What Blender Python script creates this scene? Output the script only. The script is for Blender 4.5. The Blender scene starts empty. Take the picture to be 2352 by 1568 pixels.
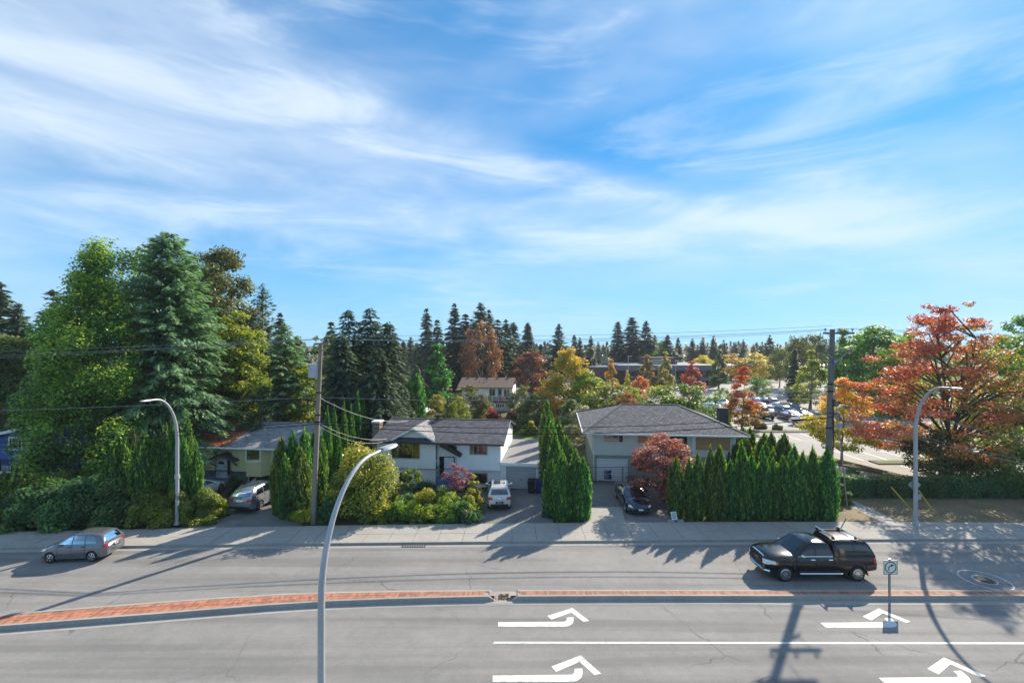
import bpy, bmesh, math, random
import numpy as np
from mathutils import Vector, Matrix
from mathutils.bvhtree import BVHTree

scene = bpy.context.scene
COL = scene.collection
random.seed(11)
rng = np.random.default_rng(11)
R = math.radians

# ------------------------------------------------------------------ camera
CAMH, FPX, CU, HV = 12.0, 1045.33, 1176.0, 790.0      # camera height; focal length, centre and horizon in 2352-px photo units
cam_d = bpy.data.cameras.new('camera'); cam = bpy.data.objects.new('camera', cam_d); COL.objects.link(cam)
cam.location = (0, 0, CAMH); cam.rotation_euler = (R(90), 0, 0)
cam_d.lens = 16; cam_d.sensor_width = 36; cam_d.shift_y = 6 / 2352; cam_d.clip_end = 5000; cam_d.clip_start = .1
scene.camera = cam

# ------------------------------------------------------------------ light: sky, clouds, sun, exposure
SUN_DIR = Vector((0.640, 0.768, 0.0)).normalized()
SUN_EL = R(31.5)
world = bpy.data.worlds.new('World'); scene.world = world; world.use_nodes = True
wn = world.node_tree; wn.nodes.clear()
def N(nt, t, **kw):
    n = nt.nodes.new(t)
    for k, v in kw.items():
        if k == 'i':
            for kk, vv in v.items(): n.inputs[kk].default_value = vv
        else: setattr(n, k, v)
    return n
def L(nt, a, b): nt.links.new(a, b)
def M2(nt, op, a, b=None, c=None, clamp=False):
    n = nt.nodes.new('ShaderNodeMath'); n.operation = op; n.use_clamp = clamp
    for i, x in enumerate((a, b, c)):
        if x is None: continue
        if isinstance(x, (int, float)): n.inputs[i].default_value = x
        else: nt.links.new(x, n.inputs[i])
    return n.outputs[0]
def SS(nt, x, lo, hi, tlo=0., thi=1.):
    n = nt.nodes.new('ShaderNodeMapRange'); n.interpolation_type = 'SMOOTHSTEP'
    nt.links.new(x, n.inputs[0])
    for i, v in enumerate((lo, hi, tlo, thi)): n.inputs[i + 1].default_value = v
    return n.outputs[0]
def MIXC(nt, fac, a, b, bt='MIX'):
    n = nt.nodes.new('ShaderNodeMix'); n.data_type = 'RGBA'; n.blend_type = bt
    for s, x in ((0, fac), (6, a), (7, b)):
        if isinstance(x, (int, float)): n.inputs[s].default_value = x
        elif isinstance(x, tuple): n.inputs[s].default_value = x if len(x) == 4 else (*x, 1)
        else: nt.links.new(x, n.inputs[s])
    return n.outputs[2]

sky = N(wn, 'ShaderNodeTexSky', sky_type='NISHITA', sun_disc=False, sun_elevation=SUN_EL,
        sun_rotation=math.atan2(SUN_DIR.x, SUN_DIR.y), air_density=1.0, dust_density=0.15, ozone_density=2.2, altitude=60)
gam = N(wn, 'ShaderNodeGamma', i={'Gamma': .55}); L(wn, sky.outputs[0], gam.inputs[0])
blue = MIXC(wn, 1.0, gam.outputs[0], (.215, .74, 1.22), 'MULTIPLY')
tc = N(wn, 'ShaderNodeTexCoord')
sep = N(wn, 'ShaderNodeSeparateXYZ'); L(wn, tc.outputs['Generated'], sep.inputs[0])
X_, Y_, Z_ = sep.outputs
def wnoise(rot, scale, loc, detail, rough, dist=0.):
    mp = N(wn, 'ShaderNodeMapping'); mp.inputs['Rotation'].default_value = rot
    mp.inputs['Scale'].default_value = scale; mp.inputs['Location'].default_value = loc
    L(wn, tc.outputs['Generated'], mp.inputs[0])
    no = N(wn, 'ShaderNodeTexNoise', i={'Scale': 1.0, 'Detail': detail, 'Roughness': rough, 'Distortion': dist})
    L(wn, mp.outputs[0], no.inputs['Vector'])
    return no.outputs[0]
warp = wnoise((0, R(10), 0), (1.6, 1.6, 4.), (3, 1, 0), 4, .55)
fine = wnoise((0, R(13), 0), (2.6, 2.0, 13.), (0, 4, 2), 9, .60, .6)
soft = wnoise((0, R(8), 0), (1.5, 1.1, 4.2), (6.3, 2, 1), 4, .5, .4)
mott = wnoise((0, R(12), 0), (5., 4., 15.), (1, 7, 3), 6, .6, .2)
# main cirrus band: a great circle falling gently from left to right
d1 = M2(wn, 'ADD', M2(wn, 'ADD', Z_, M2(wn, 'MULTIPLY', X_, .205)), M2(wn, 'MULTIPLY', Y_, -.400))
d1 = M2(wn, 'ADD', d1, M2(wn, 'MULTIPLY', M2(wn, 'SUBTRACT', warp, .5), .20))
wid = M2(wn, 'MAXIMUM', M2(wn, 'MULTIPLY_ADD', X_, -.055, .050), .035)
b1 = M2(wn, 'DIVIDE', M2(wn, 'ABSOLUTE', d1), wid)
band = SS(wn, b1, .0, 1.5, 1., 0.)
band = M2(wn, 'MULTIPLY', band, SS(wn, fine, .30, .62, .25, 1.))
d2 = M2(wn, 'ADD', M2(wn, 'ADD', Z_, M2(wn, 'MULTIPLY', X_, .01)), M2(wn, 'MULTIPLY', Y_, -.26))
d2 = M2(wn, 'ADD', d2, M2(wn, 'MULTIPLY', M2(wn, 'SUBTRACT', soft, .5), .30))
band2 = M2(wn, 'MULTIPLY', SS(wn, M2(wn, 'ABSOLUTE', d2), .0, .085, 1., 0.), SS(wn, fine, .34, .64, .25, 1.))
# thinner streaks and broad soft veils
streak = M2(wn, 'MULTIPLY', SS(wn, fine, .47, .74), SS(wn, soft, .34, .58, .5, 1.))
veil = M2(wn, 'MULTIPLY', SS(wn, soft, .31, .68), SS(wn, mott, .2, .7, .5, 1.))
c_all = M2(wn, 'SUBTRACT', 1., M2(wn, 'MULTIPLY', M2(wn, 'SUBTRACT', 1., M2(wn, 'MULTIPLY', band, .60)), M2(wn, 'MULTIPLY', M2(wn, 'SUBTRACT', 1., M2(wn, 'MULTIPLY', band2, .55)), M2(wn, 'MULTIPLY', M2(wn, 'SUBTRACT', 1., M2(wn, 'MULTIPLY', streak, .70)), M2(wn, 'SUBTRACT', 1., M2(wn, 'MULTIPLY', veil, .58))))))
c_all = M2(wn, 'MULTIPLY', c_all, SS(wn, Z_, .0, .08, .6, 1.))
CLOUD = (3.1, 3.55, 4.1)
skyc = MIXC(wn, c_all, blue, CLOUD)
# pale air near the horizon
skyc = MIXC(wn, SS(wn, Z_, .0, .36, .52, 0.), skyc, (1.55, 2.85, 4.1))
bg = N(wn, 'ShaderNodeBackground', i={'Strength': .125}); L(wn, skyc, bg.inputs[0])
wo = N(wn, 'ShaderNodeOutputWorld'); L(wn, bg.outputs[0], wo.inputs[0])

sun_d = bpy.data.lights.new('sun', 'SUN'); sun_d.energy = 4.0; sun_d.angle = R(.53); sun_d.color = (1., .885, .73)
sun = bpy.data.objects.new('sun', sun_d); COL.objects.link(sun)
sv = Vector((SUN_DIR.x * math.cos(SUN_EL), SUN_DIR.y * math.cos(SUN_EL), math.sin(SUN_EL)))
sun.rotation_euler = sv.to_track_quat('Z', 'Y').to_euler(); sun.location = (60, 70, 60)

vs = scene.view_settings
vs.view_transform = 'Standard'; vs.look = 'None'; vs.gamma = 1.0; vs.exposure = 1.15; vs.use_curve_mapping = False
cy = scene.cycles
cy.use_denoising = True; cy.use_adaptive_sampling = True; cy.adaptive_threshold = .02
cy.max_bounces = 7; cy.diffuse_bounces = 3; cy.glossy_bounces = 3; cy.transmission_bounces = 4; cy.transparent_max_bounces = 8
cy.sample_clamp_indirect = 4; cy.caustics_reflective = False; cy.caustics_refractive = False

# ------------------------------------------------------------------ photo pixel (2352 wide) -> world
def P(u, v, h=0.0):
    y = (CAMH - h) * FPX / (v - HV)
    return Vector(((u - CU) * y / FPX, y, h))
def AT(u, v, y):
    return Vector(((u - CU) * y / FPX, y, CAMH - (v - HV) * y / FPX))

# ------------------------------------------------------------------ materials
def newmat(name):
    m = bpy.data.materials.new(name); m.use_nodes = True
    nt = m.node_tree; nt.nodes.clear()
    out = nt.nodes.new('ShaderNodeOutputMaterial')
    return m, nt, out
MATS = {}
def pm(name, col, rough=.7, metal=0., var=.18, scale=3., bump=0., bscale=30., spec=.35, coat=0., objcol=False, tint=0., stretch=(1, 1, 1), patch=0.):
    """plain surface: base colour broken by two noises, optional relief"""
    if name in MATS: return MATS[name]
    m, nt, out = newmat(name)
    p = nt.nodes.new('ShaderNodeBsdfPrincipled'); L(nt, p.outputs[0], out.inputs[0])
    p.inputs['Roughness'].default_value = rough; p.inputs['Metallic'].default_value = metal
    p.inputs['Specular IOR Level'].default_value = spec; p.inputs['Coat Weight'].default_value = coat; p.inputs['Coat Roughness'].default_value = .04
    t = nt.nodes.new('ShaderNodeTexCoord')
    mp = nt.nodes.new('ShaderNodeMapping'); mp.inputs['Scale'].default_value = stretch; L(nt, t.outputs['Object'], mp.inputs[0])
    n1 = N(nt, 'ShaderNodeTexNoise', i={'Scale': scale, 'Detail': 6., 'Roughness': .6}); L(nt, mp.outputs[0], n1.inputs['Vector'])
    n2 = N(nt, 'ShaderNodeTexNoise', i={'Scale': scale * 9, 'Detail': 3., 'Roughness': .6}); L(nt, mp.outputs[0], n2.inputs['Vector'])
    f = M2(nt, 'ADD', M2(nt, 'MULTIPLY', M2(nt, 'SUBTRACT', n1.outputs[0], .5), 2.2 * var), M2(nt, 'MULTIPLY', M2(nt, 'SUBTRACT', n2.outputs[0], .5), 1.4 * var))
    if tint:
        a = N(nt, 'ShaderNodeAttribute', attribute_name='tint')
        f = M2(nt, 'ADD', f, M2(nt, 'MULTIPLY', M2(nt, 'SUBTRACT', a.outputs['Fac'], .5), tint))
    f = M2(nt, 'ADD', f, 1.0)
    if objcol:
        oi = nt.nodes.new('ShaderNodeObjectInfo'); base = oi.outputs['Color']
    else:
        rgb = nt.nodes.new('ShaderNodeRGB'); rgb.outputs[0].default_value = (*col, 1); base = rgb.outputs[0]
    vm = N(nt, 'ShaderNodeVectorMath', operation='SCALE'); L(nt, base, vm.inputs[0]); L(nt, f, vm.inputs['Scale'])
    L(nt, vm.outputs[0], p.inputs['Base Color'])
    if bump:
        n3 = N(nt, 'ShaderNodeTexNoise', i={'Scale': bscale, 'Detail': 4.}); L(nt, mp.outputs[0], n3.inputs['Vector'])
        b = N(nt, 'ShaderNodeBump', i={'Strength': bump, 'Distance': .02}); L(nt, n3.outputs[0], b.inputs['Height']); L(nt, b.outputs[0], p.inputs['Normal'])
    MATS[name] = m
    return m

def leafmat(name, cols, trans=.38, rough=.5, vary=.06, tt=(1.75, 1.6, .75)):
    """foliage: colour by the leaf's own tint, light passing through"""
    if name in MATS: return MATS[name]
    m, nt, out = newmat(name)
    a = N(nt, 'ShaderNodeAttribute', attribute_name='tint')
    cr = nt.nodes.new('ShaderNodeValToRGB'); L(nt, a.outputs['Fac'], cr.inputs[0])
    el = cr.color_ramp.elements
    while len(el) < len(cols): el.new(.5)
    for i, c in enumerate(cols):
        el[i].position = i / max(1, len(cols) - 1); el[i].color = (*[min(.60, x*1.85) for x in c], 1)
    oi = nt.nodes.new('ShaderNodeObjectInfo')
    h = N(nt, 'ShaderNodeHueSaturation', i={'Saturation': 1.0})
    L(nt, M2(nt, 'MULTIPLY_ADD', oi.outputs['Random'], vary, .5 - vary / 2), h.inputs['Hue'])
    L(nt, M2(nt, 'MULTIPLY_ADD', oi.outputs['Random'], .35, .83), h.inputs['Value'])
    L(nt, cr.outputs[0], h.inputs['Color'])
    p = nt.nodes.new('ShaderNodeBsdfPrincipled'); p.inputs['Roughness'].default_value = rough; p.inputs['Specular IOR Level'].default_value = .3
    L(nt, h.outputs[0], p.inputs['Base Color'])
    tr = nt.nodes.new('ShaderNodeBsdfTranslucent')
    tcol = MIXC(nt, 1.0, h.outputs[0], tt, 'MULTIPLY'); L(nt, tcol, tr.inputs[0])
    mx = nt.nodes.new('ShaderNodeMixShader'); mx.inputs[0].default_value = trans
    L(nt, p.outputs[0], mx.inputs[1]); L(nt, tr.outputs[0], mx.inputs[2]); L(nt, mx.outputs[0], out.inputs[0])
    MATS[name] = m
    return m

def glassmat(name, tintc=(.02, .03, .035), alpha=.35, rough=.02, add=.06, ior=1.6):
    if name in MATS: return MATS[name]
    m, nt, out = newmat(name)
    g = N(nt, 'ShaderNodeBsdfGlossy', i={'Roughness': rough, 'Color': (.9, .95, 1, 1)})
    d = N(nt, 'ShaderNodeBsdfPrincipled', i={'Base Color': (*tintc, 1), 'Roughness': .1})
    t = N(nt, 'ShaderNodeBsdfTransparent', i={'Color': (.72, .82, .8, 1)})
    m1 = N(nt, 'ShaderNodeMixShader', i={0: alpha}); L(nt, d.outputs[0], m1.inputs[1]); L(nt, t.outputs[0], m1.inputs[2])
    fr = N(nt, 'ShaderNodeFresnel', i={'IOR': ior})
    m2 = nt.nodes.new('ShaderNodeMixShader'); L(nt, M2(nt, 'ADD', fr.outputs[0], add, clamp=True), m2.inputs[0]); L(nt, m1.outputs[0], m2.inputs[1]); L(nt, g.outputs[0], m2.inputs[2])
    L(nt, m2.outputs[0], out.inputs[0])
    MATS[name] = m
    return m

def groundmat(name, cols, scales=(.25, 2.5, 45.), cracks=0., bump=.25, rough=.9, wear=0.):
    """asphalt, concrete, soil: three sizes of mottling, grain relief, optional hairline cracks"""
    if name in MATS: return MATS[name]
    m, nt, out = newmat(name)
    p = nt.nodes.new('ShaderNodeBsdfPrincipled'); p.inputs['Roughness'].default_value = rough; p.inputs['Specular IOR Level'].default_value = .25
    L(nt, p.outputs[0], out.inputs[0])
    g = nt.nodes.new('ShaderNodeNewGeometry'); pos = g.outputs['Position']
    ns = []
    for s, d in zip(scales, (4., 5., 3.)):
        n = N(nt, 'ShaderNodeTexNoise', i={'Scale': s, 'Detail': d, 'Roughness': .6}); L(nt, pos, n.inputs['Vector']); ns.append(n.outputs[0])
    sp_ = N(nt, 'ShaderNodeTexNoise', i={'Scale': scales[2]*.22, 'Detail': 2., 'Roughness': .7}); L(nt, pos, sp_.inputs['Vector'])
    f = M2(nt, 'ADD', M2(nt, 'MULTIPLY', ns[0], .40), M2(nt, 'ADD', M2(nt, 'MULTIPLY', ns[1], .26), M2(nt, 'ADD', M2(nt, 'MULTIPLY', ns[2], .26), M2(nt, 'MULTIPLY', sp_.outputs[0], .30))))
    f = M2(nt, 'SUBTRACT', f, .06)
    cr = nt.nodes.new('ShaderNodeValToRGB'); L(nt, f, cr.inputs[0])
    el = cr.color_ramp.elements
    while len(el) < len(cols): el.new(.5)
    for i, c in enumerate(cols):
        el[i].position = .33 + .42 * i / max(1, len(cols) - 1); el[i].color = (*c, 1)
    col = cr.outputs[0]
    if wear:
        mp = N(nt, 'ShaderNodeMapping'); mp.inputs['Scale'].default_value = (.045, 1.25, 1); L(nt, pos, mp.inputs[0])
        n = N(nt, 'ShaderNodeTexNoise', i={'Scale': 1., 'Detail': 3.}); L(nt, mp.outputs[0], n.inputs['Vector'])
        col = MIXC(nt, SS(nt, n.outputs[0], .42, .68, 0., wear), col, tuple(c * .62 for c in cols[0]))
    if cracks:
        n = N(nt, 'ShaderNodeTexNoise', i={'Scale': 1.2, 'Detail': 5.}); L(nt, pos, n.inputs['Vector'])
        add = N(nt, 'ShaderNodeVectorMath', operation='MULTIPLY_ADD'); L(nt, n.outputs[1], add.inputs[0]); add.inputs[1].default_value = (.9, .9, 0); L(nt, pos, add.inputs[2])
        vo = N(nt, 'ShaderNodeTexVoronoi', feature='DISTANCE_TO_EDGE', i={'Scale': .16}); L(nt, add.outputs[0], vo.inputs['Vector'])
        line = SS(nt, vo.outputs['Distance'], .0015, .0045, 1., 0.)
        n2 = N(nt, 'ShaderNodeTexNoise', i={'Scale': .3}); L(nt, pos, n2.inputs['Vector'])
        col = MIXC(nt, M2(nt, 'MULTIPLY', line, SS(nt, n2.outputs[0], .45, .6, 0., cracks)), col, (.03, .03, .03))
    L(nt, col, p.inputs['Base Color'])
    b = N(nt, 'ShaderNodeBump', i={'Strength': bump, 'Distance': .02}); L(nt, ns[2], b.inputs['Height']); L(nt, b.outputs[0], p.inputs['Normal'])
    MATS[name] = m
    return m

def paintmat(name, col, wear):
    m, nt, out = newmat(name)
    p = N(nt, 'ShaderNodeBsdfPrincipled', i={'Roughness': .65}); L(nt, p.outputs[0], out.inputs[0])
    g = nt.nodes.new('ShaderNodeNewGeometry')
    n1 = N(nt, 'ShaderNodeTexNoise', i={'Scale': 3.5, 'Detail': 8., 'Roughness': .72}); L(nt, g.outputs['Position'], n1.inputs['Vector'])
    n2 = N(nt, 'ShaderNodeTexNoise', i={'Scale': 45., 'Detail': 3.}); L(nt, g.outputs['Position'], n2.inputs['Vector'])
    f = M2(nt, 'ADD', M2(nt, 'MULTIPLY', n1.outputs[0], .65), M2(nt, 'MULTIPLY', n2.outputs[0], .35))
    L(nt, MIXC(nt, SS(nt, f, wear, wear+.12, 0., .85), col, (.26,.26,.25)), p.inputs['Base Color'])
    MATS[name] = m
# ------------------------------------------------------------------ mesh helpers
class MB:
    """collects boxes, tubes, prisms and sheets; build() links them as one mesh object"""
    def __init__(s): s.v = []; s.f = []
    def add(s, vs, fs):
        o = len(s.v); s.v += [tuple(v) for v in vs]; s.f += [tuple(o + i for i in f) for f in fs]; return s
    def box(s, x0, x1, y0, y1, z0, z1, mtx=None):
        vs = [(x0,y0,z0),(x1,y0,z0),(x1,y1,z0),(x0,y1,z0),(x0,y0,z1),(x1,y0,z1),(x1,y1,z1),(x0,y1,z1)]
        if mtx is not None: vs = [mtx @ Vector(v) for v in vs]
        return s.add(vs, [(0,3,2,1),(4,5,6,7),(0,1,5,4),(1,2,6,5),(2,3,7,6),(3,0,4,7)])
    def hexa(s, b, t):      # bottom four and top four corners, same order
        return s.add(list(b) + list(t), [(0,3,2,1),(4,5,6,7),(0,1,5,4),(1,2,6,5),(2,3,7,6),(3,0,4,7)])
    def tube(s, pts, rad, n=8, cap=True):
        pts = [Vector(p) for p in pts]; k = len(pts)
        if not hasattr(rad, '__len__'): rad = [rad] * k
        vs = []; up = None
        for i in range(k):
            t = (pts[min(i+1,k-1)] - pts[max(i-1,0)]).normalized()
            if up is None: up = Vector((0,0,1)) if abs(t.z) < .9 else Vector((1,0,0))
            a = t.cross(up); 
            if a.length < 1e-6: a = t.orthogonal()
            a.normalize(); b = a.cross(t).normalized(); up = b
            for j in range(n):
                an = 2*math.pi*j/n; vs.append(pts[i] + (a*math.cos(an) + b*math.sin(an))*rad[i])
        fs = [(i*n+j, i*n+(j+1)%n, (i+1)*n+(j+1)%n, (i+1)*n+j) for i in range(k-1) for j in range(n)]
        if cap: fs += [tuple(range(n))[::-1], tuple((k-1)*n + j for j in range(n))]
        return s.add(vs, fs)
    def bar(s, a, b, w, h=None, up=(0,0,1)):
        a = Vector(a); b = Vector(b); h = h or w; t = (b-a).normalized(); u = Vector(up)
        if abs(t.dot(u)) > .95: u = Vector((1,0,0))
        x = t.cross(u).normalized()*w/2; y = x.cross(t).normalized()*h/2
        return s.hexa([a-x-y,a+x-y,a+x+y,a-x+y],[b-x-y,b+x-y,b+x+y,b-x+y])
    def lathe(s, prof, n=16, mtx=None):     # prof: (r,z) list, axis z
        vs = []
        for r, z in prof:
            for j in range(n):
                an = 2*math.pi*j/n; v = Vector((r*math.cos(an), r*math.sin(an), z)); vs.append(mtx @ v if mtx is not None else v)
        k = len(prof)
        fs = [(i*n+j, i*n+(j+1)%n, (i+1)*n+(j+1)%n, (i+1)*n+j) for i in range(k-1) for j in range(n)]
        fs += [tuple(range(n))[::-1], tuple((k-1)*n+j for j in range(n))]
        return s.add(vs, fs)
    def prism(s, poly, z0, z1):             # poly in xy
        n = len(poly)
        vs = [(x,y,z0) for x,y in poly] + [(x,y,z1) for x,y in poly]
        return s.add(vs, [tuple(range(n))[::-1], tuple(range(n,2*n))] + [(i,(i+1)%n,n+(i+1)%n,n+i) for i in range(n)])
    def prism_y(s, poly, y0, y1):           # poly in xz
        n = len(poly)
        vs = [(x,y0,z) for x,z in poly] + [(x,y1,z) for x,z in poly]
        return s.add(vs, [tuple(range(n)), tuple(range(n,2*n))[::-1]] + [(i,n+i,n+(i+1)%n,(i+1)%n) for i in range(n)])
    def mesh(s, name, smooth=False, fix=True):
        me = bpy.data.meshes.new(name); me.from_pydata(s.v, [], s.f); me.update()
        if fix:
            bm = bmesh.new(); bm.from_mesh(me); bmesh.ops.recalc_face_normals(bm, faces=bm.faces); bm.to_mesh(me); bm.free()
        if smooth:
            me.polygons.foreach_set('use_smooth', [True]*len(me.polygons)); me.set_sharp_from_angle(angle=R(38))
        return me
    def build(s, name, mat, parent=None, smooth=False, loc=None, fix=True):
        return link(name, s.mesh(name, smooth, fix), mat, parent, loc)

def link(name, me, mat, parent=None, loc=None):
    if mat is not None and not me.materials: me.materials.append(MATS[mat] if isinstance(mat, str) else mat)
    o = bpy.data.objects.new(name, me); COL.objects.link(o)
    if parent is not None: o.parent = parent
    if loc is not None: o.location = loc
    return o
def npmesh(name, V, Fq, tint=None, smooth=False):
    V = np.asarray(V, np.float32); Fq = np.asarray(Fq, np.int32); k = Fq.shape[1]
    me = bpy.data.meshes.new(name)
    me.vertices.add(len(V)); me.vertices.foreach_set('co', V.ravel())
    me.loops.add(Fq.size); me.loops.foreach_set('vertex_index', Fq.ravel())
    me.polygons.add(len(Fq)); me.polygons.foreach_set('loop_start', np.arange(0, Fq.size, k, dtype=np.int32))
    if smooth: me.polygons.foreach_set('use_smooth', np.ones(len(Fq), bool))
    me.update(calc_edges=True)
    if tint is not None:
        at = me.attributes.new('tint', 'FLOAT', 'FACE'); at.data.foreach_set('value', np.asarray(tint, np.float32))
    return me
def tag(o, label=None, cat=None, group=None, kind=None):
    if label: o['label'] = label
    if cat: o['category'] = cat
    if group: o['group'] = group
    if kind: o['kind'] = kind
    return o
def empty(name, loc=(0,0,0), rz=0., label=None, cat=None, group=None, kind=None):
    o = bpy.data.objects.new(name, None); COL.objects.link(o); o.location = loc; o.rotation_euler = (0,0,rz); o.empty_display_size = .3
    return tag(o, label, cat, group, kind)
def copy_tree(o, parent=None):
    c = o.copy(); COL.objects.link(c); c.parent = parent
    for ch in list(o.children): copy_tree(ch, c)
    return c
ORD = ['first','second','third','fourth','fifth','sixth','seventh','eighth','ninth','tenth','eleventh','twelfth','thirteenth','fourteenth','fifteenth','sixteenth','seventeenth','eighteenth','nineteenth','twentieth']
def text_mesh(body, size, align='LEFT', ext=.002):
    cu = bpy.data.curves.new('lettering', 'FONT'); cu.body = body; cu.size = size; cu.align_x = align; cu.extrude = ext; cu.resolution_u = 2
    o = bpy.data.objects.new('lettering', cu); COL.objects.link(o)
    bpy.context.view_layer.update()
    me = bpy.data.meshes.new_from_object(o.evaluated_get(bpy.context.evaluated_depsgraph_get()))
    bpy.data.objects.remove(o); me.name = 'lettering'
    return me
# ================================================================== THE SETTING
groundmat('asphalt', [(.165,.163,.158), (.235,.230,.220), (.31,.30,.285)], (.22, 2.2, 55.), cracks=.45, wear=.42)
groundmat('asphalt_dark', [(.12,.12,.118), (.17,.167,.162), (.23,.225,.215)], (.4, 3., 50.), cracks=.7)
groundmat('lot_asphalt', [(.27,.262,.25), (.34,.33,.315), (.41,.395,.375)], (.1, 1.2, 40.), cracks=.6, wear=.15)
groundmat('concrete', [(.26,.25,.23), (.34,.325,.295), (.42,.40,.36)], (.5, 4., 70.), cracks=.0)
groundmat('kerb_concrete', [(.24,.23,.21), (.33,.315,.285), (.42,.40,.365)], (.8, 5., 60.))
groundmat('soil', [(.045,.05,.02), (.09,.085,.04), (.16,.13,.075)], (.3, 2.5, 30.), bump=.6)
groundmat('dry_grass', [(.10,.085,.05), (.19,.155,.09), (.29,.23,.13)], (.6, 5., 60.), bump=.8)
groundmat('green_grass', [(.06,.10,.02), (.11,.16,.035), (.19,.22,.06)], (.6, 5., 60.), bump=.8)
paintmat('paint_white', (.64,.64,.62), .50)
paintmat('paint_worn', (.62,.62,.60), .46)
pm('brick', (.40,.175,.11), .85, var=.25, scale=5, bump=.3, bscale=60, tint=.55)
pm('leaf_litter', (.22,.13,.06), .9, var=.5, scale=9)
pm('iron', (.05,.05,.05), .55, metal=.4, var=.3)

# one ground sheet to the horizon
g = MB(); g.add([(-1500,-300,-.03),(1500,-300,-.03),(1500,2600,-.03),(-1500,2600,-.03)], [(0,1,2,3)])
tag(g.build('ground', 'soil', fix=False), 'green brown ground of the gardens and land behind the houses', 'ground', kind='structure')

kp = [P(u, v) for u, v in ((0,1262),(300,1257),(735,1252),(1176,1248),(1700,1243),(2352,1242))]
sp = [P(u, v, .12) for u, v in ((0,1222),(300,1214),(735,1206),(1100,1202),(1700,1199),(2352,1199))]
def curve(pts):
    xs = [p.x for p in pts]; ys = [p.y for p in pts]
    c = np.polyfit(xs, ys, 2)
    def f(x):
        x = max(-62., min(62., x)); return float(np.polyval(c, x))
    return f
kerbY = curve(kp); walkY = curve(sp)
XS = [x*1.5 for x in range(-44, 45)]
# road sheet
rd = MB()
n = len(XS)
rd.add([(x, -3, 0) for x in XS] + [(x, kerbY(x), 0) for x in XS], [(i, i+1, n+i+1, n+i) for i in range(n-1)])
tag(rd.build('road', 'asphalt', fix=False), 'grey asphalt road with worn tracks running across the foreground', 'road', kind='structure')

# pavement: bed and slabs, kerb stones
pav = empty('pavement', label='concrete pavement of slabs between the road and the gardens', cat='pavement', kind='structure')
bed = MB()
bed.add([(x, kerbY(x)+.16, .10) for x in XS] + [(x, walkY(x)+.1, .10) for x in XS], [(i, i+1, n+i+1, n+i) for i in range(n-1)])
bed.build('bed', 'soil', pav, fix=False)
for i in range(n-1):
    x0, x1 = XS[i], XS[i+1]
    gap = .012
    for r in range(2):
        a, b = (.0, .42) if r == 0 else (.42, 1.)
        def yy(x, t): return (kerbY(x)+.17)*(1-t) + walkY(x)*t
        dz = random.uniform(-.006, .006) + .122
        m = MB(); q = [(x0+gap, yy(x0,a)+gap), (x1-gap, yy(x1,a)+gap), (x1-gap, yy(x1,b)-gap), (x0+gap, yy(x0,b)-gap)]
        m.prism(q, .03, dz)
        if abs(x0) < 36: m.build('paving_slab', 'concrete', pav)
kerb = empty('kerb', label='low concrete kerb along the far side of the road', cat='kerb', kind='structure')
KX = [x*3. for x in range(-22, 22)]
for i in range(len(KX)-1):
    m = MB(); x0, x1 = KX[i]+.008, KX[i+1]-.008
    drop = .0
    m.prism([(x0, kerbY(x0)), (x1, kerbY(x1)), (x1, kerbY(x1)+.16), (x0, kerbY(x0)+.16)], -.02, .13)
    m.build('kerb_stone', 'kerb_concrete', kerb)
gut = MB(); gut.add([(x, kerbY(x)-.38, .004) for x in XS] + [(x, kerbY(x)-.005, .004) for x in XS], [(i, i+1, n+i+1, n+i) for i in range(n-1)])
gut.build('gutter', 'kerb_concrete', kerb, fix=False)
# storm grate
gr = empty('storm_drain', P(950,1254)+Vector((0,0,.006)), 0, 'dark iron storm drain grate at the kerb below the shrubs', 'drain')
m = MB(); m.box(-.7,.7,-.16,.16,-.01,.004); m.build('frame', 'iron', gr)
for k in range(9):
    m = MB(); m.box(-.6+k*.145,-.55+k*.145,-.13,.13,.004,.02); m.build('bar', 'kerb_concrete', gr)

# ---- median island with brick top
med = empty('median', label='raised median island with red brick paving between concrete kerbs', cat='median', kind='structure')
nb = [P(u, v) for u, v in ((0,1448.6),(300,1425),(600,1400.5),(736,1390.5),(1000,1382),(1138,1379.5),(1500,1378),(2352,1378.5))]
fb = [P(u, v, .2) for u, v in ((0,1408.6),(371,1379),(665,1359.5),(900,1354.5),(1138,1352.5),(1500,1352.5),(2352,1353))]
def pl(pts):
    xs = [p.x for p in pts]; ys = [p.y for p in pts]
    s0 = (ys[1]-ys[0])/(xs[1]-xs[0]); s1 = 0
    xs = [xs[0]-40] + xs + [xs[-1]+40]; ys = [ys[0]-40*s0] + ys + [ys[-1]]
    xx = np.arange(-60, 60.1, .5); yv = np.interp(xx, xs, ys)
    k = np.ones(9)/9; yv2 = np.convolve(np.pad(yv, 4, mode='edge'), k, 'valid')
    return lambda x: float(np.interp(x, xx, yv2))
nY, fY = pl(nb), pl(fb)
MH = .2
gapL, gapR = P(1140,1379).x, P(1172,1379).x
bricks = []
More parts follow.
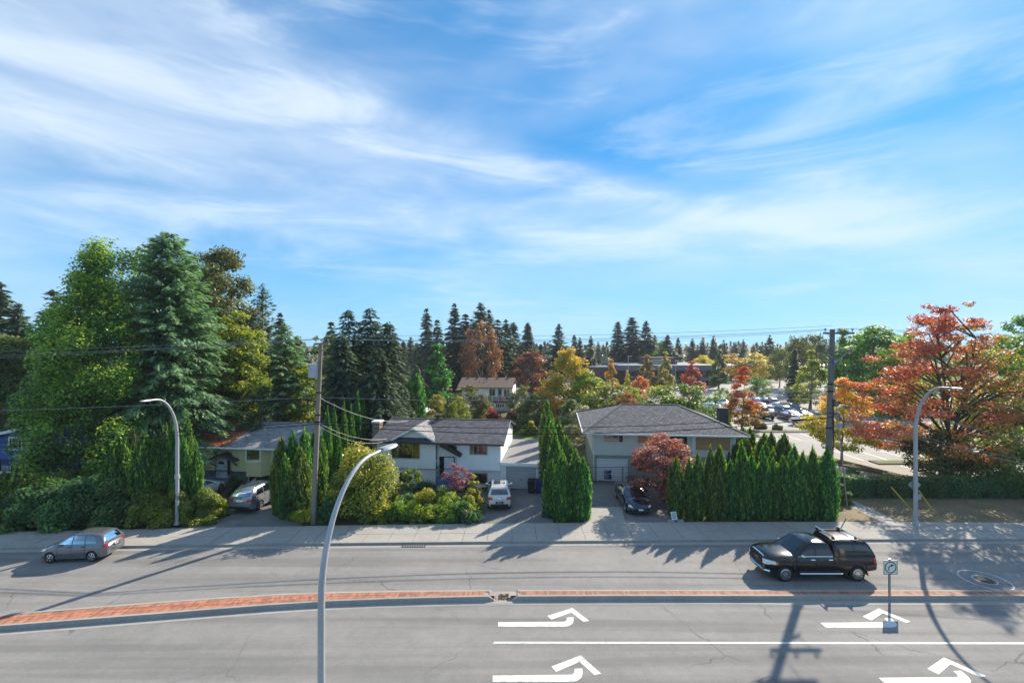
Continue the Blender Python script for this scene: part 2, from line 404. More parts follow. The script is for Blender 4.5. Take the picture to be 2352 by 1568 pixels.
for seg, (xa, xb) in enumerate(((-46, gapL), (gapR, 46))):
    k = int((xb-xa)/2.45); xs = [xa + (xb-xa)*i/k for i in range(k+1)]
    for i in range(k):
        x0, x1 = xs[i]+.006, xs[i+1]-.006
        e0 = .35 if (seg == 1 and i == 0) else 0; e1 = .35 if (seg == 0 and i == k-1) else 0
        for side in (0, 1):
            def yo(x): return nY(x) if side == 0 else fY(x)
            w = .17 if side == 0 else -.17; bat = .03 if side == 0 else -.03
            m = MB()
            b = [(x0,yo(x0),-.02),(x1,yo(x1),-.02),(x1,yo(x1)+w,-.02),(x0,yo(x0)+w,-.02)]
            t = [(x0+e0,yo(x0)+bat,MH),(x1-e1,yo(x1)+bat,MH),(x1-e1,yo(x1)+w,MH),(x0+e0,yo(x0)+w,MH)]
            m.hexa(b, t); m.build('kerb_stone', 'kerb_concrete', med)
    # concrete apron in front
    ap = MB(); k2 = int((xb-xa)/1.5); xs2 = [xa + (xb-xa)*i/k2 for i in range(k2+1)]; q = len(xs2)
    ap.add([(x, nY(x)-.34, .004) for x in xs2] + [(x, nY(x)-.002, .004) for x in xs2], [(i, i+1, q+i+1, q+i) for i in range(q-1)])
    ap.add([(x, fY(x)+.002, .004) for x in xs2] + [(x, fY(x)+.16, .004) for x in xs2], [(i, i+1, q+i+1, q+i) for i in range(q-1)])
    ap.build('apron', 'kerb_concrete', med, fix=False)
    bd = MB(); bd.add([(x, nY(x)+.16, MH-.03) for x in xs2] + [(x, fY(x)-.16, MH-.03) for x in xs2], [(i, i+1, q+i+1, q+i) for i in range(q-1)])
    bd.build('mortar_bed', 'kerb_concrete', med, fix=False)
    # bricks laid in rows along the island
    x = xa + .45*(seg == 1)
    lim = xb - .45*(seg == 0)
    while x < lim-.1:
        y0, y1 = nY(x)+.175, fY(x)-.175
        rows = max(1, round((y1-y0)/.225)); off = 0
        for r in range(rows):
            bricks.append((x, y0+(y1-y0)*r/rows, .098, (y1-y0)/rows-.008)); 
        x += .107
# ramped ends where the island is broken for drainage
for xa, sgn in ((gapL, -1), (gapR, 1)):
    m = MB(); x1 = xa + sgn*.35
    a0, a1 = (x1, xa) if sgn < 0 else (xa, x1)
    zt = (MH, .01) if sgn < 0 else (.01, MH)
    m.hexa([(a0,nY(a0)+.17,-.02),(a1,nY(a1)+.17,-.02),(a1,fY(a1)-.17,-.02),(a0,fY(a0)-.17,-.02)], [(a0,nY(a0)+.17,zt[0]),(a1,nY(a1)+.17,zt[1]),(a1,fY(a1)-.17,zt[1]),(a0,fY(a0)-.17,zt[0])])
    m.build('ramped_end', 'brick', med)
m = MB(); m.add([(gapL,nY(gapL)-.34,.005),(gapR,nY(gapR)-.34,.005),(gapR,fY(gapR)+.16,.005),(gapL,fY(gapL)+.16,.005)], [(0,1,2,3)]); m.build('drain_slab', 'kerb_concrete', med, fix=False)
vis = [b for b in bricks if abs(b[0]) < 25.5]
vis.sort(key=lambda b: b[1] + abs(b[0]+24)*.05)
def brickbox(b, dz):
    m = MB(); x, y, l, w = b
    return m.box(x+.004, x+.004+l-.008, y+.003, y+w-.003, MH-.05, MH+dz)
single = vis[:300]; ids = set(map(id, single)); mass = [b for b in bricks if id(b) not in ids]
for b in single:
    me = brickbox(b, random.uniform(-.006,.005)).mesh('brick', fix=False)
    at = me.attributes.new('tint','FLOAT','FACE'); at.data.foreach_set('value', [random.random()]*6)
    link('brick', me, 'brick', med)
mm = MB(); tt = []
for b in mass:
    x, y, l, w = b; mm.box(x+.004, x+l-.004, y+.003, y+w-.003, MH-.05, MH+random.uniform(-.006,.005)); tt += [random.random()]*6
me = mm.mesh('brick_paving', fix=False); at = me.attributes.new('tint','FLOAT','FACE'); at.data.foreach_set('value', tt)
o = link('brick_paving', me, 'brick', med); o['kind'] = 'stuff'
# litter of dead leaves caught in the drainage gap
lv = []
for k in range(160):
    t = random.random(); lv.append((gapL+.12+(gapR-gapL-.2)*t, nY(0)+.12+random.random()*.42, .012+random.random()*.05))
def leafquads(cs, size, up=1.0, tintlo=0, tinthi=1, r=rng):
    cs = np.asarray(cs); k = len(cs)
    nrm = r.normal(size=(k,3)); nrm[:,2] += up*2; nrm /= np.linalg.norm(nrm,axis=1)[:,None]
    a = np.cross(nrm, r.normal(size=(k,3))); a /= np.linalg.norm(a,axis=1)[:,None]; b = np.cross(nrm, a)
    s = size*(.7+.6*r.random(k))[:,None]
    V = np.stack([cs-a*s*.5, cs+b*s*.32, cs+a*s*.5, cs-b*s*.32], 1).reshape(-1,3)
    return V, np.arange(4*k).reshape(-1,4), tintlo+(tinthi-tintlo)*r.random(k)
V, Fq, T = leafquads(lv, .09); o = link('leaf_litter', npmesh('leaf_litter', V, Fq, T), 'leaf_litter'); tag(o, 'heap of dry brown leaves in the gap of the median', 'dead leaves', kind='stuff')

# ---- painted markings
def sheet(name, poly, z, mat, parent=None, **kw):
    me = bpy.data.meshes.new(name); bm = bmesh.new()
    f = bm.faces.new([bm.verts.new((x, y, z)) for x, y in poly]); f.normal_update()
    if f.normal.z < 0: bmesh.ops.reverse_faces(bm, faces=[f])
    bmesh.ops.triangulate(bm, faces=bm.faces[:])
    bm.to_mesh(me); bm.free()
    o = link(name, me, mat, parent)
    if kw: tag(o, **kw)
    return o
def zpx(x, y): return P((x/1.238)*.7656, (1650+y/1.238)*.7656)
stem = [zpx(*p) for p in ((1850,266.5),(2096,264.5),(2104,260),(2106,249),(2130,248),(2131,262),(2126,273),(2112,281),(2098,283.5),(1850,283.5))]
head = [zpx(*p) for p in ((2033,243),(2126,213.5),(2189,262),(2167,265.5),(2122,231),(2048,257.5))]
o0 = stem[0]
for dx, dy, lab in ((0,0,'white left turn arrow painted in the lane nearest the median below the gap'), (-.1,-3.16,'white left turn arrow painted at the bottom edge, left one'),
                    (13.9,-.05,'white turn arrow crossed by the shadow of the square sign'), (13.8,-3.28,'white turn arrow at the bottom right corner')):
    root = empty('road_arrow', (dx, dy, 0), 0, lab, 'road marking', 'turn arrows on the road')
    for nm, poly in (('stem', stem), ('head', head)): sheet(nm, [(p.x, p.y) for p in poly], .006, 'paint_white', root)
ln = [(-.78,18.25),(60,18.15),(60,18.27),(-.7,18.37)]
sheet('lane_line', ln, .006, 'paint_white', label='long thin white lane line between the turn arrows', cat='road marking')
# sprayed ring round a manhole
mc = P(2262,1331)
root = empty('manhole_cover', mc, 0, 'round iron manhole cover inside a sprayed white ring', 'manhole')
m = MB(); m.lathe([(.36,-.02),(.36,.006),(.33,.010),(.0,.010)], 28); m.build('lid', 'iron', root)
for r0, r1, nm in ((.96,1.04,'painted_ring'), (.44,.49,'inner_ring')):
    m = MB(); k = 40; vs = [(r*math.cos(2*math.pi*i/k), r*math.sin(2*math.pi*i/k), .006) for r in (r0, r1) for i in range(k)]
    m.add(vs, [(i,(i+1)%k,k+(i+1)%k,k+i) for i in range(k)]); m.build(nm, 'paint_worn', root, fix=False)

# ---- private drives and yards
def psheet(name, pts, z, mat, **kw): return sheet(name, [(P(u,v,z).x, P(u,v,z).y) for u, v in pts], z, mat, **kw)
psheet('driveway', ((425,1216),(520,1180),(560,1140),(700,1135),(692,1214)), .112, 'asphalt_dark', label='dark driveway in front of the yellow house', cat='driveway', kind='structure')
psheet('driveway', ((1098,1210),(1098,1130),(1155,1124),(1246,1124),(1275,1210)), .112, 'asphalt_dark', label='dark driveway leading to the garage of the white house', cat='driveway', kind='structure')
psheet('driveway', ((1340,1208),(1345,1108),(1480,1104),(1560,1125),(1570,1208)), .112, 'asphalt_dark', label='driveway under the black sedan before the hip roofed house', cat='driveway', kind='structure')
psheet('concrete_pad', ((1346,1208),(1350,1163),(1429,1163),(1437,1208)), .1165, 'concrete', label='pale concrete pad beside the driveway of the black sedan', cat='pad', kind='structure')
psheet('verge', ((1925,1206),(1930,1140),(2420,1138),(2420,1206)), .112, 'dry_grass', label='dry brown grass verge below the clipped hedge', cat='grass', kind='structure')
psheet('path', ((1932,1151),(1965,1151),(2080,1204),(2035,1204)), .1165, 'concrete', label='short concrete path crossing the dry verge', cat='path', kind='structure')
psheet('yard', ((1040,975),(1330,975),(1345,1030),(1300,1120),(1140,1120)), .05, 'green_grass', label='green back garden lawn beside the white house', cat='lawn', kind='structure')
psheet('gravel_yard', ((1308,960),(1345,960),(1352,1060),(1325,1060)), .06, 'dry_grass', label='dry yellow strip of yard left of the hip roofed house', cat='yard', kind='structure')

# ---- parking lot beyond the gardens
lot = [(24.5,37.2),(95,37.2),(170,150),(0,150),(0,84),(25,58)]
sheet('parking_lot', lot, .02, 'lot_asphalt', label='pale asphalt parking lot behind the hedges on the right', cat='parking lot', kind='structure')
def stripes(x0, x1, y0, y1, lab):
    root = empty('stall_lines', (0,0,0), 0, lab, 'road marking', 'stall lines of the parking lot')
    x = x0
    while x < x1:
        sheet('stall_line', [(x-.06,y0),(x+.06,y0),(x+.06,y1),(x-.06,y1)], .027, 'paint_worn', root); x += 2.65
stripes(30.7, 58, 56.4, 61.2, 'white stall lines behind the rear cedar hedge')
stripes(27.2, 62, 63.6, 68.4, 'white stall lines below the parked cars')
stripes(36.2, 62, 46.9, 51.2, 'white stall lines around the yellow maple')
stripes(38.4, 58, 41.4, 44.9, 'white stall lines nearest the clipped hedge')
def island(name, poly, lab, top='soil', h=.15):
    root = empty(name, (0,0,0), 0, lab, 'traffic island')
    m = MB(); m.prism(poly, -.02, h); m.build('kerb', 'kerb_concrete', root)
    cx = sum(p[0] for p in poly)/len(poly); cyy = sum(p[1] for p in poly)/len(poly)
    ins = []
    for x, y in poly:
        d = math.hypot(x-cx, y-cyy); k = max(0, 1-.22/d*1.4) if len(poly) > 4 else 1
        ins.append((x-math.copysign(min(.18,abs(x-cx)*.5),x-cx), y-math.copysign(min(.18,abs(y-cyy)*.5),y-cyy)))
    m = MB(); m.prism(ins, 0, h+.03); m.build('bed', top, root)
island('traffic_island', [(28,61.6),(62,61.6),(62,63.1),(28,63.1)], 'long thin planted island between two rows of stalls', 'dry_grass')
island('traffic_island', [(36.5,45.3),(62,45.3),(62,46.6),(36.5,46.6)], 'grassy island strip behind the clipped hedge', 'green_grass')
island('traffic_island', [(30.0,48.8),(33.0,48.4),(35.6,41.2),(34.4,40.9)], 'wedge shaped bare island below the yellow maple', 'soil')
island('traffic_island', [(30,92),(75,92),(75,95.5),(30,95.5)], 'dry grass island behind the parked cars', 'dry_grass')
island('traffic_island', [(24,71),(31,71),(31,72.2),(24,72.2)], 'short kerbed island near the brick chimney', 'dry_grass')
sheet('access_road', [(10,99),(160,99),(170,112),(5,112)], .03, 'lot_asphalt', label='pale road behind the parking lot', cat='road', kind='structure')
# ================================================================== PLANTS: builders
pm('bark', (.10,.075,.055), .9, var=.4, scale=4, bump=.6, bscale=14, stretch=(1,1,.25))
pm('bark_grey', (.20,.18,.155), .9, var=.35, scale=4, bump=.5, bscale=14, stretch=(1,1,.25))
pm('bark_light', (.33,.29,.25), .9, var=.3, scale=4, bump=.4, bscale=14, stretch=(1,1,.3))
leafmat('spruce_light', [(.026,.062,.030),(.10,.19,.095),(.23,.36,.185)], .38, vary=.02, tt=(1.25,1.5,.95))
leafmat('spruce_dark', [(.012,.028,.018),(.034,.064,.038),(.085,.125,.07)], .26)
leafmat('spruce_far', [(.018,.036,.024),(.038,.066,.042),(.075,.11,.066)], .26)
leafmat('cedar_gold', [(.014,.038,.012),(.040,.095,.022),(.10,.18,.03),(.17,.24,.035),(.38,.32,.04)], .38, vary=.02)
leafmat('thuja', [(.012,.038,.011),(.036,.096,.020),(.13,.23,.036)], .42, vary=.08)
leafmat('thuja_dull', [(.012,.030,.010),(.035,.075,.018),(.10,.14,.03)], .34)
leafmat('yew', [(.008,.024,.010),(.022,.055,.018),(.055,.105,.03)], .26)
leafmat('shrub_dark', [(.014,.040,.016),(.036,.085,.030),(.11,.18,.055)], .32)
leafmat('shrub_olive', [(.030,.045,.010),(.085,.11,.02),(.18,.19,.035)], .36)
leafmat('shrub_lime', [(.04,.07,.012),(.14,.18,.02),(.30,.30,.035)], .38)
leafmat('photinia', [(.032,.05,.012),(.10,.13,.022),(.21,.21,.035),(.32,.19,.05)], .38, .4, vary=.02)
leafmat('green_leaf', [(.024,.06,.016),(.075,.14,.03),(.16,.23,.05)], .42)
leafmat('olive_leaf', [(.025,.04,.014),(.07,.09,.028),(.14,.15,.045)], .36)
leafmat('yellow_green', [(.04,.07,.012),(.115,.155,.022),(.25,.25,.032)], .42, vary=.03)
leafmat('gold_green', [(.07,.10,.016),(.18,.185,.025),(.28,.20,.03),(.33,.16,.035)], .42, vary=.02)
leafmat('gold_leaf', [(.12,.13,.02),(.34,.26,.025),(.48,.31,.03)], .42)
leafmat('maple_mixed', [(.04,.08,.016),(.12,.15,.028),(.24,.13,.035),(.26,.085,.04),(.24,.075,.045),(.20,.055,.05)], .38, vary=.0, tt=(1.55,1.25,.8))
leafmat('maple_yellow', [(.10,.12,.02),(.26,.20,.03),(.38,.17,.035),(.36,.095,.045)], .42)
leafmat('maple_red', [(.12,.05,.035),(.26,.085,.055),(.34,.13,.06),(.25,.05,.05)], .40)
leafmat('japan_maple', [(.05,.022,.022),(.135,.05,.042),(.25,.105,.08),(.36,.17,.115)], .36, vary=.01, tt=(1.55,1.3,.9))
leafmat('plum', [(.07,.03,.035),(.20,.075,.085),(.34,.17,.17)], .36, tt=(1.4,1.1,1.1))
leafmat('rust_leaf', [(.06,.035,.022),(.15,.072,.038),(.24,.12,.055)], .36)
leafmat('rust_green', [(.05,.07,.02),(.17,.15,.035),(.28,.17,.045)], .40)
leafmat('grey_leaf', [(.07,.085,.05),(.20,.21,.14),(.38,.38,.28)], .35)

def unit(a): return a/np.maximum(np.linalg.norm(a, axis=-1, keepdims=True), 1e-6)
def leafcards(c, nrm, axis, ln, wd, tint):
    """rhombic leaves: centre, normal, long axis, length, width"""
    axis = unit(axis - nrm*np.sum(axis*nrm, 1, keepdims=True)); b = np.cross(nrm, axis)
    ln = np.asarray(ln)[:,None]; wd = np.asarray(wd)[:,None]
    V = np.stack([c-axis*ln*.5, c+b*wd*.5+axis*ln*.06, c+axis*ln*.5, c-b*wd*.5+axis*ln*.06], 1).reshape(-1,3)
    return V, np.arange(len(V)).reshape(-1,4), tint
def joinmesh(name, parts):
    Vs, Fs, Ts, o = [], [], [], 0
    for V, Fq, T in parts:
        Vs.append(V); Fs.append(Fq+o); Ts.append(T); o += len(V)
    return npmesh(name, np.concatenate(Vs), np.concatenate(Fs), np.concatenate(Ts))
def lathe_np(prof, n, tint=0., wob=0., r=rng):
    k = len(prof); an = np.linspace(0, 2*np.pi, n, endpoint=False)
    V = []
    for rr, z in prof:
        w = 1+wob*r.normal(size=n)
        V.append(np.stack([rr*w*np.cos(an), rr*w*np.sin(an), np.full(n, z)], 1))
    V = np.concatenate(V); F = []
    for i in range(k-1):
        for j in range(n): F.append((i*n+j, i*n+(j+1)%n, (i+1)*n+(j+1)%n, (i+1)*n+j))
    return V, np.array(F), np.full(len(F), tint)

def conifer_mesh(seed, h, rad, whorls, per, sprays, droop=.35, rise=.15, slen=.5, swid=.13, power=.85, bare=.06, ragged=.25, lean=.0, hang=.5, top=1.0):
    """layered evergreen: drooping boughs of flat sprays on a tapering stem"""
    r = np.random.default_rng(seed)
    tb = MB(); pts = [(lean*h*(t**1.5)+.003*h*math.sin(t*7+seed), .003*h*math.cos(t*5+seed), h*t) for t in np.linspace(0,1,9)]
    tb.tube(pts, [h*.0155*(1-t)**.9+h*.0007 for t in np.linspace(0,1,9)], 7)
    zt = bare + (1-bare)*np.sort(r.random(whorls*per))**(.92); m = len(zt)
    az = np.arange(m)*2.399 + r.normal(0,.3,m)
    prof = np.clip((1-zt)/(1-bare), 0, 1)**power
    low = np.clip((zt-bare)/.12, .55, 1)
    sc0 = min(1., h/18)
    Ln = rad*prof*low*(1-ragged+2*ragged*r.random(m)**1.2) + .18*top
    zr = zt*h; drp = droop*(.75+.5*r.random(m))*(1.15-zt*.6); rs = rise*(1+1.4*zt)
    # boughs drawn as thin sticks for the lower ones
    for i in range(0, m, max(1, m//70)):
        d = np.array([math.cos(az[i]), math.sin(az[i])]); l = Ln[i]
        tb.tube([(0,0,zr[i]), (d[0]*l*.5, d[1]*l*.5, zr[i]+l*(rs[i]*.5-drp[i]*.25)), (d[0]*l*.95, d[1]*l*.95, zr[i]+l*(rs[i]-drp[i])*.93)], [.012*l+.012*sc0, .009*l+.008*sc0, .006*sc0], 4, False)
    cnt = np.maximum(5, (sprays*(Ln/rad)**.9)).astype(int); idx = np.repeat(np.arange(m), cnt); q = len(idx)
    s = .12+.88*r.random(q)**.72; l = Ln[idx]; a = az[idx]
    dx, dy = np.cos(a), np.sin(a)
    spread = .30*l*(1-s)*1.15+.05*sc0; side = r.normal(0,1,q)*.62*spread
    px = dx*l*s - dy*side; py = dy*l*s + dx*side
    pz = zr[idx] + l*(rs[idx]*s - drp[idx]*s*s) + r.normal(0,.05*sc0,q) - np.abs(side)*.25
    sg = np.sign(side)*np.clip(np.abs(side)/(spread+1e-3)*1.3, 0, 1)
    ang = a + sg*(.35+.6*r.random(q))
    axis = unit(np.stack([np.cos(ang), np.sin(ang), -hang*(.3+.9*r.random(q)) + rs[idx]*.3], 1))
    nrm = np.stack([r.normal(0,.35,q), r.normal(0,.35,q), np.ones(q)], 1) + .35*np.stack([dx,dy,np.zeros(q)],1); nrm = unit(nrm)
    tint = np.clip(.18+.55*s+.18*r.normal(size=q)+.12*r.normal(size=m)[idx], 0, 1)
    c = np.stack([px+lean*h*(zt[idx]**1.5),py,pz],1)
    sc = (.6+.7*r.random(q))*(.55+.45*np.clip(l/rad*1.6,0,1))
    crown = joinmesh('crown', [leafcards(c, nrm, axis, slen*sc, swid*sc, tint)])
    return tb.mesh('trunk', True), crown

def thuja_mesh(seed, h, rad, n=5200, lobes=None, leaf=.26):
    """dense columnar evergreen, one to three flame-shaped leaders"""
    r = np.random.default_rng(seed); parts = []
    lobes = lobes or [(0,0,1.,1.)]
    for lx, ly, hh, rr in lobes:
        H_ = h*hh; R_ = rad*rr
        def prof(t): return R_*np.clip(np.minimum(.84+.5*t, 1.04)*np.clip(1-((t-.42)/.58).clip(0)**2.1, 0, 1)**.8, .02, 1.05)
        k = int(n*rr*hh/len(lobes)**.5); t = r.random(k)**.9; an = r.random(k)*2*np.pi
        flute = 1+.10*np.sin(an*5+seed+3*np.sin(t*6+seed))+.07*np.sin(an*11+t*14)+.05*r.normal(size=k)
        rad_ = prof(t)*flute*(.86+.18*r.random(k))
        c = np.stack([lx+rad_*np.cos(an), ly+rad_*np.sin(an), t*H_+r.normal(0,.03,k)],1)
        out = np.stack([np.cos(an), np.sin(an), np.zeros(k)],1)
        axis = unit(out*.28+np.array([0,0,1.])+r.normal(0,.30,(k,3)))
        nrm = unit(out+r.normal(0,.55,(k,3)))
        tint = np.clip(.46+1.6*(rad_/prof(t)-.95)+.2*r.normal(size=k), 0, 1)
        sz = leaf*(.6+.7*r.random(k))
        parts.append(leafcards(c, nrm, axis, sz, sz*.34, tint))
        tt = np.linspace(0,.985,14); V, Fq, T = lathe_np([(float(prof(np.array([x]))[0])*.86, x*H_) for x in tt], 14, .08, .05, r); V = V+np.array([lx,ly,0]); parts.append((V,Fq,T))  # dark inner core added to block light through the foliage
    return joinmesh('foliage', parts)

def clumps_mesh(cen, rad, n, leaf, seed, flat=.72, updir=.6, aspect=.62, droop=.2, shell=.45, out_c=None):
    """leaves spread through a set of clump volumes; outer leaves lighter"""
    r = np.random.default_rng(seed); cen = np.asarray(cen); rad = np.asarray(rad)
    w = rad**2; idx = r.choice(len(cen), size=n, p=w/w.sum())
    d = unit(r.normal(size=(n,3))); rr = r.random(n)**shell
    off = d*(rr*rad[idx])[:,None]*np.array([1,1,flat])
    c = cen[idx]+off
    nrm = unit(d*.6+np.array([0,0,updir])+r.normal(0,.5,(n,3)))
    axis = unit(np.cross(nrm, r.normal(size=(n,3))))-np.array([0,0,droop])
    ct = r.normal(0,1,len(cen))
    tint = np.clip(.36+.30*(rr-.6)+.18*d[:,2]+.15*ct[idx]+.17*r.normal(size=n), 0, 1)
    if out_c is not None: tint = np.clip(tint+out_c(c), 0, 1)
    sz = leaf*(.65+.7*r.random(n))
    return leafcards(c, nrm, axis, sz, sz*aspect, tint)

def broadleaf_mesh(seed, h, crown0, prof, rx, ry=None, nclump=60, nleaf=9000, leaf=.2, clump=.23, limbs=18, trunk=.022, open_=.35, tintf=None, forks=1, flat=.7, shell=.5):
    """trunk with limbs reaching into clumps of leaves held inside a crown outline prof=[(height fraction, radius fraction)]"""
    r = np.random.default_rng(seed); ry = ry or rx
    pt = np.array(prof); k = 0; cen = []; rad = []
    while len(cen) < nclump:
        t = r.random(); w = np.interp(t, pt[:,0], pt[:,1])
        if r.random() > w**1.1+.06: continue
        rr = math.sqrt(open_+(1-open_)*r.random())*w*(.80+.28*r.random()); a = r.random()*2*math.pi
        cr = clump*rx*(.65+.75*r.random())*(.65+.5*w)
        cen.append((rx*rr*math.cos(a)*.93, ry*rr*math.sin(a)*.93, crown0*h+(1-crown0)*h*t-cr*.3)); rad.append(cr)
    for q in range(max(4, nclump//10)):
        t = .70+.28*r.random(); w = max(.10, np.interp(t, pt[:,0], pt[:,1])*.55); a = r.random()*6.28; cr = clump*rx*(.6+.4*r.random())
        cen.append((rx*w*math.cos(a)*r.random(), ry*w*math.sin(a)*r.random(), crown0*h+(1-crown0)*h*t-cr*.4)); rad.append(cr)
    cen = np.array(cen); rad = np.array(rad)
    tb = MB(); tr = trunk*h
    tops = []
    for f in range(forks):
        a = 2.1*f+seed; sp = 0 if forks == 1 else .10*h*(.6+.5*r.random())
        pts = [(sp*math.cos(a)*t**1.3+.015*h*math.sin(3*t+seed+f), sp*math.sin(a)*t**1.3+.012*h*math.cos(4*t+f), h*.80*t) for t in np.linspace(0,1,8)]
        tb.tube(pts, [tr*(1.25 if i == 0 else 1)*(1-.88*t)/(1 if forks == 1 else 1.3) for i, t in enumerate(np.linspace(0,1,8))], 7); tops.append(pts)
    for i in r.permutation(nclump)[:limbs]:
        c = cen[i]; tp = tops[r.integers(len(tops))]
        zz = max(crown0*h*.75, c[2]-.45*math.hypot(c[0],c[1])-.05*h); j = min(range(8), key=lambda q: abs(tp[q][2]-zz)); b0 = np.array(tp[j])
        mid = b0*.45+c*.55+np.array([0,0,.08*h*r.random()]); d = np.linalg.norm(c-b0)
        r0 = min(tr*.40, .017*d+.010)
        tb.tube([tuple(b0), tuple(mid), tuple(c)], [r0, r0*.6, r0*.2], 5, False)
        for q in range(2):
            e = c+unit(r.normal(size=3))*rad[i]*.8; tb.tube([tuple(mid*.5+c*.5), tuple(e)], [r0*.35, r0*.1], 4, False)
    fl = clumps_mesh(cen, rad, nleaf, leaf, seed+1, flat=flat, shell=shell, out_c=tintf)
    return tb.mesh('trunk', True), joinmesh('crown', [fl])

def shrub_mesh(seed, rx, ry, h, n, leaf, nc=26, core=True, lift=.0, flat=.85):
    r = np.random.default_rng(seed)
    d = unit(r.normal(size=(nc,3))); d[:,2] = np.abs(d[:,2])
    rr = .55+.3*r.random(nc)
    cen = np.stack([d[:,0]*rx*rr, d[:,1]*ry*rr, lift*h+d[:,2]*h*(1-lift)*rr*.98], 1); rad = np.minimum(rx, h*.7)*(.26+.16*r.random(nc))
    parts = [clumps_mesh(cen, rad, n, leaf, seed+3, flat=flat, shell=.33)]
    if core:  # dark dome added inside the leaves to stop light passing through
        t = np.linspace(0,1,7); V, Fq, T = lathe_np([(rx*.46*math.sqrt(max(0,1-x*x))*(1 if x > 0 else .9)+.02, lift*h*.6+h*.50*x) for x in t], 16, .06, .08, r)
        V[:,1] *= ry/rx; parts.append((V,Fq,T))
    st = MB()
    for q in range(5):
        a = r.random()*6.28; st.tube([(.05*math.cos(a),.05*math.sin(a),0),(rx*.3*math.cos(a),ry*.3*math.sin(a),h*.45)], [.03*h**.5,.012], 5)
    return st.mesh('stem', True), joinmesh('foliage', parts)

def plant(name, meshes, mats, loc, label, cat, group=None, rz=0., sc=1., parts=('trunk','crown')):
    root = empty(name, loc, rz, label, cat, group)
    root.scale = sc if isinstance(sc, tuple) else (sc, sc, sc)
    for me, mt, nm in zip(meshes, mats, parts):
        if me is None: continue
        if not me.materials: me.materials.append(MATS[mt])
        o = link(nm, me, None, root)
        if me.materials[0] != MATS[mt]:
            o.material_slots[0].link = 'OBJECT'; o.material_slots[0].material = MATS[mt]
    return root
def plant1(name, me, mt, loc, label, cat, group=None, rz=0., sc=1.):
    if not me.materials: me.materials.append(MATS[mt])
    o = link(name, me, None, None, loc); o.rotation_euler = (0,0,rz); o.scale = sc if isinstance(sc, tuple) else (sc, sc, sc)
    if me.materials[0] != MATS[mt]: o.material_slots[0].link = 'OBJECT'; o.material_slots[0].material = MATS[mt]
    return tag(o, label, cat, group)
def top_h(v, y): return CAMH - (v-HV)*y/FPX
def X(u, y): return (u-CU)*y/FPX

# ================================================================== NEAR TREES, left
SH = ('stem','foliage')
Yc = 36.5; hh = top_h(556, Yc)
plant('cedar_tree', broadleaf_mesh(3, hh, .03, [(0,.85),(.2,1.),(.45,.86),(.68,.62),(.86,.36),(1,.14)], 4.7, nclump=300, nleaf=80000, leaf=.20, clump=.17, limbs=60, trunk=.016, open_=.35, flat=1.25, shell=.42), ('bark','cedar_gold'), (X(212,Yc),Yc,0), 'huge ragged yellow green cedar left of the tall spruce', 'tree', 'tall trees behind the left hedge')
Yc = 40.5; hh = top_h(540, Yc)
plant('spruce_tree', conifer_mesh(5, hh, 5.7, 70, 10, 150, droop=.52, rise=.34, slen=.62, swid=.15, power=.56, bare=.04, ragged=.22, hang=.6), ('bark','spruce_light'), (X(388,Yc),Yc,0), 'tallest pale green spruce with layered drooping boughs', 'tree', 'tall trees behind the left hedge')
CR = [(0,.35),(.15,.8),(.4,1.),(.7,.85),(.9,.5),(1,.12)]
def bt(seed, u, vtop, y, w, mat, label, crown0=.18, prof=CR, nclump=70, nleaf=9000, leaf=.28, name='broadleaf_tree', group='broadleaf trees behind the houses', bark='bark_grey', forks=1, **kw):
    h = top_h(vtop, y); rx = w/2*y/FPX
    return plant(name, broadleaf_mesh(seed, h, crown0, prof, rx, nclump=nclump, nleaf=nleaf, leaf=leaf, forks=forks, **kw), (bark, mat), (X(u,y),y,0), label, 'tree', group)
bt(21, 300, 552, 50, 270, 'green_leaf', 'dark green broadleaf tree crowded behind the spruce and cedar', nclump=150, nleaf=26000, leaf=.32, crown0=.12, prof=[(0,.8),(.3,1.),(.65,.95),(.85,.72),(1,.35)])
bt(22, 497, 560, 54, 180, 'olive_leaf', 'tall olive brown broadleaf tree right of the tall spruce', nclump=190, nleaf=38000, leaf=.30, clump=.25, crown0=.25, forks=2, prof=[(0,.7),(.3,1.),(.65,.95),(.85,.72),(1,.35)])
bt(23, 545, 712, 47, 150, 'yellow_green', 'yellow green maple glowing behind the yellow house', nclump=110, nleaf=18000, leaf=.30, crown0=.12)
bt(24, 640, 800, 60, 160, 'gold_leaf', 'golden leaved tree left of the pole transformer', nclump=60, nleaf=8000, leaf=.28, crown0=.12, open_=.3)
bt(25, 25, 770, 47, 230, 'olive_leaf', 'pale olive broadleaf tree at the left edge above the blue house', nclump=130, nleaf=20000, leaf=.30, crown0=.08)
bt(251, 90, 850, 41, 130, 'shrub_dark', 'dark leafy tree over the blue house roof', nclump=90, nleaf=13000, leaf=.28, crown0=.06)
Yc = 62
plant('cedar_tree', conifer_mesh(7, top_h(652,Yc), 4.1, 40, 7, 48, droop=.28, rise=.30, slen=.75, swid=.2, power=.80, bare=.08, ragged=.38, hang=.35), ('bark','spruce_dark'), (X(603,Yc),Yc,0), 'thin spreading cedar with bent top against the sky', 'tree', 'tall trees behind the left hedge')
plant('cedar_tree', conifer_mesh(8, top_h(745,58), 4.4, 40, 8, 52, droop=.25, rise=.22, slen=.8, swid=.22, power=.7, bare=.04, ragged=.35, hang=.3), ('bark','spruce_light'), (X(655,58),58,0), 'spreading green cedar left of the transformer pole', 'tree', 'tall trees behind the left hedge')
Yc = 47
m_y = broadleaf_mesh(31, top_h(795,Yc), .03, [(0,.95),(.3,1.),(.6,.72),(.85,.36),(1,.1)], 3.0, nclump=120, nleaf=15000, leaf=.2, clump=.2, shell=.4)
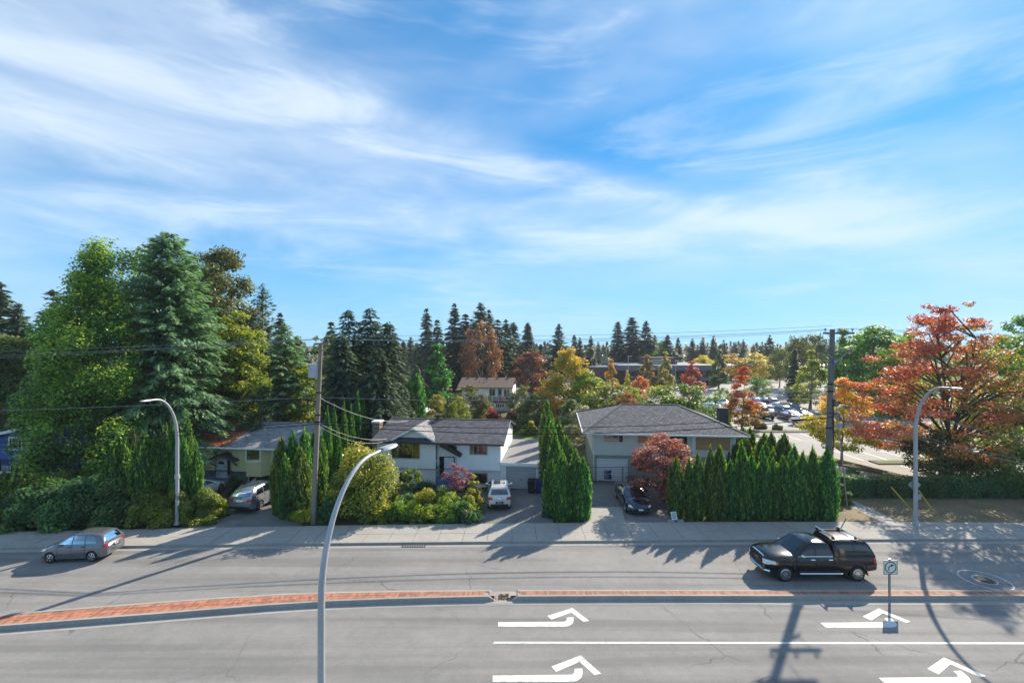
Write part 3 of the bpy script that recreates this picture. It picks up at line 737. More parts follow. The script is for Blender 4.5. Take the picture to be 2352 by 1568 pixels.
plant('yew_tree', m_y, ('bark','yew'), (X(545,Yc),Yc,0), 'dense dark green yew standing behind the yellow house roof', 'tree')
plant('yew_tree', broadleaf_mesh(32, top_h(880,43), .03, [(0,.95),(.3,1.),(.6,.72),(.85,.36),(1,.1)], 2.6, nclump=90, nleaf=10000, leaf=.2, clump=.2), ('bark','yew'), (X(600,43),43,0), 'shorter dark green yew right of the taller yew', 'tree')
bt(33, 690, 770, 62, 110, 'olive_leaf', 'loose olive tree top behind the pole crossarm', nclump=50, nleaf=6000, leaf=.34)
bt(34, 745, 760, 66, 110, 'olive_leaf', 'feathery olive treetop just right of the pole top', nclump=50, nleaf=6000, leaf=.34)
bt(35, 420, 600, 56, 200, 'green_leaf', 'green broadleaf tree filling the gap between spruce and olive tree', nclump=120, nleaf=16000, leaf=.34, crown0=.1, prof=[(0,.8),(.3,1.),(.65,.95),(.85,.72),(1,.35)])
bt(36, 150, 690, 52, 170, 'green_leaf', 'green broadleaf tree left of the ragged cedar', nclump=100, nleaf=13000, leaf=.32, crown0=.1)
bt(37, 610, 850, 66, 220, 'green_leaf', 'broad green tree low behind the yews', nclump=90, nleaf=11000, leaf=.34, crown0=.06)
bt(38, 705, 830, 58, 120, 'yellow_green', 'yellow green tree behind the transformer', nclump=70, nleaf=8000, leaf=.30, crown0=.06)
# dark spruces right of the pole
for i, (u, v, y, w, lab) in enumerate(((800,712,52,3.8,'dark spruce with pointed top, left one of the dark pair'), (850,708,54,3.8,'dark spruce with the highest top of the dark clump'), (890,738,50,3.2,'dark brownish spruce at the right of the dark clump'), (785,770,49,3.2,'dense dark spruce bulging over the white house roof'), (868,800,45.5,3.4,'lower dark spruce with pale tipped boughs'))):
    plant('spruce_tree', conifer_mesh(40+i, top_h(v,y), w, 46, 8, 62, droop=.85, rise=.18, slen=.55, swid=.2, power=.55, bare=.03, ragged=.25, hang=1.2), ('bark','spruce_dark'), (X(u,y),y,0), lab, 'tree', 'dark spruces right of the pole')

# ================================================================== COLUMNAR CEDARS
TH = [thuja_mesh(60, 1., .22, 2600, leaf=.062), thuja_mesh(61, 1., .20, 2800, [(0,0,1,.92),(.11,.05,.80,.7)], leaf=.06), thuja_mesh(62, 1., .21, 2800, [(0,0,1,.9),(-.10,.04,.86,.7),(.09,-.05,.70,.6)], leaf=.06), thuja_mesh(63, 1., .17, 2300, leaf=.06)]
TB = MB().tube([(0,0,-.02),(0,0,.2),(.01,0,.6)], [.035,.03,.01], 6).mesh('trunk', True)
for me in TH: me.materials.append(MATS['thuja'])
TB.materials.append(MATS['bark'])
def thuja(x, y, h, w, label, group, k=None, mat='thuja'):
    k = random.randrange(4) if k is None else k
    root = empty('columnar_cedar', (x, y, .05), random.random()*6.28, label, 'cedar', group)
    root.scale = (w/.42, w/.42, h)
    link('trunk', TB, None, root); f = link('foliage', TH[k], None, root)
    if mat != 'thuja': f.material_slots[0].link = 'OBJECT'; f.material_slots[0].material = MATS[mat]
    return root
# clipped row in front of the hip roofed house
row = [(1552,1062,.98),(1580,1052,.8),(1605,1048,.85),(1629,1030,1.),(1655,1028,.95),(1681,1058,.85),(1703,1018,1.),(1727,1052,.9),(1752,1042,.95),(1776,1060,.9),(1799,1048,.95),(1822,1060,.9),(1846,1046,1.),(1872,1034,1.),(1897,1030,1.15)]
for i, (u, v, w) in enumerate(row):
    y = 31.3+.12*math.sin(i*2.1); h = top_h(v, y)
    thuja(X(u,y)+random.uniform(-.08,.08), y+random.uniform(-.15,.15), h*random.uniform(.95,1.03), w*1.10, f'{ORD[i]} columnar cedar from the left in the front row beside the red maple', 'front row of columnar cedars', k=[0,3,0,3,0,2,1,0,1,3,0,1,0,2,0][i])
# side row running back along the lot
for i in range(15):
    t = i/14; y = 33.5+t*23; x = 20.9+.9*t+random.uniform(-.25,.25); h = random.uniform(3.9,4.8)*(1.05 if i < 4 else .95)
    thuja(x, y, h, random.uniform(1.3,1.6), f'{ORD[i]} columnar cedar, counted from the road, in the hedge beside the lot', 'cedar hedge along the parking lot')
for i in range(8):
    t = i/7; y = 34+t*11; x = 18.8+random.uniform(-.4,.9)+t*1.2; h = random.uniform(3.0,4.2)
    thuja(x, y, h, random.uniform(1.1,1.4), f'{ORD[i]} columnar cedar, counted from the road, in the inner hedge row by the boarded window', 'inner cedar hedge')
# row between the white and hip roofed houses
cr_ = [(1322,1042,31.2,1.25),(1292,1046,31.0,1.2),(1268,1062,31.6,1.1),(1340,1058,31.0,.9),(1302,1008,33.2,1.25),(1275,1000,34.6,1.2),(1259,985,36.5,1.2),(1285,975,38.5,1.15),(1262,962,40.5,1.1),(1250,950,43,1.1),(1256,925,47.5,1.2)]
for i, (u, v, y, w) in enumerate(cr_):
    thuja(X(u,y), y, top_h(v,y), w*1.15, f'{ORD[i]} columnar cedar of the clump between the white house and the hip roofed house', 'cedars between the two right houses', k=[1,2,0,0,2,1,0,2,0,3,0][i])
# clump left of the white house, around the pole
cl_ = [(646,1014,32.0,1.05),(672,1000,32.4,1.15),(700,992,33.0,1.2),(728,985,34.0,1.1),(690,1035,31.2,1.1),(655,1050,31.3,1.0),(712,1005,34.8,1.)]
for i, (u, v, y, w) in enumerate(cl_):
    thuja(X(u,y), y, top_h(v,y), w*1.2, f'{ORD[i]} columnar cedar of the clump left of the wooden pole by the driveway', 'cedars beside the transformer pole', k=[0,1,2,0,0,3,1][i])
cl2 = [(752,945,37.5,.75),(768,940,38.5,.6),(790,930,39.5,.7),(806,938,41,.75),(822,912,42,.75),(835,922,43.5,.8),(775,990,36.2,.8)]
for i, (u, v, y, w) in enumerate(cl2):
    thuja(X(u,y), y, top_h(v,y), w*1.15, f'{ORD[i]} slim sunlit cedar in the row behind the round shrub', 'slim cedars behind the round shrub', k=3)
# left hedge cedars behind the street lamp
cl3 = [(262,1032,31.6,1.15),(285,1022,32.0,1.1),(305,1002,32.6,1.15),(330,1010,31.8,1.2),(356,1014,32.2,1.1),(380,992,32.6,1.1),(398,975,32.4,.8),(432,975,32.8,1.0),(452,1035,32.2,.8),(418,1010,32.0,.9)]
for i, (u, v, y, w) in enumerate(cl3):
    y -= .9; thuja(X(u,y), y, top_h(v-6,y), w*1.2, f'{ORD[i]} sunlit cedar of the left hedge behind the street lamp, counted from the left', 'left hedge cedars', k=[2,0,1,0,2,0,3,1,3,0][i], mat='thuja_dull' if i in (2,5) else 'thuja')
for i, (u, v, y, w) in enumerate([(10,1090,30.6,1.3),(40,1082,30.9,1.3),(70,1095,30.7,1.3),(105,1100,30.8,1.2)]):
    thuja(X(u,y), y, top_h(v,y), w*1.2, f'{ORD[i]} dark clipped cedar from the left edge below the blue house', 'dark cedars below the blue house', k=0)
# garden behind: two cedars over the back roof
for i, (u, v, y, w) in enumerate([(935,880,58,1.9),(958,865,59,1.7)]):
    thuja(X(u,y), y, top_h(v,y), w*1.2, ['dark green cedar standing behind the white house roof, left of a pair','bright edged cedar standing behind the white house roof, right of a pair'][i], 'pair of cedars behind the white roof', k=0)

# ================================================================== SHRUBS AND GARDEN
def shrub(seed, u, vb, w, vt, mat, label, n=5000, leaf=.14, name='shrub', group=None, ratio=.8, lift=0., nc=26, y=None, **kw):
    y = y or (CAMH-.12)*FPX/(vb-HV); rx = w/2*y/FPX; h = top_h(vt, y)
    return plant(name, shrub_mesh(seed, rx, rx*ratio, h, n, leaf, nc, lift=lift, **kw), ('bark',mat), (X(u,y),y+rx*ratio*.6,.1), label, 'shrub', group, parts=SH)
shrub(70, 824, 1196, 182, 1020, 'photinia', 'large round yellow green shrub beside the wooden pole', 22000, .17, ratio=.9, nc=60)
shrub(71, 60, 1214, 150, 1105, 'shrub_dark', 'dark leafy shrub at the left end of the hedge', 16000, .18, group='dark hedge shrubs')
shrub(72, 150, 1212, 160, 1082, 'shrub_dark', 'dark hedge shrub left of the grey hatchback roof', 18000, .18, group='dark hedge shrubs', nc=40)
shrub(73, 235, 1210, 150, 1092, 'shrub_dark', 'dark hedge shrub straight behind the grey hatchback', 17000, .18, group='dark hedge shrubs', nc=40)
shrub(74, 120, 1190, 120, 1060, 'green_leaf', 'sunlit leafy shrub above the dark hedge', 7000, .17, y=32.5)
shrub(75, 205, 1190, 130, 1062, 'green_leaf', 'sunlit leafy shrub in front of the gold cedar', 8000, .17, y=33.0)
shrub(76, 330, 1208, 130, 1118, 'shrub_olive', 'olive green shrub at the foot of the left cedars', 15000, .15, group='olive shrubs by the lamp')
shrub(77, 395, 1206, 80, 1125, 'shrub_olive', 'olive green shrub left of the lamp foot', 9000, .14, group='olive shrubs by the lamp')
shrub(78, 450, 1204, 90, 1130, 'shrub_olive', 'olive green shrub right of the lamp foot', 11000, .14, group='olive shrubs by the lamp')
shrub(79, 483, 1192, 62, 1138, 'shrub_lime', 'pale rounded shrub left of the silver wagon', 7000, .13)
shrub(80, 536, 1150, 46, 1086, 'yew', 'dark ball shrub beside the front steps of the yellow house', 3500, .10, y=35.6)
shrub(81, 590, 1150, 62, 1104, 'yew', 'dark low shrub under the basement window of the yellow house', 3500, .10, y=36.0)
shrub(82, 668, 1196, 70, 1080, 'thuja_dull', 'dark shrub filling the foot of the cedars by the driveway', 6000, .14)
shrub(83, 745, 1198, 60, 1130, 'shrub_dark', 'dark undergrowth at the foot of the wooden pole', 4000, .13)
# grassy clump at the driveway corner
def grass_clump(seed, n, ln, spread, wid):
    r = np.random.default_rng(seed); a = r.random(n)*6.28; e = .15+.75*r.random(n)
    V = []; Fq = []; T = []
    for i in range(n):
        d = np.array([math.cos(a[i]), math.sin(a[i]), 0]); s = np.array([-d[1], d[0], 0])*wid
        b = d*spread*.25*r.random()+np.array([0,0,.02]); l = ln*(.6+.5*r.random())
        p1 = b+d*l*.35*e[i]+np.array([0,0,l*.75]); p2 = b+d*l*(.55+.5*e[i])+np.array([0,0,l*(.95-.75*e[i])])
        k = len(V); V += [b-s, b+s, p1+s, p1-s, p2+s*.15, p2-s*.15]; Fq += [(k,k+1,k+2,k+3),(k+3,k+2,k+4,k+5)]; t = .2+.8*r.random(); T += [t,t]
    return npmesh('blades', np.array(V), np.array(Fq), T)
plant1('grass_clump', grass_clump(3, 500, .95, .6, .018), 'shrub_lime', P(695,1199,.12), 'arching grassy clump at the corner of the yellow house driveway', 'plant')
plant1('flax_plant', grass_clump(4, 420, .75, .5, .03), 'shrub_dark', P(1088,1196,.12), 'dark green spiky leaved plant at the garden corner', 'plant')
bed = [(868,1196,60,1148,'shrub_lime'),(905,1192,62,1140,'green_leaf'),(940,1198,60,1152,'shrub_lime'),(972,1188,66,1128,'shrub_lime'),(1000,1199,58,1158,'yellow_green'),(1030,1186,62,1130,'shrub_lime'),(1052,1199,50,1150,'green_leaf'),(1072,1190,50,1140,'shrub_lime'),(893,1176,60,1126,'photinia'),(1092,1178,44,1110,'photinia'),(848,1199,50,1162,'shrub_olive'),(1020,1168,60,1118,'green_leaf'),(928,1172,56,1122,'shrub_dark'),(960,1200,44,1172,'shrub_lime'),(1030,1201,46,1170,'yellow_green'),(1066,1203,44,1172,'shrub_dark')]
for i, (u, vb, w, vt, mt) in enumerate(bed):
    shrub(100+i, u, vb, w*1.15, vt, mt, f'{ORD[i]} low leafy plant of the front garden bed before the white house', 2600, .12, name='garden_plant', group='front garden bed', nc=16)
shrub(130, 1085, 1160, 40, 1078, 'photinia', 'tall yellow spotted shrub left of the white crossover', 3000, .13, y=33.2)
shrub(131, 965, 1132, 70, 1108, 'shrub_dark', 'dark low shrubs under the lower windows of the white house', 2500, .11, y=36.0)
shrub(132, 1130, 1126, 40, 1108, 'shrub_dark', 'small dark shrub right of the lower window of the white house', 1500, .10, y=36.2)
shrub(133, 1262, 1190, 36, 1140, 'shrub_dark', 'small leafy shrub at the foot of the cedars by the bins', 2000, .12)
# small trees of that garden
bt(140, 945, 1066, 34.3, 52, 'green_leaf', 'small green tree with a thin crooked trunk in the front garden', crown0=.42, nclump=26, nleaf=2600, leaf=.13, name='garden_tree', group=None, limbs=10, trunk=.014, bark='bark_light')
m_p = broadleaf_mesh(141, top_h(1070,34.0), .45, [(0,.6),(.3,1.),(.7,.8),(1,.3)], 1.45, nclump=30, nleaf=2600, leaf=.12, forks=3, trunk=.045, limbs=14, clump=.2, open_=.45)
plant('plum_tree', m_p, ('bark_light','plum'), (X(1046,34),34,.1), 'pruned purple leaved plum tree with pale forked trunk', 'tree')
# red Japanese maple
jm = broadleaf_mesh(142, top_h(1000,34.2), .16, [(0,.55),(.2,.95),(.5,1.),(.75,.85),(.92,.62),(1,.35)], 2.75, nclump=95, nleaf=13000, leaf=.15, forks=3, trunk=.03, limbs=30, clump=.20, flat=.42, open_=.25, tintf=lambda c: (c[:,2]-3.0)*.12)
plant('japanese_maple', jm, ('bark','japan_maple'), (X(1530,34.2),34.2,.1), 'dark red Japanese maple in front of the hip roofed house', 'tree')

# ================================================================== RIGHT SIDE TREES
mx = broadleaf_mesh(150, 15.6, .12, [(0,.70),(.15,1.),(.45,1.),(.65,.84),(.8,.56),(1,.34)], 7.6, 6.4, nclump=270, nleaf=36000, leaf=.21, forks=3, trunk=.016, limbs=120, clump=.105, open_=.15, flat=.45, tintf=lambda c: .040*(c[:,2]-7.6)-.075*(c[:,0])+.04)
plant('maple_tree', mx, ('bark','maple_mixed'), (X(2176,39.6),39.6,0), 'big red and orange maple spreading over the clipped hedge', 'tree')
bt(151, 2325, 765, 43.5, 210, 'yellow_green', 'yellow green tree at the right edge behind the red maple', nclump=110, nleaf=13000, leaf=.28, crown0=.08)
bt(152, 2310, 1015, 37.5, 230, 'green_leaf', 'dark green low tree under the red maple at the right edge', nclump=70, nleaf=9000, leaf=.22, crown0=.12)
bt(153, 2160, 985, 38.2, 150, 'olive_leaf', 'brownish green low tree under the big maple', nclump=60, nleaf=7000, leaf=.22, crown0=.2, flat=.45)
bt(154, 2350, 715, 62, 120, 'green_leaf', 'tall green treetop at the right edge of the sky', nclump=60, nleaf=7000, leaf=.32, crown0=.3)
my = broadleaf_mesh(155, top_h(862,46.5), .22, [(0,.7),(.15,1.),(.4,.85),(.7,.5),(1,.12)], 4.1, nclump=90, nleaf=13000, leaf=.22, limbs=26, trunk=.014, clump=.17, flat=.45, tintf=lambda c: .10*(c[:,2]-5))
plant('maple_tree', my, ('bark_grey','maple_yellow'), (X(1938,46.5),46.5,0), 'young yellow orange maple behind the right wooden pole', 'tree')
mo = broadleaf_mesh(156, top_h(838,63), .16, [(0,.8),(.12,1.),(.35,.66),(.6,.46),(1,.10)], 3.2, nclump=75, nleaf=9500, leaf=.26, limbs=20, trunk=.012, clump=.19, flat=.5, tintf=lambda c: .09*(c[:,2]-4))
plant('maple_tree', mo, ('bark_grey','maple_yellow'), (X(1706,63),63,0), 'narrow orange maple standing in the parking lot beside the chimney', 'tree')
mg = broadleaf_mesh(157, top_h(800,84), .12, [(0,.8),(.2,1.),(.5,.7),(.8,.32),(1,.08)], 4.0, nclump=60, nleaf=6000, leaf=.34, limbs=14)
plant('maple_tree', mg, ('bark_grey','yellow_green'), (X(1862,84),84,0), 'conical yellow green maple left of the right wooden pole', 'tree')
# clipped hedge along the verge
def hedge_mesh(seed, l, w, h, n, leaf):
    r = np.random.default_rng(seed); parts = []
    k = n; f = r.random(k); c = np.zeros((k,3)); nr = np.zeros((k,3))
    a = r.random(k)*l-l/2; b = r.random(k)
    wob = .09*np.sin(a*1.9+seed)+.07*np.sin(a*4.3)
    top = f < .42; fr = ~top
    c[top] = np.stack([a[top], (b[top]-.5)*w, h+wob[top]+r.normal(0,.06,top.sum())],1); nr[top] = (0,0,1)
    c[fr] = np.stack([a[fr], -w/2-wob[fr]+r.normal(0,.06,fr.sum()), b[fr]*h],1); nr[fr] = (0,-1,.2)
    back = fr & (r.random(k) < .3); c[back,1] *= -1; nr[back,1] *= -1
    nrm = unit(nr+r.normal(0,.55,(k,3))); axis = unit(r.normal(size=(k,3)))
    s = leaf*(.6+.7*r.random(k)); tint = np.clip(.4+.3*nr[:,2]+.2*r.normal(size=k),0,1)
    parts.append(leafcards(c, nrm, axis, s, s*.6, tint))
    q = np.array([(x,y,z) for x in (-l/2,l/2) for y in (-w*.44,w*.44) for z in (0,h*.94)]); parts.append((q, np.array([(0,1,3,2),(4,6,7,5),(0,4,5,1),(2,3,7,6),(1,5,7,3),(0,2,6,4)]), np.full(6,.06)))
    return joinmesh('hedge', parts)
y = 35.2
for i, (u0, u1, mt, lab, hh) in enumerate(((1938,2008,'photinia','short clipped hedge beside the corner cedar',1.5), (2012,2180,'shrub_dark','clipped hedge behind the right street lamp',1.45), (2182,2360,'shrub_dark','dark shaded clipped hedge at the right edge',1.35))):
    x0, x1 = X(u0,y), X(u1,y); plant1('hedge', hedge_mesh(160+i, x1-x0, 1.25, hh, int(2600*(x1-x0)/2.5), .12), mt if i else 'shrub_dark', ((x0+x1)/2, y+.5, .1), lab, 'hedge', 'clipped hedges along the verge')
shrub(165, 1972, 1112, 52, 1072, 'shrub_dark', 'rounded shrub behind the short clipped hedge', 2500, .12, y=37.5)
shrub(166, 1940, 1130, 40, 1078, 'olive_leaf', 'pale leafy shrub beside the corner cedar', 2200, .12, y=36.4)
shrub(167, 1942, 1160, 44, 1108, 'thuja_dull', 'yellowish arching shrub at the corner of the cedar row', 2600, .11, y=33.6)
shrub(168, 2325, 1135, 80, 1100, 'shrub_lime', 'bright sunlit shrub under the tree at the right edge', 3500, .13, y=36.6)
# ================================================================== HOUSES
pm('siding_white', (.83,.84,.84), .6, var=.06, scale=2, bump=.1)
pm('siding_yellow', (.70,.63,.33), .6, var=.08, scale=2, bump=.1)
pm('siding_grey', (.30,.33,.30), .65, var=.1, scale=2, bump=.1)
pm('stucco_pale', (.68,.68,.60), .85, var=.1, scale=3, bump=.5, bscale=90)
pm('stucco_blue', (.16,.21,.26), .9, var=.35, scale=5, bump=.8, bscale=30)
pm('siding_blue', (.045,.11,.32), .6, var=.1, scale=2)
pm('trim_white', (.80,.81,.80), .5, var=.05, scale=3)
pm('trim_dark', (.035,.03,.028), .55, var=.2, scale=4)
pm('gutter_brown', (.05,.04,.035), .4, var=.1)
pm('shingle_dark', (.105,.108,.125), .9, var=.3, scale=6, bump=.5, bscale=70, tint=.75)
pm('shingle_grey', (.29,.28,.28), .9, var=.25, scale=6, bump=.5, bscale=70, tint=.55)
pm('shingle_hip', (.135,.138,.150), .9, var=.3, scale=5, bump=.5, bscale=70, tint=.85)
pm('shingle_brown', (.17,.12,.095), .9, var=.25, scale=3, bump=.4, bscale=30)
pm('needle_litter', (.55,.19,.07), .9, var=.4, scale=9)
pm('membrane', (.22,.22,.225), .85, var=.15, scale=1.5)
pm('plywood', (.52,.28,.13), .7, var=.2, scale=2.5, stretch=(.4,1,3))
pm('curtain', (.50,.49,.44), .9, var=.12, scale=6, stretch=(6,1,.4))
pm('curtain_dark', (.10,.105,.09), .9, var=.3, scale=5, stretch=(5,1,.5))
pm('interior', (.02,.022,.024), .9, var=.2)
pm('garage_grey', (.42,.44,.45), .5, var=.06, scale=2)
pm('garage_white', (.78,.79,.79), .5, var=.06, scale=2)
pm('door_white', (.74,.76,.78), .45, var=.05)
pm('door_grey', (.28,.31,.34), .5, var=.08)
pm('metal_grey', (.33,.35,.36), .4, metal=.7, var=.15, scale=5)
pm('metal_dark', (.06,.065,.07), .45, metal=.5, var=.2)
pm('concrete_step', (.17,.18,.19), .9, var=.2, scale=4, bump=.3)
pm('blue_panel', (.10,.16,.33), .8, var=.2, scale=3)
pm('chimney_brick', (.085,.09,.095), .9, var=.3, scale=6, bump=.3, tint=.6)
pm('brown_wall', (.13,.085,.075), .85, var=.15, scale=2)
pm('fascia_blue', (.13,.15,.18), .7, var=.15, scale=2)
pm('wood_weathered', (.24,.18,.13), .9, var=.3, scale=4, stretch=(6,6,.6))
glassmat('window_glass', (.015,.02,.022), .62)
glassmat('window_dark', (.008,.012,.015), .25)

class House:
    def __init__(s, name, x, y, deg, label, cat='house', group=None):
        s.t = R(deg); s.o = Vector((x, y, .1)); s.root = empty(name, s.o, s.t, label, cat, group)
    def px(s, u, v, c=0.):
        """photo pixel on the upright plane local y=c -> (local x, local z)"""
        ex = Vector((math.cos(s.t), math.sin(s.t), 0)); ey = Vector((-math.sin(s.t), math.cos(s.t), 0))
        d = Vector(((u-CU)/FPX, 1, -(v-HV)/FPX)); o = Vector((0,0,CAMH))
        k = (c - (o-s.o).dot(ey))/d.dot(ey); p = o+d*k-s.o
        return p.dot(ex), p.z
    def part(s, name, mb, mat, parent=None, smooth=False): return mb.build(name, mat, parent or s.root, smooth)
    def wall(s, x0, x1, z0, z1, y, mat, bh=.2, th=.03, name='wall', skip=None):
        """clapboard wall facing -y: backing plus single boards"""
        w = s.part(name, MB().box(x0, x1, y, y+.16, z0, z1), mat)
        k = max(1, round((z1-z0)/bh)); h = (z1-z0)/k
        me = MB().hexa([(x0,-th,0),(x1,-th,0),(x1,.0,0),(x0,.0,0)], [(x0,-.006,h*.985),(x1,-.006,h*.985),(x1,.0,h*.985),(x0,.0,h*.985)]).mesh('siding_board')
        for i in range(k): link('siding_board', me, mat, w, (0, y-.001, z0+i*h))
        return w
    def window(s, x0, x1, z0, z1, y, frame='trim_white', splits=(), fw=.07, cur=None, dep=.09, glass='window_glass', hor=()):
        f = MB()
        f.box(x0-fw, x0, y-dep, y, z0-fw, z1+fw); f.box(x1, x1+fw, y-dep, y, z0-fw, z1+fw); f.box(x0, x1, y-dep, y, z1, z1+fw); f.box(x0, x1, y-dep-.02, y, z0-fw, z0)
        o = s.part('window', f, frame)
        b = MB(); b.box(x0, x1, y-.045, y-.04, z0, z1); s.part('backing', b, 'interior', o)
        if cur:
            c = MB(); n = max(4, int((x1-x0)/.09))
            for a0, a1, nm in cur[0]:
                xa, xb = x0+(x1-x0)*a0, x0+(x1-x0)*a1; k = max(3, int((xb-xa)/.08))
                q = MB(); vs = []
                for i in range(k+1):
                    yy = y-.052-.008*(i % 2); xx = xa+(xb-xa)*i/k; vs += [(xx,yy,z0+.01),(xx,yy,z1-.01)]
                q.add(vs, [(2*i,2*i+2,2*i+3,2*i+1) for i in range(k)]); q.build('curtain', nm, o, fix=False)
        xs = [x0] + [x0+(x1-x0)*t for t in splits] + [x1]
        for i in range(len(xs)-1):
            p = MB(); p.box(xs[i]+.012, xs[i+1]-.012, y-.072, y-.066, z0+.005, z1-.005); s.part('pane', p, glass, o)
            if i: m = MB(); m.box(xs[i]-.025, xs[i]+.025, y-dep+.006, y-.05, z0, z1); s.part('mullion', m, frame, o)
        for t in hor:
            zz = z0+(z1-z0)*t; m = MB(); m.box(x0, x1, y-dep+.004, y-.05, zz-.02, zz+.02); s.part('mullion', m, frame, o)
        return o
    def roof(s, A, B, Cc, D, mat, name='roof', parent=None, th=.10, tab=(.32,.155), seed=1, slab=None, cuts=None):
        """A,B eave left/right, C,D ridge right/left: slab and overlapping shingle tabs"""
        A, B, Cc, D = map(Vector, (A,B,Cc,D)); nrm = (B-A).cross(D-A).normalized()
        if nrm.z < 0: nrm = -nrm
        o = parent
        m = MB(); m.hexa([p-nrm*th for p in (A,B,Cc,D)], [A,B,Cc,D]); o = s.part(name, m, slab or mat, parent)
        r = random.Random(seed); rows = max(2, round(((D-A).length+(Cc-B).length)/2/tab[1]))
        mb = MB(); tints = []
        for i in range(rows):
            t0, t1 = i/rows, min(1, (i+1.12)/rows)
            L0, R0 = A.lerp(D,t0), B.lerp(Cc,t0); L1, R1 = A.lerp(D,t1), B.lerp(Cc,t1)
            wid = (R0-L0).length
            if wid < .05: continue
            k = max(1, round(wid/tab[0])); off = (.5 if i % 2 else 0)+r.uniform(-.12,.12)
            es = [0]+[min(1,max(0,(j+off)/k)) for j in range(0, k+1)]+[1]; es = sorted(set(es))
            for a, b in zip(es[:-1], es[1:]):
                if b-a < .002: continue
                g = .010/wid
                if cuts and cuts(L0.lerp(R0,(a+b)/2)): continue
                hgt = .022+r.uniform(0,.008)
                p = [L0.lerp(R0,a+g), L0.lerp(R0,b-g), L1.lerp(R1,b-g), L1.lerp(R1,a+g)]
                mb.hexa([q+nrm*.002 for q in p], [p[0]+nrm*hgt, p[1]+nrm*hgt, p[2]+nrm*.008, p[3]+nrm*.008]); tints += [r.random()]*6
        me = mb.mesh('shingles', fix=False); at = me.attributes.new('tint','FLOAT','FACE'); at.data.foreach_set('value', tints)
        sh = link('shingles', me, mat, o); sh['kind'] = 'stuff'
        return o

# ------------------------------------------------------------------ white house with front gable and garage
W = House('white_house', .7, 37.3, -6.5, 'white clapboard house with dark shingle roof, small front gable and garage')
x0, _ = W.px(866,1050); x1, _ = W.px(1150,1050); xe0, _ = W.px(1000.7,1050); xe1, _ = W.px(1049.5,1050)
ze = W.px(1100,1016.5)[1]; zm = W.px(1100,1079)[1]
W.wall(xe1, x1, zm, ze+.0, 0, 'siding_white'); W.wall(x0, xe0, zm, ze+.0, 0, 'siding_white')
W.wall(xe0, xe1, .0, ze+.0, .45, 'siding_white', name='entry_wall')
for xa, xb in ((x0,xe0),(xe1,x1)): W.wall(xa+.02, xb-.02, 0, zm-.02, .28, 'siding_white', name='lower_wall')
W.part('soffit', MB().box(x0, xe0, -.0, .3, zm-.03, zm-.005), 'trim_white'); W.part('soffit', MB().box(xe1, x1, -.0, .3, zm-.03, zm-.005), 'trim_white')
sidex = MB(); sidex.box(x0, x0+.12, .16, 8.6, 0, ze); sidex.box(x1-.12, x1, .16, 8.6, 0, ze); sidex.box(x0+.12, x1-.12, 8.4, 8.58, 0, ze); W.part('side_wall', sidex, 'siding_white')
# roof
yE, yR = -.62, 4.1
zE = ze+.05
A = Vector((W.px(849.5,1011,yE)[0], yE, zE)); B = Vector((W.px(1157.5,1018,yE)[0], yE, zE)); zR = W.px(1020,962,yR)[1]
Cc = Vector((B.x, yR, zR)); D = Vector((A.x, yR, zR))
gx = W.px(953.8,979,.3)[0]; gz = zR-.03
hw = 1.9; zgb = zE+.13; ygf = -.42
def in_gable(p): return False
rf = W.roof(A, B, Cc, D, 'shingle_dark', seed=2)
W.roof(Vector((A.x,8.8,zE)), Vector((B.x,8.8,zE)), Cc+Vector((0,.01,0)), D+Vector((0,.01,0)), 'shingle_dark', name='rear_roof', seed=3)
rc = MB(); rc.bar(D+Vector((0,0,.02)), Cc+Vector((0,0,.02)), .26, .05); W.part('ridge_cap', rc, 'shingle_dark', rf)
gu = MB(); gu.box(A.x, B.x, yE-.10, yE, zE-.13, zE-.02); W.part('gutter', gu, 'gutter_brown', rf)
for xx in (A.x, B.x-.05):
    fa = MB(); fa.prism_y([(0,0)], 0, 1) if False else fa.hexa([(xx,yE,zE-.16),(xx+.05,yE,zE-.16),(xx+.05,yR,zR-.16),(xx,yR,zR-.16)], [(xx,yE,zE-.02),(xx+.05,yE,zE-.02),(xx+.05,yR,zR-.02),(xx,yR,zR-.02)]); W.part('rake_board', fa, 'trim_white', rf)
ge = MB(); ge.add([(A.x+.3,yE+.4,zE-.12),(A.x+.3,8.4,zE-.12),(A.x+.3,yR,zR-.15)], [(0,1,2)]); ge.add([(B.x-.3,yE+.4,zE-.12),(B.x-.3,8.4,zE-.12),(B.x-.3,yR,zR-.15)], [(0,1,2)]); W.part('gable_end', ge, 'siding_white')
# small front gable
def slope_z(y): return zE+(zR-zE)*(y-yE)/(yR-yE)
gab = empty('front_gable'); gab.parent = W.root
for sg, mt in ((-1,'shingle_dark'),(1,'shingle_grey')):  # right slope given paler shingles to paint in its sunlight, left kept dark
    e0 = Vector((gx+sg*hw, ygf, zgb)); e1 = Vector((gx+sg*hw*.02, yR-.05, gz)); rgf = Vector((gx, ygf, gz)); 
    low = Vector((gx+sg*hw, ygf+.35, zgb+.02))
    W.roof(e0, low.lerp(e1,.12), e1, rgf, mt, name='gable_roof', parent=gab, th=.06, tab=(.3,.16), seed=7+sg)
    fb_ = MB(); fb_.hexa([e0+Vector((0,-.03,-.16)), rgf+Vector((0,-.03,-.16)), rgf+Vector((0,.02,-.16)), e0+Vector((0,.02,-.16))], [e0+Vector((0,-.03,.0)), rgf+Vector((0,-.03,.0)), rgf+Vector((0,.02,.0)), e0+Vector((0,.02,.0))]); W.part('rake_board', fb_, 'trim_white', gab)
k = 5
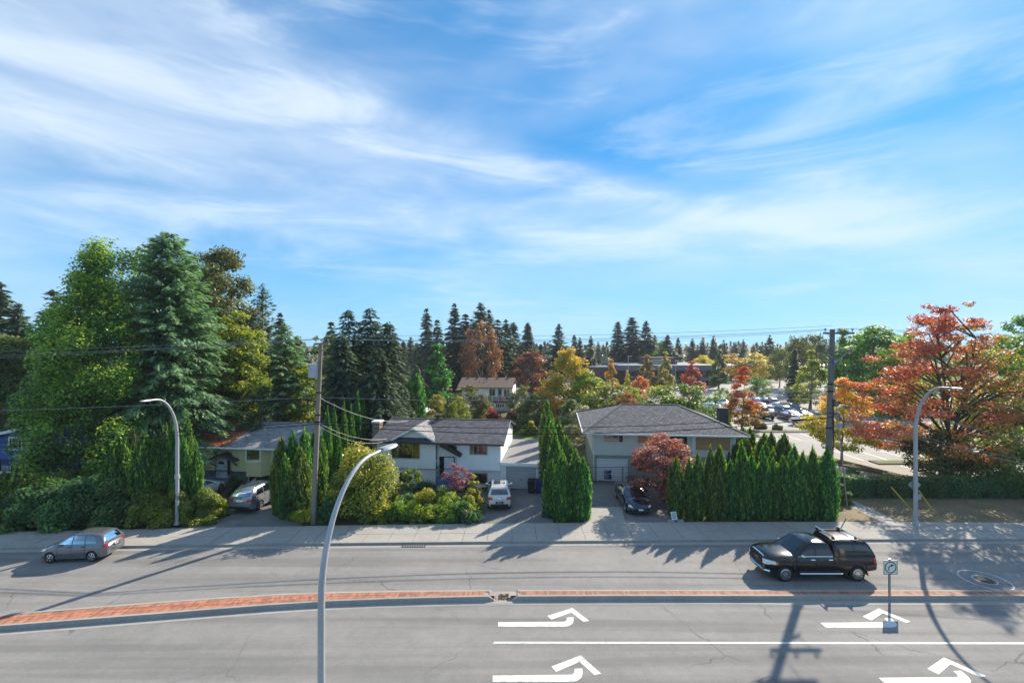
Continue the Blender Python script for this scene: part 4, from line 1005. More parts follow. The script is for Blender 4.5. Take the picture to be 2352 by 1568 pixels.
for i in range(k):
    za = zgb-.08+(gz-zgb-.1)*i/k; zb = zgb-.08+(gz-zgb-.1)*(i+1)/k
    wa = (hw-.25)*(1-i/k); wb_ = (hw-.25)*(1-(i+1)/k)
    b = MB(); b.hexa([(gx-wa,.13,za),(gx+wa,.13,za),(gx+wa,.22,za),(gx-wa,.22,za)], [(gx-wb_,.16,zb-.01),(gx+wb_,.16,zb-.01),(gx+wb_,.22,zb-.01),(gx-wb_,.22,zb-.01)]); W.part('gable_board', b, 'siding_white', gab)
# openings
a, b = W.px(900.5,1049); c, d = W.px(963,1017); W.window(a, c, b, min(d, ze-.12), -.01, 'metal_grey', (.2,.77), .05, (((0,.18,'curtain'),(.22,.6,'curtain'),(.6,.76,'curtain_dark'),(.8,1.,'curtain_dark')),))
a, b = W.px(1080.5,1041); c, d = W.px(1118.5,1019); W.window(a, c, b, min(d, ze-.1), -.01, 'metal_grey', (.2,.48), .05, (((0,.2,'curtain'),(.26,.48,'curtain'),(.6,.98,'curtain')),))
a, b = W.px(1081,1107,.28); c, d = W.px(1118,1087,.28); W.window(a, c, max(.25,b), min(d,zm-.12), .27, 'metal_grey', (.45,), .05, (((.3,1.,'curtain_dark'),),))
a, b = W.px(918,1105,.28); c, d = W.px(936,1086,.28); W.window(a, c, max(.25,b), min(d,zm-.12), .27, 'metal_grey', (.5,), .05)
a, b = W.px(1011.5,1088,.45); c, d = W.px(1043,1050,.45)
df = MB(); df.box(a-.06,a,.36,.45,b,d+.06); df.box(c,c+.06,.36,.45,b,d+.06); df.box(a,c,.36,.45,d,d+.06); dr = W.part('door', df, 'trim_dark')
dm = MB(); dm.box(a+(c-a)*.30, c-.01, .39,.44,b,d); W.part('leaf', dm, 'door_white', dr)
sl = MB(); sl.box(a+.01, a+(c-a)*.28, .40,.43,b,d); W.part('side_light', sl, 'window_dark', dr)
kn = MB(); kn.lathe([(.0,-.02),(.035,-.02),(.035,.02),(0,.02)], 8, Matrix.Translation((a+(c-a)*.36,.37,b+.9))); W.part('handle', kn, 'metal_dark', dr)
# sloping porch beam
p0 = W.px(1008,1017,-.55); p1 = W.px(1057,1047,-.55)
pb = MB(); pb.hexa([(p0[0],-.65,p0[1]-.22),(p1[0],-.65,p1[1]-.1),(p1[0],.40,p1[1]-.1),(p0[0],.40,p0[1]-.22)], [(p0[0]+.35,-.65,p0[1]+.05),(p1[0]+.05,-.65,p1[1]+.10),(p1[0]+.05,.40,p1[1]+.10),(p0[0]+.35,.40,p0[1]+.05)]); W.part('porch_roof', pb, 'trim_dark')
# steps and railing
s0, sz = W.px(1000,1117,-1.0); s1, _ = W.px(1037,1117,-1.0)
zl = max(.55, W.px(1020,1089,.45)[1]-.03)
st = MB(); st.box(s0, s1, -1.0, .44, 0, zl); W.part('landing', st, 'blue_panel')
st = MB()
for i in range(4): st.box(s1, s1+.9-.22*i*1., -.9, .2, i*zl/4, (i+1)*zl/4-.005)
W.part('steps', st, 'concrete_step')
rl = MB(); rl.bar((s0+.03,-.97,zl+.9),(s0+.03,.4,zl+.9),.04); rl.bar((s0+.03,-.97,zl+.9),(s1,-.97,zl+.9),.04); rl.bar((s0+.03,-.97,zl+.1),(s1,-.97,zl+.1),.03)
for i in range(9): xx = s0+.03+(s1-s0-.06)*i/8; rl.bar((xx,-.97,zl),(xx,-.97,zl+.9),.02)
for i in range(8): yy = -.95+1.3*i/7; rl.bar((s0+.03,yy,zl),(s0+.03,yy,zl+.9),.02)
W.part('railing', rl, 'metal_dark')
# chimney and vents
ch = W.px(858,1000,3.2); cm = MB(); cm.box(A.x-.75, A.x-.1, 1.6, 2.4, 0, zE+1.15); chm = W.part('chimney', cm, 'wood_weathered'); cm = MB(); cm.box(A.x-.82, A.x-.03, 1.53, 2.47, zE+1.15, zE+1.28); W.part('cap', cm, 'trim_white', chm)
vx = W.px(1006,958,3.9)[0]; vm = MB(); vm.lathe([(.16,0),(.16,.3),(.27,.34),(.27,.52),(.1,.58)], 12, Matrix.Translation((vx,3.85,zR-.1))); W.part('roof_vent', vm, 'metal_dark', rf, True)
vx = W.px(1027,950,4.3)[0]; vm = MB(); vm.lathe([(.075,0),(.075,1.15),(.11,1.18),(.11,1.3),(.04,1.33)], 10, Matrix.Translation((vx,4.4,zR-.15))); W.part('flue_pipe', vm, 'metal_dark', rf, True)
vx = W.px(1048,962,3.9)[0]; vm = MB(); vm.lathe([(.04,0),(.04,.35)], 8, Matrix.Translation((vx,3.4,zR-.2))); W.part('roof_vent', vm, 'metal_grey', rf, True)
# garage
g0 = x1+.02; g1, _ = W.px(1247,1070,.0); zg = W.px(1200,1063.5,-.2)[1]
gw = MB(); d0, _ = W.px(1162.8,1100); d1, dz = W.px(1230.8,1073.6)
gw.box(g0, d0, 0, .15, 0, zg-.1); gw.box(d1, g1, 0, .15, 0, zg-.1); gw.box(d0, d1, 0, .15, dz, zg-.1); gw.box(g0,g0+.12,.15,9,0,zg-.1); gw.box(g1-.12,g1,.15,9,0,zg-.1); W.part('garage_wall', gw, 'siding_white')
gr_ = MB(); gr_.box(g0-.02, g1+.12, -.28, 9.1, zg-.1, zg); grf = W.part('garage_roof', gr_, 'membrane')
gf = MB(); gf.box(g0, g1+.14, -.33, -.285, zg-.20, zg+.05); gf.box(g1+.125, g1+.17, -.285, 9.1, zg-.20, zg+.05); W.part('fascia', gf, 'trim_white', grf)
for t in (.28,.55): sm = MB(); xx = g0+(g1-g0)*t; sm.box(xx-.03,xx+.03,-.25,9,zg+.001,zg+.012); W.part('seam', sm, 'membrane', grf)
gd = empty('garage_door'); gd.parent = W.root
for i in range(6):
    q = MB(); za = .02+(dz-.04)*i/6; zb = .02+(dz-.04)*(i+1)/6; q.box(d0+.03,d1-.03,.07,.12,za,zb-.015); W.part('door_panel', q, 'garage_grey', gd)
hd = MB(); hd.box((d0+d1)/2-.1,(d0+d1)/2+.1,.04,.07,.75,.79); W.part('handle', hd, 'metal_dark', gd)

# ------------------------------------------------------------------ yellow house
Yh = House('yellow_house', X(585,38.6), 38.6, -6.5, 'pale yellow clapboard house with grey roof half in shade')
ze = Yh.px(560,1024)[1]; zm = Yh.px(580,1083)[1]
xl = Yh.px(400,1060)[0]; xr = Yh.px(690,1060)[0]; xb0 = Yh.px(568,1060)[0]; xb1 = Yh.px(622,1060)[0]; xd0 = Yh.px(492,1060)[0]; xd1 = Yh.px(533,1060)[0]
Yh.wall(xl, xd0, zm, ze+.0, .0, 'siding_yellow'); Yh.wall(xd1, xr, zm, ze+.0, 0, 'siding_yellow'); Yh.wall(xd0, xd1, zm-.1, ze+.0, .3, 'siding_yellow', name='entry_wall')
lw = MB(); lw.box(xl, xr, .3, .5, 0, zm-.02); lw.box(xl,xl+.15,.5,9,0,ze); lw.box(xr-.15,xr,.5,9,0,ze); lw.box(xl+.15,xr-.15,8.8,9,0,ze); Yh.part('lower_wall', lw, 'stucco_blue')
sf = MB(); sf.box(xl, xr, -.02, .3, zm-.03, zm-.005); Yh.part('soffit', sf, 'trim_dark')
# bay with picture window
bay = MB(); bay.hexa([(xb0,-.0,zm-.2),(xb1,-.0,zm-.2),(xb1-.4,-.65,zm-.2),(xb0+.4,-.65,zm-.2)], [(xb0,-.0,ze),(xb1,-.0,ze),(xb1-.4,-.65,ze),(xb0+.4,-.65,ze)]); by = Yh.part('bay', bay, 'siding_yellow')
# boards of the bay front
a, b = Yh.px(576,1058,-.65); c, d = Yh.px(613,1028,-.65)
nb_ = 5
for i in range(nb_):
    za = zm-.2+(b-.12-zm+.2)*i/nb_; zb = zm-.2+(b-.12-zm+.2)*(i+1)/nb_; q = MB(); q.hexa([(xb0+.4,-.685,za),(xb1-.4,-.685,za),(xb1-.4,-.652,za),(xb0+.4,-.652,za)], [(xb0+.4,-.66,zb-.008),(xb1-.4,-.66,zb-.008),(xb1-.4,-.652,zb-.008),(xb0+.4,-.652,zb-.008)]); Yh.part('siding_board', q, 'siding_yellow', by)
Yh.window(xb0+.48, xb1-.48, b, min(d,ze-.12), -.66, 'trim_white', (), .09, (((0,1,'curtain_dark'),),), glass='window_glass')
a, b = Yh.px(630,1057); c, d = Yh.px(641,1026); Yh.window(a, c, b, min(d,ze-.1), -.02, 'trim_white', (), .07, hor=(.5,))
a, b = Yh.px(447,1040); c, d = Yh.px(466,1022); Yh.window(a, c, b, min(d,ze-.1), -.02, 'trim_white', (.5,), .06)
a, b = Yh.px(574,1108,.3); c, d = Yh.px(632,1090,.3); Yh.window(a, c, max(.2,b), min(d,zm-.1), .29, 'trim_white', (.25,), .06, (((.27,1,'curtain_dark'),),))
# entrance: door with fanlight, small gabled canopy, side light
a, b = Yh.px(499,1106,.3); c, d = Yh.px(522,1054,.3); zst = max(.4,b)
dr = Yh.part('door', MB().box(a-.05,c+.05,.24,.29,zst,d+.05), 'trim_white')
Yh.part('leaf', MB().box(a,c,.20,.235,zst,d), 'door_white', dr)
fan = MB(); pts = [((a+c)/2+.30*math.cos(t), d-.42+.24*math.sin(t)) for t in np.linspace(0,math.pi,9)]; fan.prism_y(pts, .185, .199); Yh.part('fanlight', fan, 'window_dark', dr)
Yh.part('side_light', MB().box(c+.08,c+.30,.20,.28,zst+.3,d), 'window_dark', dr)
Yh.part('handle', MB().box(c-.12,c-.06,.16,.20,zst+.95,zst+1.05), 'metal_dark', dr)
cx_ = (Yh.px(474,1055,-.6)[0]+Yh.px(538,1055,-.6)[0])/2; cw = (Yh.px(538,1055,-.6)[0]-Yh.px(474,1055,-.6)[0])/2
cz0 = Yh.px(506,1057,-.6)[1]; cz1 = Yh.px(513,1042,-.6)[1]
for sg in (-1,1):
    q = MB(); q.hexa([(cx_,-.75,cz1-.1),(cx_+sg*cw,-.75,cz0-.1),(cx_+sg*cw,.28,cz0-.1),(cx_,.28,cz1-.1)], [(cx_,-.75,cz1),(cx_+sg*cw,-.75,cz0),(cx_+sg*cw,.28,cz0),(cx_,.28,cz1)]); Yh.part('canopy_roof', q, 'shingle_dark')
    q = MB(); q.bar((cx_+sg*cw*.93,-.6,cz0-.15),(cx_+sg*cw*.80,.28,cz0-.75),.08); Yh.part('canopy_bracket', q, 'trim_dark')
# porch, steps, railings
q = MB(); q.box(xd0-.5, xd1+.1, -1.3, .28, 0, zst-.03); Yh.part('porch', q, 'concrete_step')
q = MB()
for i in range(4): q.box(xd0-.3, xd1-.2, -1.3-.28*(4-i), -1.3, 0 if i == 0 else i*zst/5, (i+1)*zst/5-.02)
Yh.part('steps', q, 'concrete_step')
for xx, y0, y1, z0, z1 in ((xd0-.45,-1.3,.2,zst,zst),(xd0-.35,-2.4,-1.3,.1,zst),(xd1-.2,-2.4,-1.1,.1,zst)):
    q = MB(); q.bar((xx,y0,z0+.9),(xx,y1,z1+.9),.045); q.bar((xx,y0,z0+.12),(xx,y1,z1+.12),.03)
    for i in range(9): t = i/8; q.bar((xx,y0+(y1-y0)*t,z0+(z1-z0)*t),(xx,y0+(y1-y0)*t,z0+(z1-z0)*t+.9),.02)
    Yh.part('railing', q, 'metal_grey')
q = MB(); q.bar((xd0-.45,-1.28,zst+.9),(cx_-.5,-1.28,zst+.9),.045)
for i in range(7): t = xd0-.45+(cx_-.5-xd0+.45)*i/6; q.bar((t,-1.28,zst),(t,-1.28,zst+.9),.02)
Yh.part('railing', q, 'metal_grey')
yE, yR = -.75, 4.6; zE = ze+.06; zR = Yh.px(570,967,yR)[1]
A = Vector((Yh.px(414,1018,yE)[0],yE,zE)); B = Vector((Yh.px(700,1027,yE)[0],yE,zE)); Cc = Vector((B.x,yR,zR)); D = Vector((A.x,yR,zR))
rf = Yh.roof(A, B, Cc, D, 'shingle_grey', seed=12)
Yh.roof(Vector((A.x,9.9,zE)), Vector((B.x,9.9,zE)), Cc+Vector((0,.01,0)), D+Vector((0,.01,0)), 'shingle_grey', name='rear_roof', seed=13)
gu = MB(); gu.box(A.x, B.x, yE-.1, yE, zE-.14, zE-.02); Yh.part('gutter', gu, 'trim_white', rf)
ge = MB(); ge.add([(A.x+.3,yE+.4,zE-.12),(A.x+.3,9.6,zE-.12),(A.x+.3,yR,zR-.15)], [(0,1,2)]); ge.add([(B.x-.3,yE+.4,zE-.12),(B.x-.3,9.6,zE-.12),(B.x-.3,yR,zR-.15)], [(0,1,2)]); Yh.part('gable_end', ge, 'siding_yellow')
pp = Yh.px(600,950,5.0); vm = MB(); vm.lathe([(.08,0),(.08,1.5),(.13,1.52),(.13,1.7),(.06,1.73)], 10, Matrix.Translation((pp[0],5.2,zR-.2))); Yh.part('flue_pipe', vm, 'metal_grey', rf, True)
pp = Yh.px(598,966,4.); vm = MB(); vm.lathe([(.15,0),(.15,.18),(.2,.2),(.1,.26)], 10, Matrix.Translation((pp[0]+.3,4.0,zR-.22))); Yh.part('roof_vent', vm, 'metal_grey', rf, True)
pp = Yh.px(700,972,4.); q = MB(); q.box(B.x-.9,B.x-.2,3.6,4.3,zR-.3,zR+.45); Yh.part('chimney', q, 'brown_wall', rf)
# fallen needles at the left end of the roof
nn = []
for k in range(5200):
    t = random.random(); w = random.random()**1.8; x = A.x+(.1+4.2*w*(.35+.65*(1-t*.3))); nn.append((x, yE+(yR-yE)*t, zE+(zR-zE)*t+.045))
V, Fq, T = leafquads(nn, .20, up=3.); o = link('fallen_needles', npmesh('fallen_needles', V, Fq, T), 'needle_litter', Yh.root); o['kind'] = 'stuff'

# ------------------------------------------------------------------ hip roofed house with boarded windows
G = House('hip_roofed_house', X(1372,39.6), 39.6, -5.5, 'pale two storey house with hip roof, boarded window and white garage door')
xl = G.px(1362,1050)[0]; xr = G.px(1689,1050)[0]; ze = G.px(1500,993)[1]; zm = G.px(1400,1046)[1]
dep = 10.5
w = MB(); w.box(xl, xr, 0, .15, zm, ze+.1); w.box(xl, xl+.15, .15, dep, zm, ze+.1); w.box(xr-.15, xr, .15, dep, zm, ze+.1); w.box(xl+.15, xr-.15, dep-.15, dep, 0, ze+.1); G.part('wall', w, 'stucco_pale')
G.wall(xl+.02, G.px(1372,1080)[0]-.1, 0, zm-.02, .03, 'siding_grey', .16, name='lower_wall'); 
d0, _ = G.px(1373,1100); d1, dz = G.px(1439,1057)
G.wall(d1+.1, xr-.02, 0, zm-.02, .03, 'siding_grey', .16, name='lower_wall'); G.wall(d0-.1, d1+.1, dz+.08, zm-.02, .03, 'siding_grey', .16, name='lower_wall')
lw = MB(); lw.box(xl+.02, xl+.15, .2, dep, 0, zm); lw.box(xr-.15,xr-.02,.2,dep,0,zm); G.part('lower_side_wall', lw, 'siding_grey')
tb_ = MB(); tb_.box(xl-.02, xr+.02, -.04, .02, zm-.06, zm+.06); G.part('band', tb_, 'siding_grey')
gf = MB(); gf.box(d0-.1,d0,-.02,.1,0,dz+.1); gf.box(d1,d1+.1,-.02,.1,0,dz+.1); gf.box(d0,d1,-.02,.1,dz,dz+.1); gd = G.part('garage_door', gf, 'trim_white')
for i in range(5):
    q = MB(); za = .02+(dz-.03)*i/5; zb = .02+(dz-.03)*(i+1)/5; q.box(d0+.02,d1-.02,.06,.12,za,zb-.02); G.part('door_panel', q, 'garage_white', gd)
a, b = G.px(1386.5,1013.5); c, d = G.px(1430.5,995); G.window(a, c, b, min(d,ze-.12), -.01, 'trim_white', (.75,), .05, (((0,.75,'curtain_dark'),),), glass='window_dark')
a, b = G.px(1464,1016); c, d = G.px(1509,996); G.window(a, c, b, min(d,ze-.12), -.01, 'trim_white', (.75,), .05, glass='window_dark'); G.part('plywood_board', MB().box(a,a+(c-a)*.73,-.115,-.10,b,min(d,ze-.12)), 'plywood')
# arched entry
ax0 = G.px(1539,1010)[0]; ax1 = G.px(1578,1010)[0]; az = G.px(1558,1006)[1]; cxa = (ax0+ax1)/2; ra = (ax1-ax0)/2
pts = [(cxa+ra*math.cos(t), az+ra*.62*math.sin(t)) for t in np.linspace(0,math.pi,11)]+[(ax0,zm+.1),(ax1,zm+.1)]
q = MB(); q.prism_y(pts, -.03, -.005); ar = G.part('arched_entry', q, 'interior')
for k in (-.5,.0,.5): G.part('pane', MB().box(cxa+ra*k-.16,cxa+ra*k+.16,-.05,-.035,zm+.2,az+.1), 'window_dark', ar)
# boarded picture window with three sheets of plywood
a, b = G.px(1598,1033.5,-.06); c, d = G.px(1680,998,-.06); d = min(d,ze-.05)
fr = MB(); fr.box(a-.08,a,-.05,0,b-.08,d+.02); fr.box(c,c+.08,-.05,0,b-.08,d+.02); fr.box(a,c,-.05,0,b-.08,b); bw = G.part('boarded_window', fr, 'trim_white')
for xa, xb, za, zb in ((a,a+(c-a)*.61,b+(d-b)*.27,d),(a,a+(c-a)*.61,b,b+(d-b)*.26),(a+(c-a)*.615,c,b,d)):
    G.part('plywood_board', MB().box(xa+.005,xb-.005,-.04-random.random()*.02,-.005,za+.004,zb-.004), 'plywood', bw)
for px_ in (1592,1686): xx = G.px(px_,1010)[0]; G.part('pilaster', MB().box(xx-.12,xx+.12,-.09,0,zm+.1,ze), 'trim_white')
for px_ in (1362,1676):
    xx = G.px(px_,1040)[0]; q = MB(); q.tube([(xx+.06,-.5,ze-.02),(xx+.06,-.1,ze-.35),(xx+.06,-.08,.1)], .045, 8); G.part('downspout', q, 'trim_white')
q = MB(); q.box(G.px(1478,1060)[0],G.px(1500,1060)[0],-.04,.02,.9,zm-.25); G.part('plywood_board', q, 'plywood')
# hip roof
ov = .75; yE = -ov; zE = ze+.02
eA = Vector((G.px(1340.6,986.5,yE)[0],yE,zE)); eB = Vector((G.px(1723,997.3,yE)[0],yE,zE)); eC = Vector((eB.x,dep+ov,zE)); eD = Vector((eA.x,dep+ov,zE))
ym = dep/2; zR = G.px(1490,928.5,ym)[1]; r0 = Vector((G.px(1428,928,ym)[0],ym,zR)); r1 = Vector((G.px(1555,930,ym)[0],ym,zR))
rf = G.roof(eA, eB, r1, r0, 'shingle_hip', seed=21)
G.roof(eD, eA, r0+Vector((-.01,0,0)), r0+Vector((-.01,.01,0)), 'shingle_hip', name='hip_roof_side', seed=22); G.roof(eB, eC, r1+Vector((.01,.01,0)), r1+Vector((.01,0,0)), 'shingle_hip', name='hip_roof_side', seed=23); G.roof(eC, eD, r0+Vector((0,.02,0)), r1+Vector((0,.02,0)), 'shingle_hip', name='rear_roof', seed=24)
for p, q_ in ((eA,r0),(eB,r1),(r0,r1),(eC,r1),(eD,r0)):
    m = MB(); m.bar(p+Vector((0,0,.03)), q_+Vector((0,0,.03)), .24, .05); G.part('ridge_cap', m, 'shingle_hip', rf)
gu = MB(); gu.box(eA.x,eB.x,yE-.11,yE,zE-.14,zE-.01); gu.box(eA.x-.11,eA.x,yE,dep+ov,zE-.14,zE-.01); G.part('gutter', gu, 'trim_white', rf)
sf = MB(); sf.box(eA.x,eB.x,yE,0,zE-.13,zE-.09); sf.box(eA.x,xl,0,dep,zE-.13,zE-.09); G.part('soffit', sf, 'trim_white', rf)
# chimney of dark brick at the right end
c0 = G.px(1648.5,950,7.2)[0]; c1 = G.px(1670,950,7.2)[0]; zt = G.px(1660,937,7.2)[1]
chm = G.part('chimney', MB().box(c0+.02,c1-.02,6.8,7.6,2.,zt-.05), 'chimney_brick')
rows = 16
for i in range(rows):
    za = zt-2.0+i*2./rows
    for j in range(4):
        off = .5 if i % 2 else 0; xa = c0+(c1-c0)*max(0,(j-off)/3.5); xb = c0+(c1-c0)*min(1,(j+1-off)/3.5)
        if xb-xa > .03: G.part('brick', MB().box(xa+.008,xb-.008,6.775,6.9,za+.006,za+2./rows-.006), 'chimney_brick', chm)
G.part('cap', MB().box(c0-.05,c1+.05,6.72,7.68,zt-.05,zt+.05), 'chimney_brick', chm)
q = MB(); q.lathe([(.05,0),(.05,.7)], 8, Matrix.Translation((G.px(1475,925,6.5)[0],6.3,zR-.3))); G.part('flue_pipe', q, 'wood_weathered', rf, True)

# ------------------------------------------------------------------ blue house at the left edge
Bh = House('blue_house', X(20,38.5), 38.5, -6.5, 'deep blue house with white trim at the left edge')
za = Bh.px(0,996)[1]; zb = Bh.px(122,971)[1]; xa = Bh.px(0,996)[0]; xb = Bh.px(122,971)[0]; sl = (zb-za)/(xb-xa)
x0, x1, xp = xa-6, xb+6, xb+1.
def rz(x): return za+sl*(min(x,2*xp-x)-xa)
zf = Bh.px(20,1068)[1]
w = MB(); w.prism_y([(x0,0),(x1,0),(x1,rz(x1)),(xp,rz(xp)),(x0,rz(x0))], 0, 8); Bh.part('wall', w, 'siding_blue')
for i in range(13):
    z0 = zf+i*.2; q = MB(); q.hexa([(x0+1,-.03,z0),(x1-6,-.03,z0),(x1-6,-.001,z0),(x0+1,-.001,z0)], [(x0+1,-.006,z0+.196),(x1-6,-.006,z0+.196),(x1-6,-.001,z0+.196),(x0+1,-.001,z0+.196)])
    if z0+.2 < rz(x0+1)-.05: Bh.part('siding_board', q, 'siding_blue')
for xs_, xe_ in ((x0-.4,xp),(xp,x1+.4)):
    q = MB(); q.hexa([(xs_,-.6,rz(xs_)),(xe_,-.6,rz(xe_)),(xe_,8.4,rz(xe_)),(xs_,8.4,rz(xs_))], [(xs_,-.6,rz(xs_)+.1),(xe_,-.6,rz(xe_)+.1),(xe_,8.4,rz(xe_)+.1),(xs_,8.4,rz(xs_)+.1)]); r_ = Bh.part('roof', q, 'membrane')
    q = MB(); q.hexa([(xs_,-.66,rz(xs_)-.12),(xe_,-.66,rz(xe_)-.12),(xe_,-.605,rz(xe_)-.12),(xs_,-.605,rz(xs_)-.12)], [(xs_,-.66,rz(xs_)+.12),(xe_,-.66,rz(xe_)+.12),(xe_,-.605,rz(xe_)+.12),(xs_,-.605,rz(xs_)+.12)]); Bh.part('rake_board', q, 'trim_white', r_)
a, b = Bh.px(25.5,1029); c, d = Bh.px(52,1006); Bh.window(a, c, b, d, -.03, 'trim_white', (.2,.75), .12, (((.25,.75,'curtain'),),))
q = MB(); q.box(x0,Bh.px(50,1070,-1.6)[0],-1.7,0,zf-.25,zf-.02); dk = Bh.part('deck', q, 'trim_white')
xr_ = Bh.px(46,1050,-1.6)[0]
q = MB(); q.bar((x0,-1.62,zf+.95),(xr_,-1.62,zf+.95),.06); q.bar((x0,-1.62,zf+.1),(xr_,-1.62,zf+.1),.04); q.bar((xr_,-1.62,zf+.95),(xr_,0,zf+.95),.06)
k = int((xr_-x0)/.13)
for i in range(k+1): xx = x0+(xr_-x0)*i/k; q.bar((xx,-1.62,zf),(xx,-1.62,zf+.95),.03 if i % 9 else .08)
Bh.part('railing', q, 'metal_dark', dk)

# ------------------------------------------------------------------ far white house with balcony
Fh = House('back_house', X(1120,82.5), 82.5, -5., 'small white house with brown roof and glass balcony in the back gardens')
xl = Fh.px(1062,920)[0]; xr = Fh.px(1177,920)[0]; ze = Fh.px(1120,889.5)[1]; zm = Fh.px(1140,920)[1]
Fh.wall(xl, xr, zm, ze+.1, 0, 'siding_white', .3); Fh.wall(Fh.px(1115,930)[0], Fh.px(1175,930)[0], 0, zm-.1, -1.3, 'garage_grey', .3, name='lower_wall')
q = MB(); q.box(xl,xl+.2,.2,8,0,ze); q.box(xr-.2,xr,.2,8,0,ze); q.box(xl+.2,xr-.2,.2,.4,0,zm); q.box(Fh.px(1115,930)[0],Fh.px(1175,930)[0],-1.13,.2,0,zm-.1); Fh.part('side_wall', q, 'siding_white')
yE, yR = -.6, 4.; zR = Fh.px(1120,867,yR)[1]
A = Vector((Fh.px(1050,887,yE)[0],yE,ze+.05)); B = Vector((Fh.px(1178,889,yE)[0],yE,ze+.05)); Cc = Vector((B.x,yR,zR)); D = Vector((A.x,yR,zR))
rf = Fh.roof(A,B,Cc,D,'shingle_brown',seed=31,tab=(.5,.25)); Fh.roof(Vector((A.x,8.6,ze)),Vector((B.x,8.6,ze)),Cc+Vector((0,.01,0)),D+Vector((0,.01,0)),'shingle_brown',name='rear_roof',seed=32,tab=(1.,.5))
for t in (.12,.29,.48,.68,.87): Fh.part('roof_vent', MB().box(A.x+(B.x-A.x)*t-.16,A.x+(B.x-A.x)*t+.16,3.4,3.7,zR-.2,zR+.10), 'metal_dark', rf)
for t, yy in ((.37,1.6),(.5,2.1),(.45,1.2)): Fh.part('roof_vent', MB().lathe([(.06,0),(.06,.3)],8,Matrix.Translation((A.x+(B.x-A.x)*t,yy,ze+.05+(zR-ze)*(yy-yE)/(yR-yE)))), 'metal_dark', rf)
for u0, u1, v0, v1, sp in ((1124,1137,908,893,(.5,)),(1158,1170,910,894,(.5,))):
    a, b = Fh.px(u0,v0); c, d = Fh.px(u1,v1); Fh.window(a,c,b,min(d,ze-.08),-.04,'trim_white',sp,.12)
a, b = Fh.px(1143.5,920); c, d = Fh.px(1153,892); dr = Fh.part('door', MB().box(a,c,-.06,-.035,b,min(d,ze-.1)), 'door_grey'); Fh.part('pane', MB().box(a+.15,c-.15,-.08,-.065,b+1.2,min(d,ze-.1)-.15), 'window_dark', dr)
a, b = Fh.px(1138,935,-1.3); c, d = Fh.px(1158,927,-1.3); Fh.window(a,c,b,d,-1.34,'trim_white',(.25,.5,.75),.08)
a, b = Fh.px(1115,923,-1.5); c, _ = Fh.px(1175,923,-1.5)
dk = Fh.part('balcony', MB().box(a,c,-1.55,0,zm-.12,zm-.01), 'trim_dark')
q = MB(); q.bar((a,-1.5,zm+.95),(c,-1.5,zm+.95),.05); [q.bar((a+(c-a)*i/4,-1.5,zm),(a+(c-a)*i/4,-1.5,zm+.95),.05) for i in range(5)]; Fh.part('railing', q, 'trim_white', dk)
glassmat('balcony_glass', (.3,.33,.34), .75)
for i in range(4): Fh.part('pane', MB().box(a+(c-a)*(i+.06)/4,a+(c-a)*(i+.94)/4,-1.51,-1.50,zm+.08,zm+.88), 'balcony_glass', dk)
for u in (1124,1163):
    lx = Fh.px(u,918,-.9)[0]; wp = Fh.root.matrix_basis @ Vector((lx,-.9,zm))
    ch = empty('deck_chair', wp, R(-5), 'dark folding deck chair on the far balcony, ' + ('left of the door' if u < 1140 else 'right of the door'), 'chair', 'balcony chairs')
    MB().box(-.3,.3,-.3,.3,.40,.45).build('seat','metal_dark',ch); MB().hexa([(-.3,.26,.45),(.3,.26,.45),(.3,.32,.45),(-.3,.32,.45)],[(-.3,.5,1.),(.3,.5,1.),(.3,.56,1.),(-.3,.56,1.)]).build('backrest','metal_dark',ch)
    for sx in (-.27,.27):
        for sy in (-.27,.27): MB().box(sx-.02,sx+.02,sy-.02,sy+.02,0,.4).build('leg','metal_dark',ch)
# small garden sheds
def shed(u, vb, w, hgt, d, wall, roofm, label, rise=.5, y=None):
    p = P(u, vb) if y is None else Vector((X(u,y),y,0)); root = empty('garden_shed', p, R(-8), label, 'shed')
    MB().box(-w/2,w/2,0,d,0,hgt).build('wall', wall, root)
    for sg in (-1,1):
        MB().hexa([(0,-.2,hgt+rise-.06),(sg*(w/2+.2),-.2,hgt-.12),(sg*(w/2+.2),d+.2,hgt-.12),(0,d+.2,hgt+rise-.06)],[(0,-.2,hgt+rise),(sg*(w/2+.2),-.2,hgt-.06),(sg*(w/2+.2),d+.2,hgt-.06),(0,d+.2,hgt+rise)]).build('roof', roofm, root)
    MB().add([(-w/2,.01,hgt),(w/2,.01,hgt),(0,.01,hgt+rise-.06)],[(0,1,2)]).build('gable', wall, root)
    MB().box(-.4,.4,-.04,-.003,0,min(1.9,hgt-.1)).build('door', 'wood_weathered', root)
shed(968,944,2.2,2.0,2.4,'wood_weathered','trim_white','small weathered shed with pale roof behind the white house',y=66)
shed(1035,948,4.2,2.4,4.,'stucco_pale','shingle_brown','brown roofed garden shed left of the back house',y=72)
shed(985,925,5.5,2.7,5,'stucco_pale','membrane','pale outbuilding behind the pair of cedars',rise=.25,y=78)
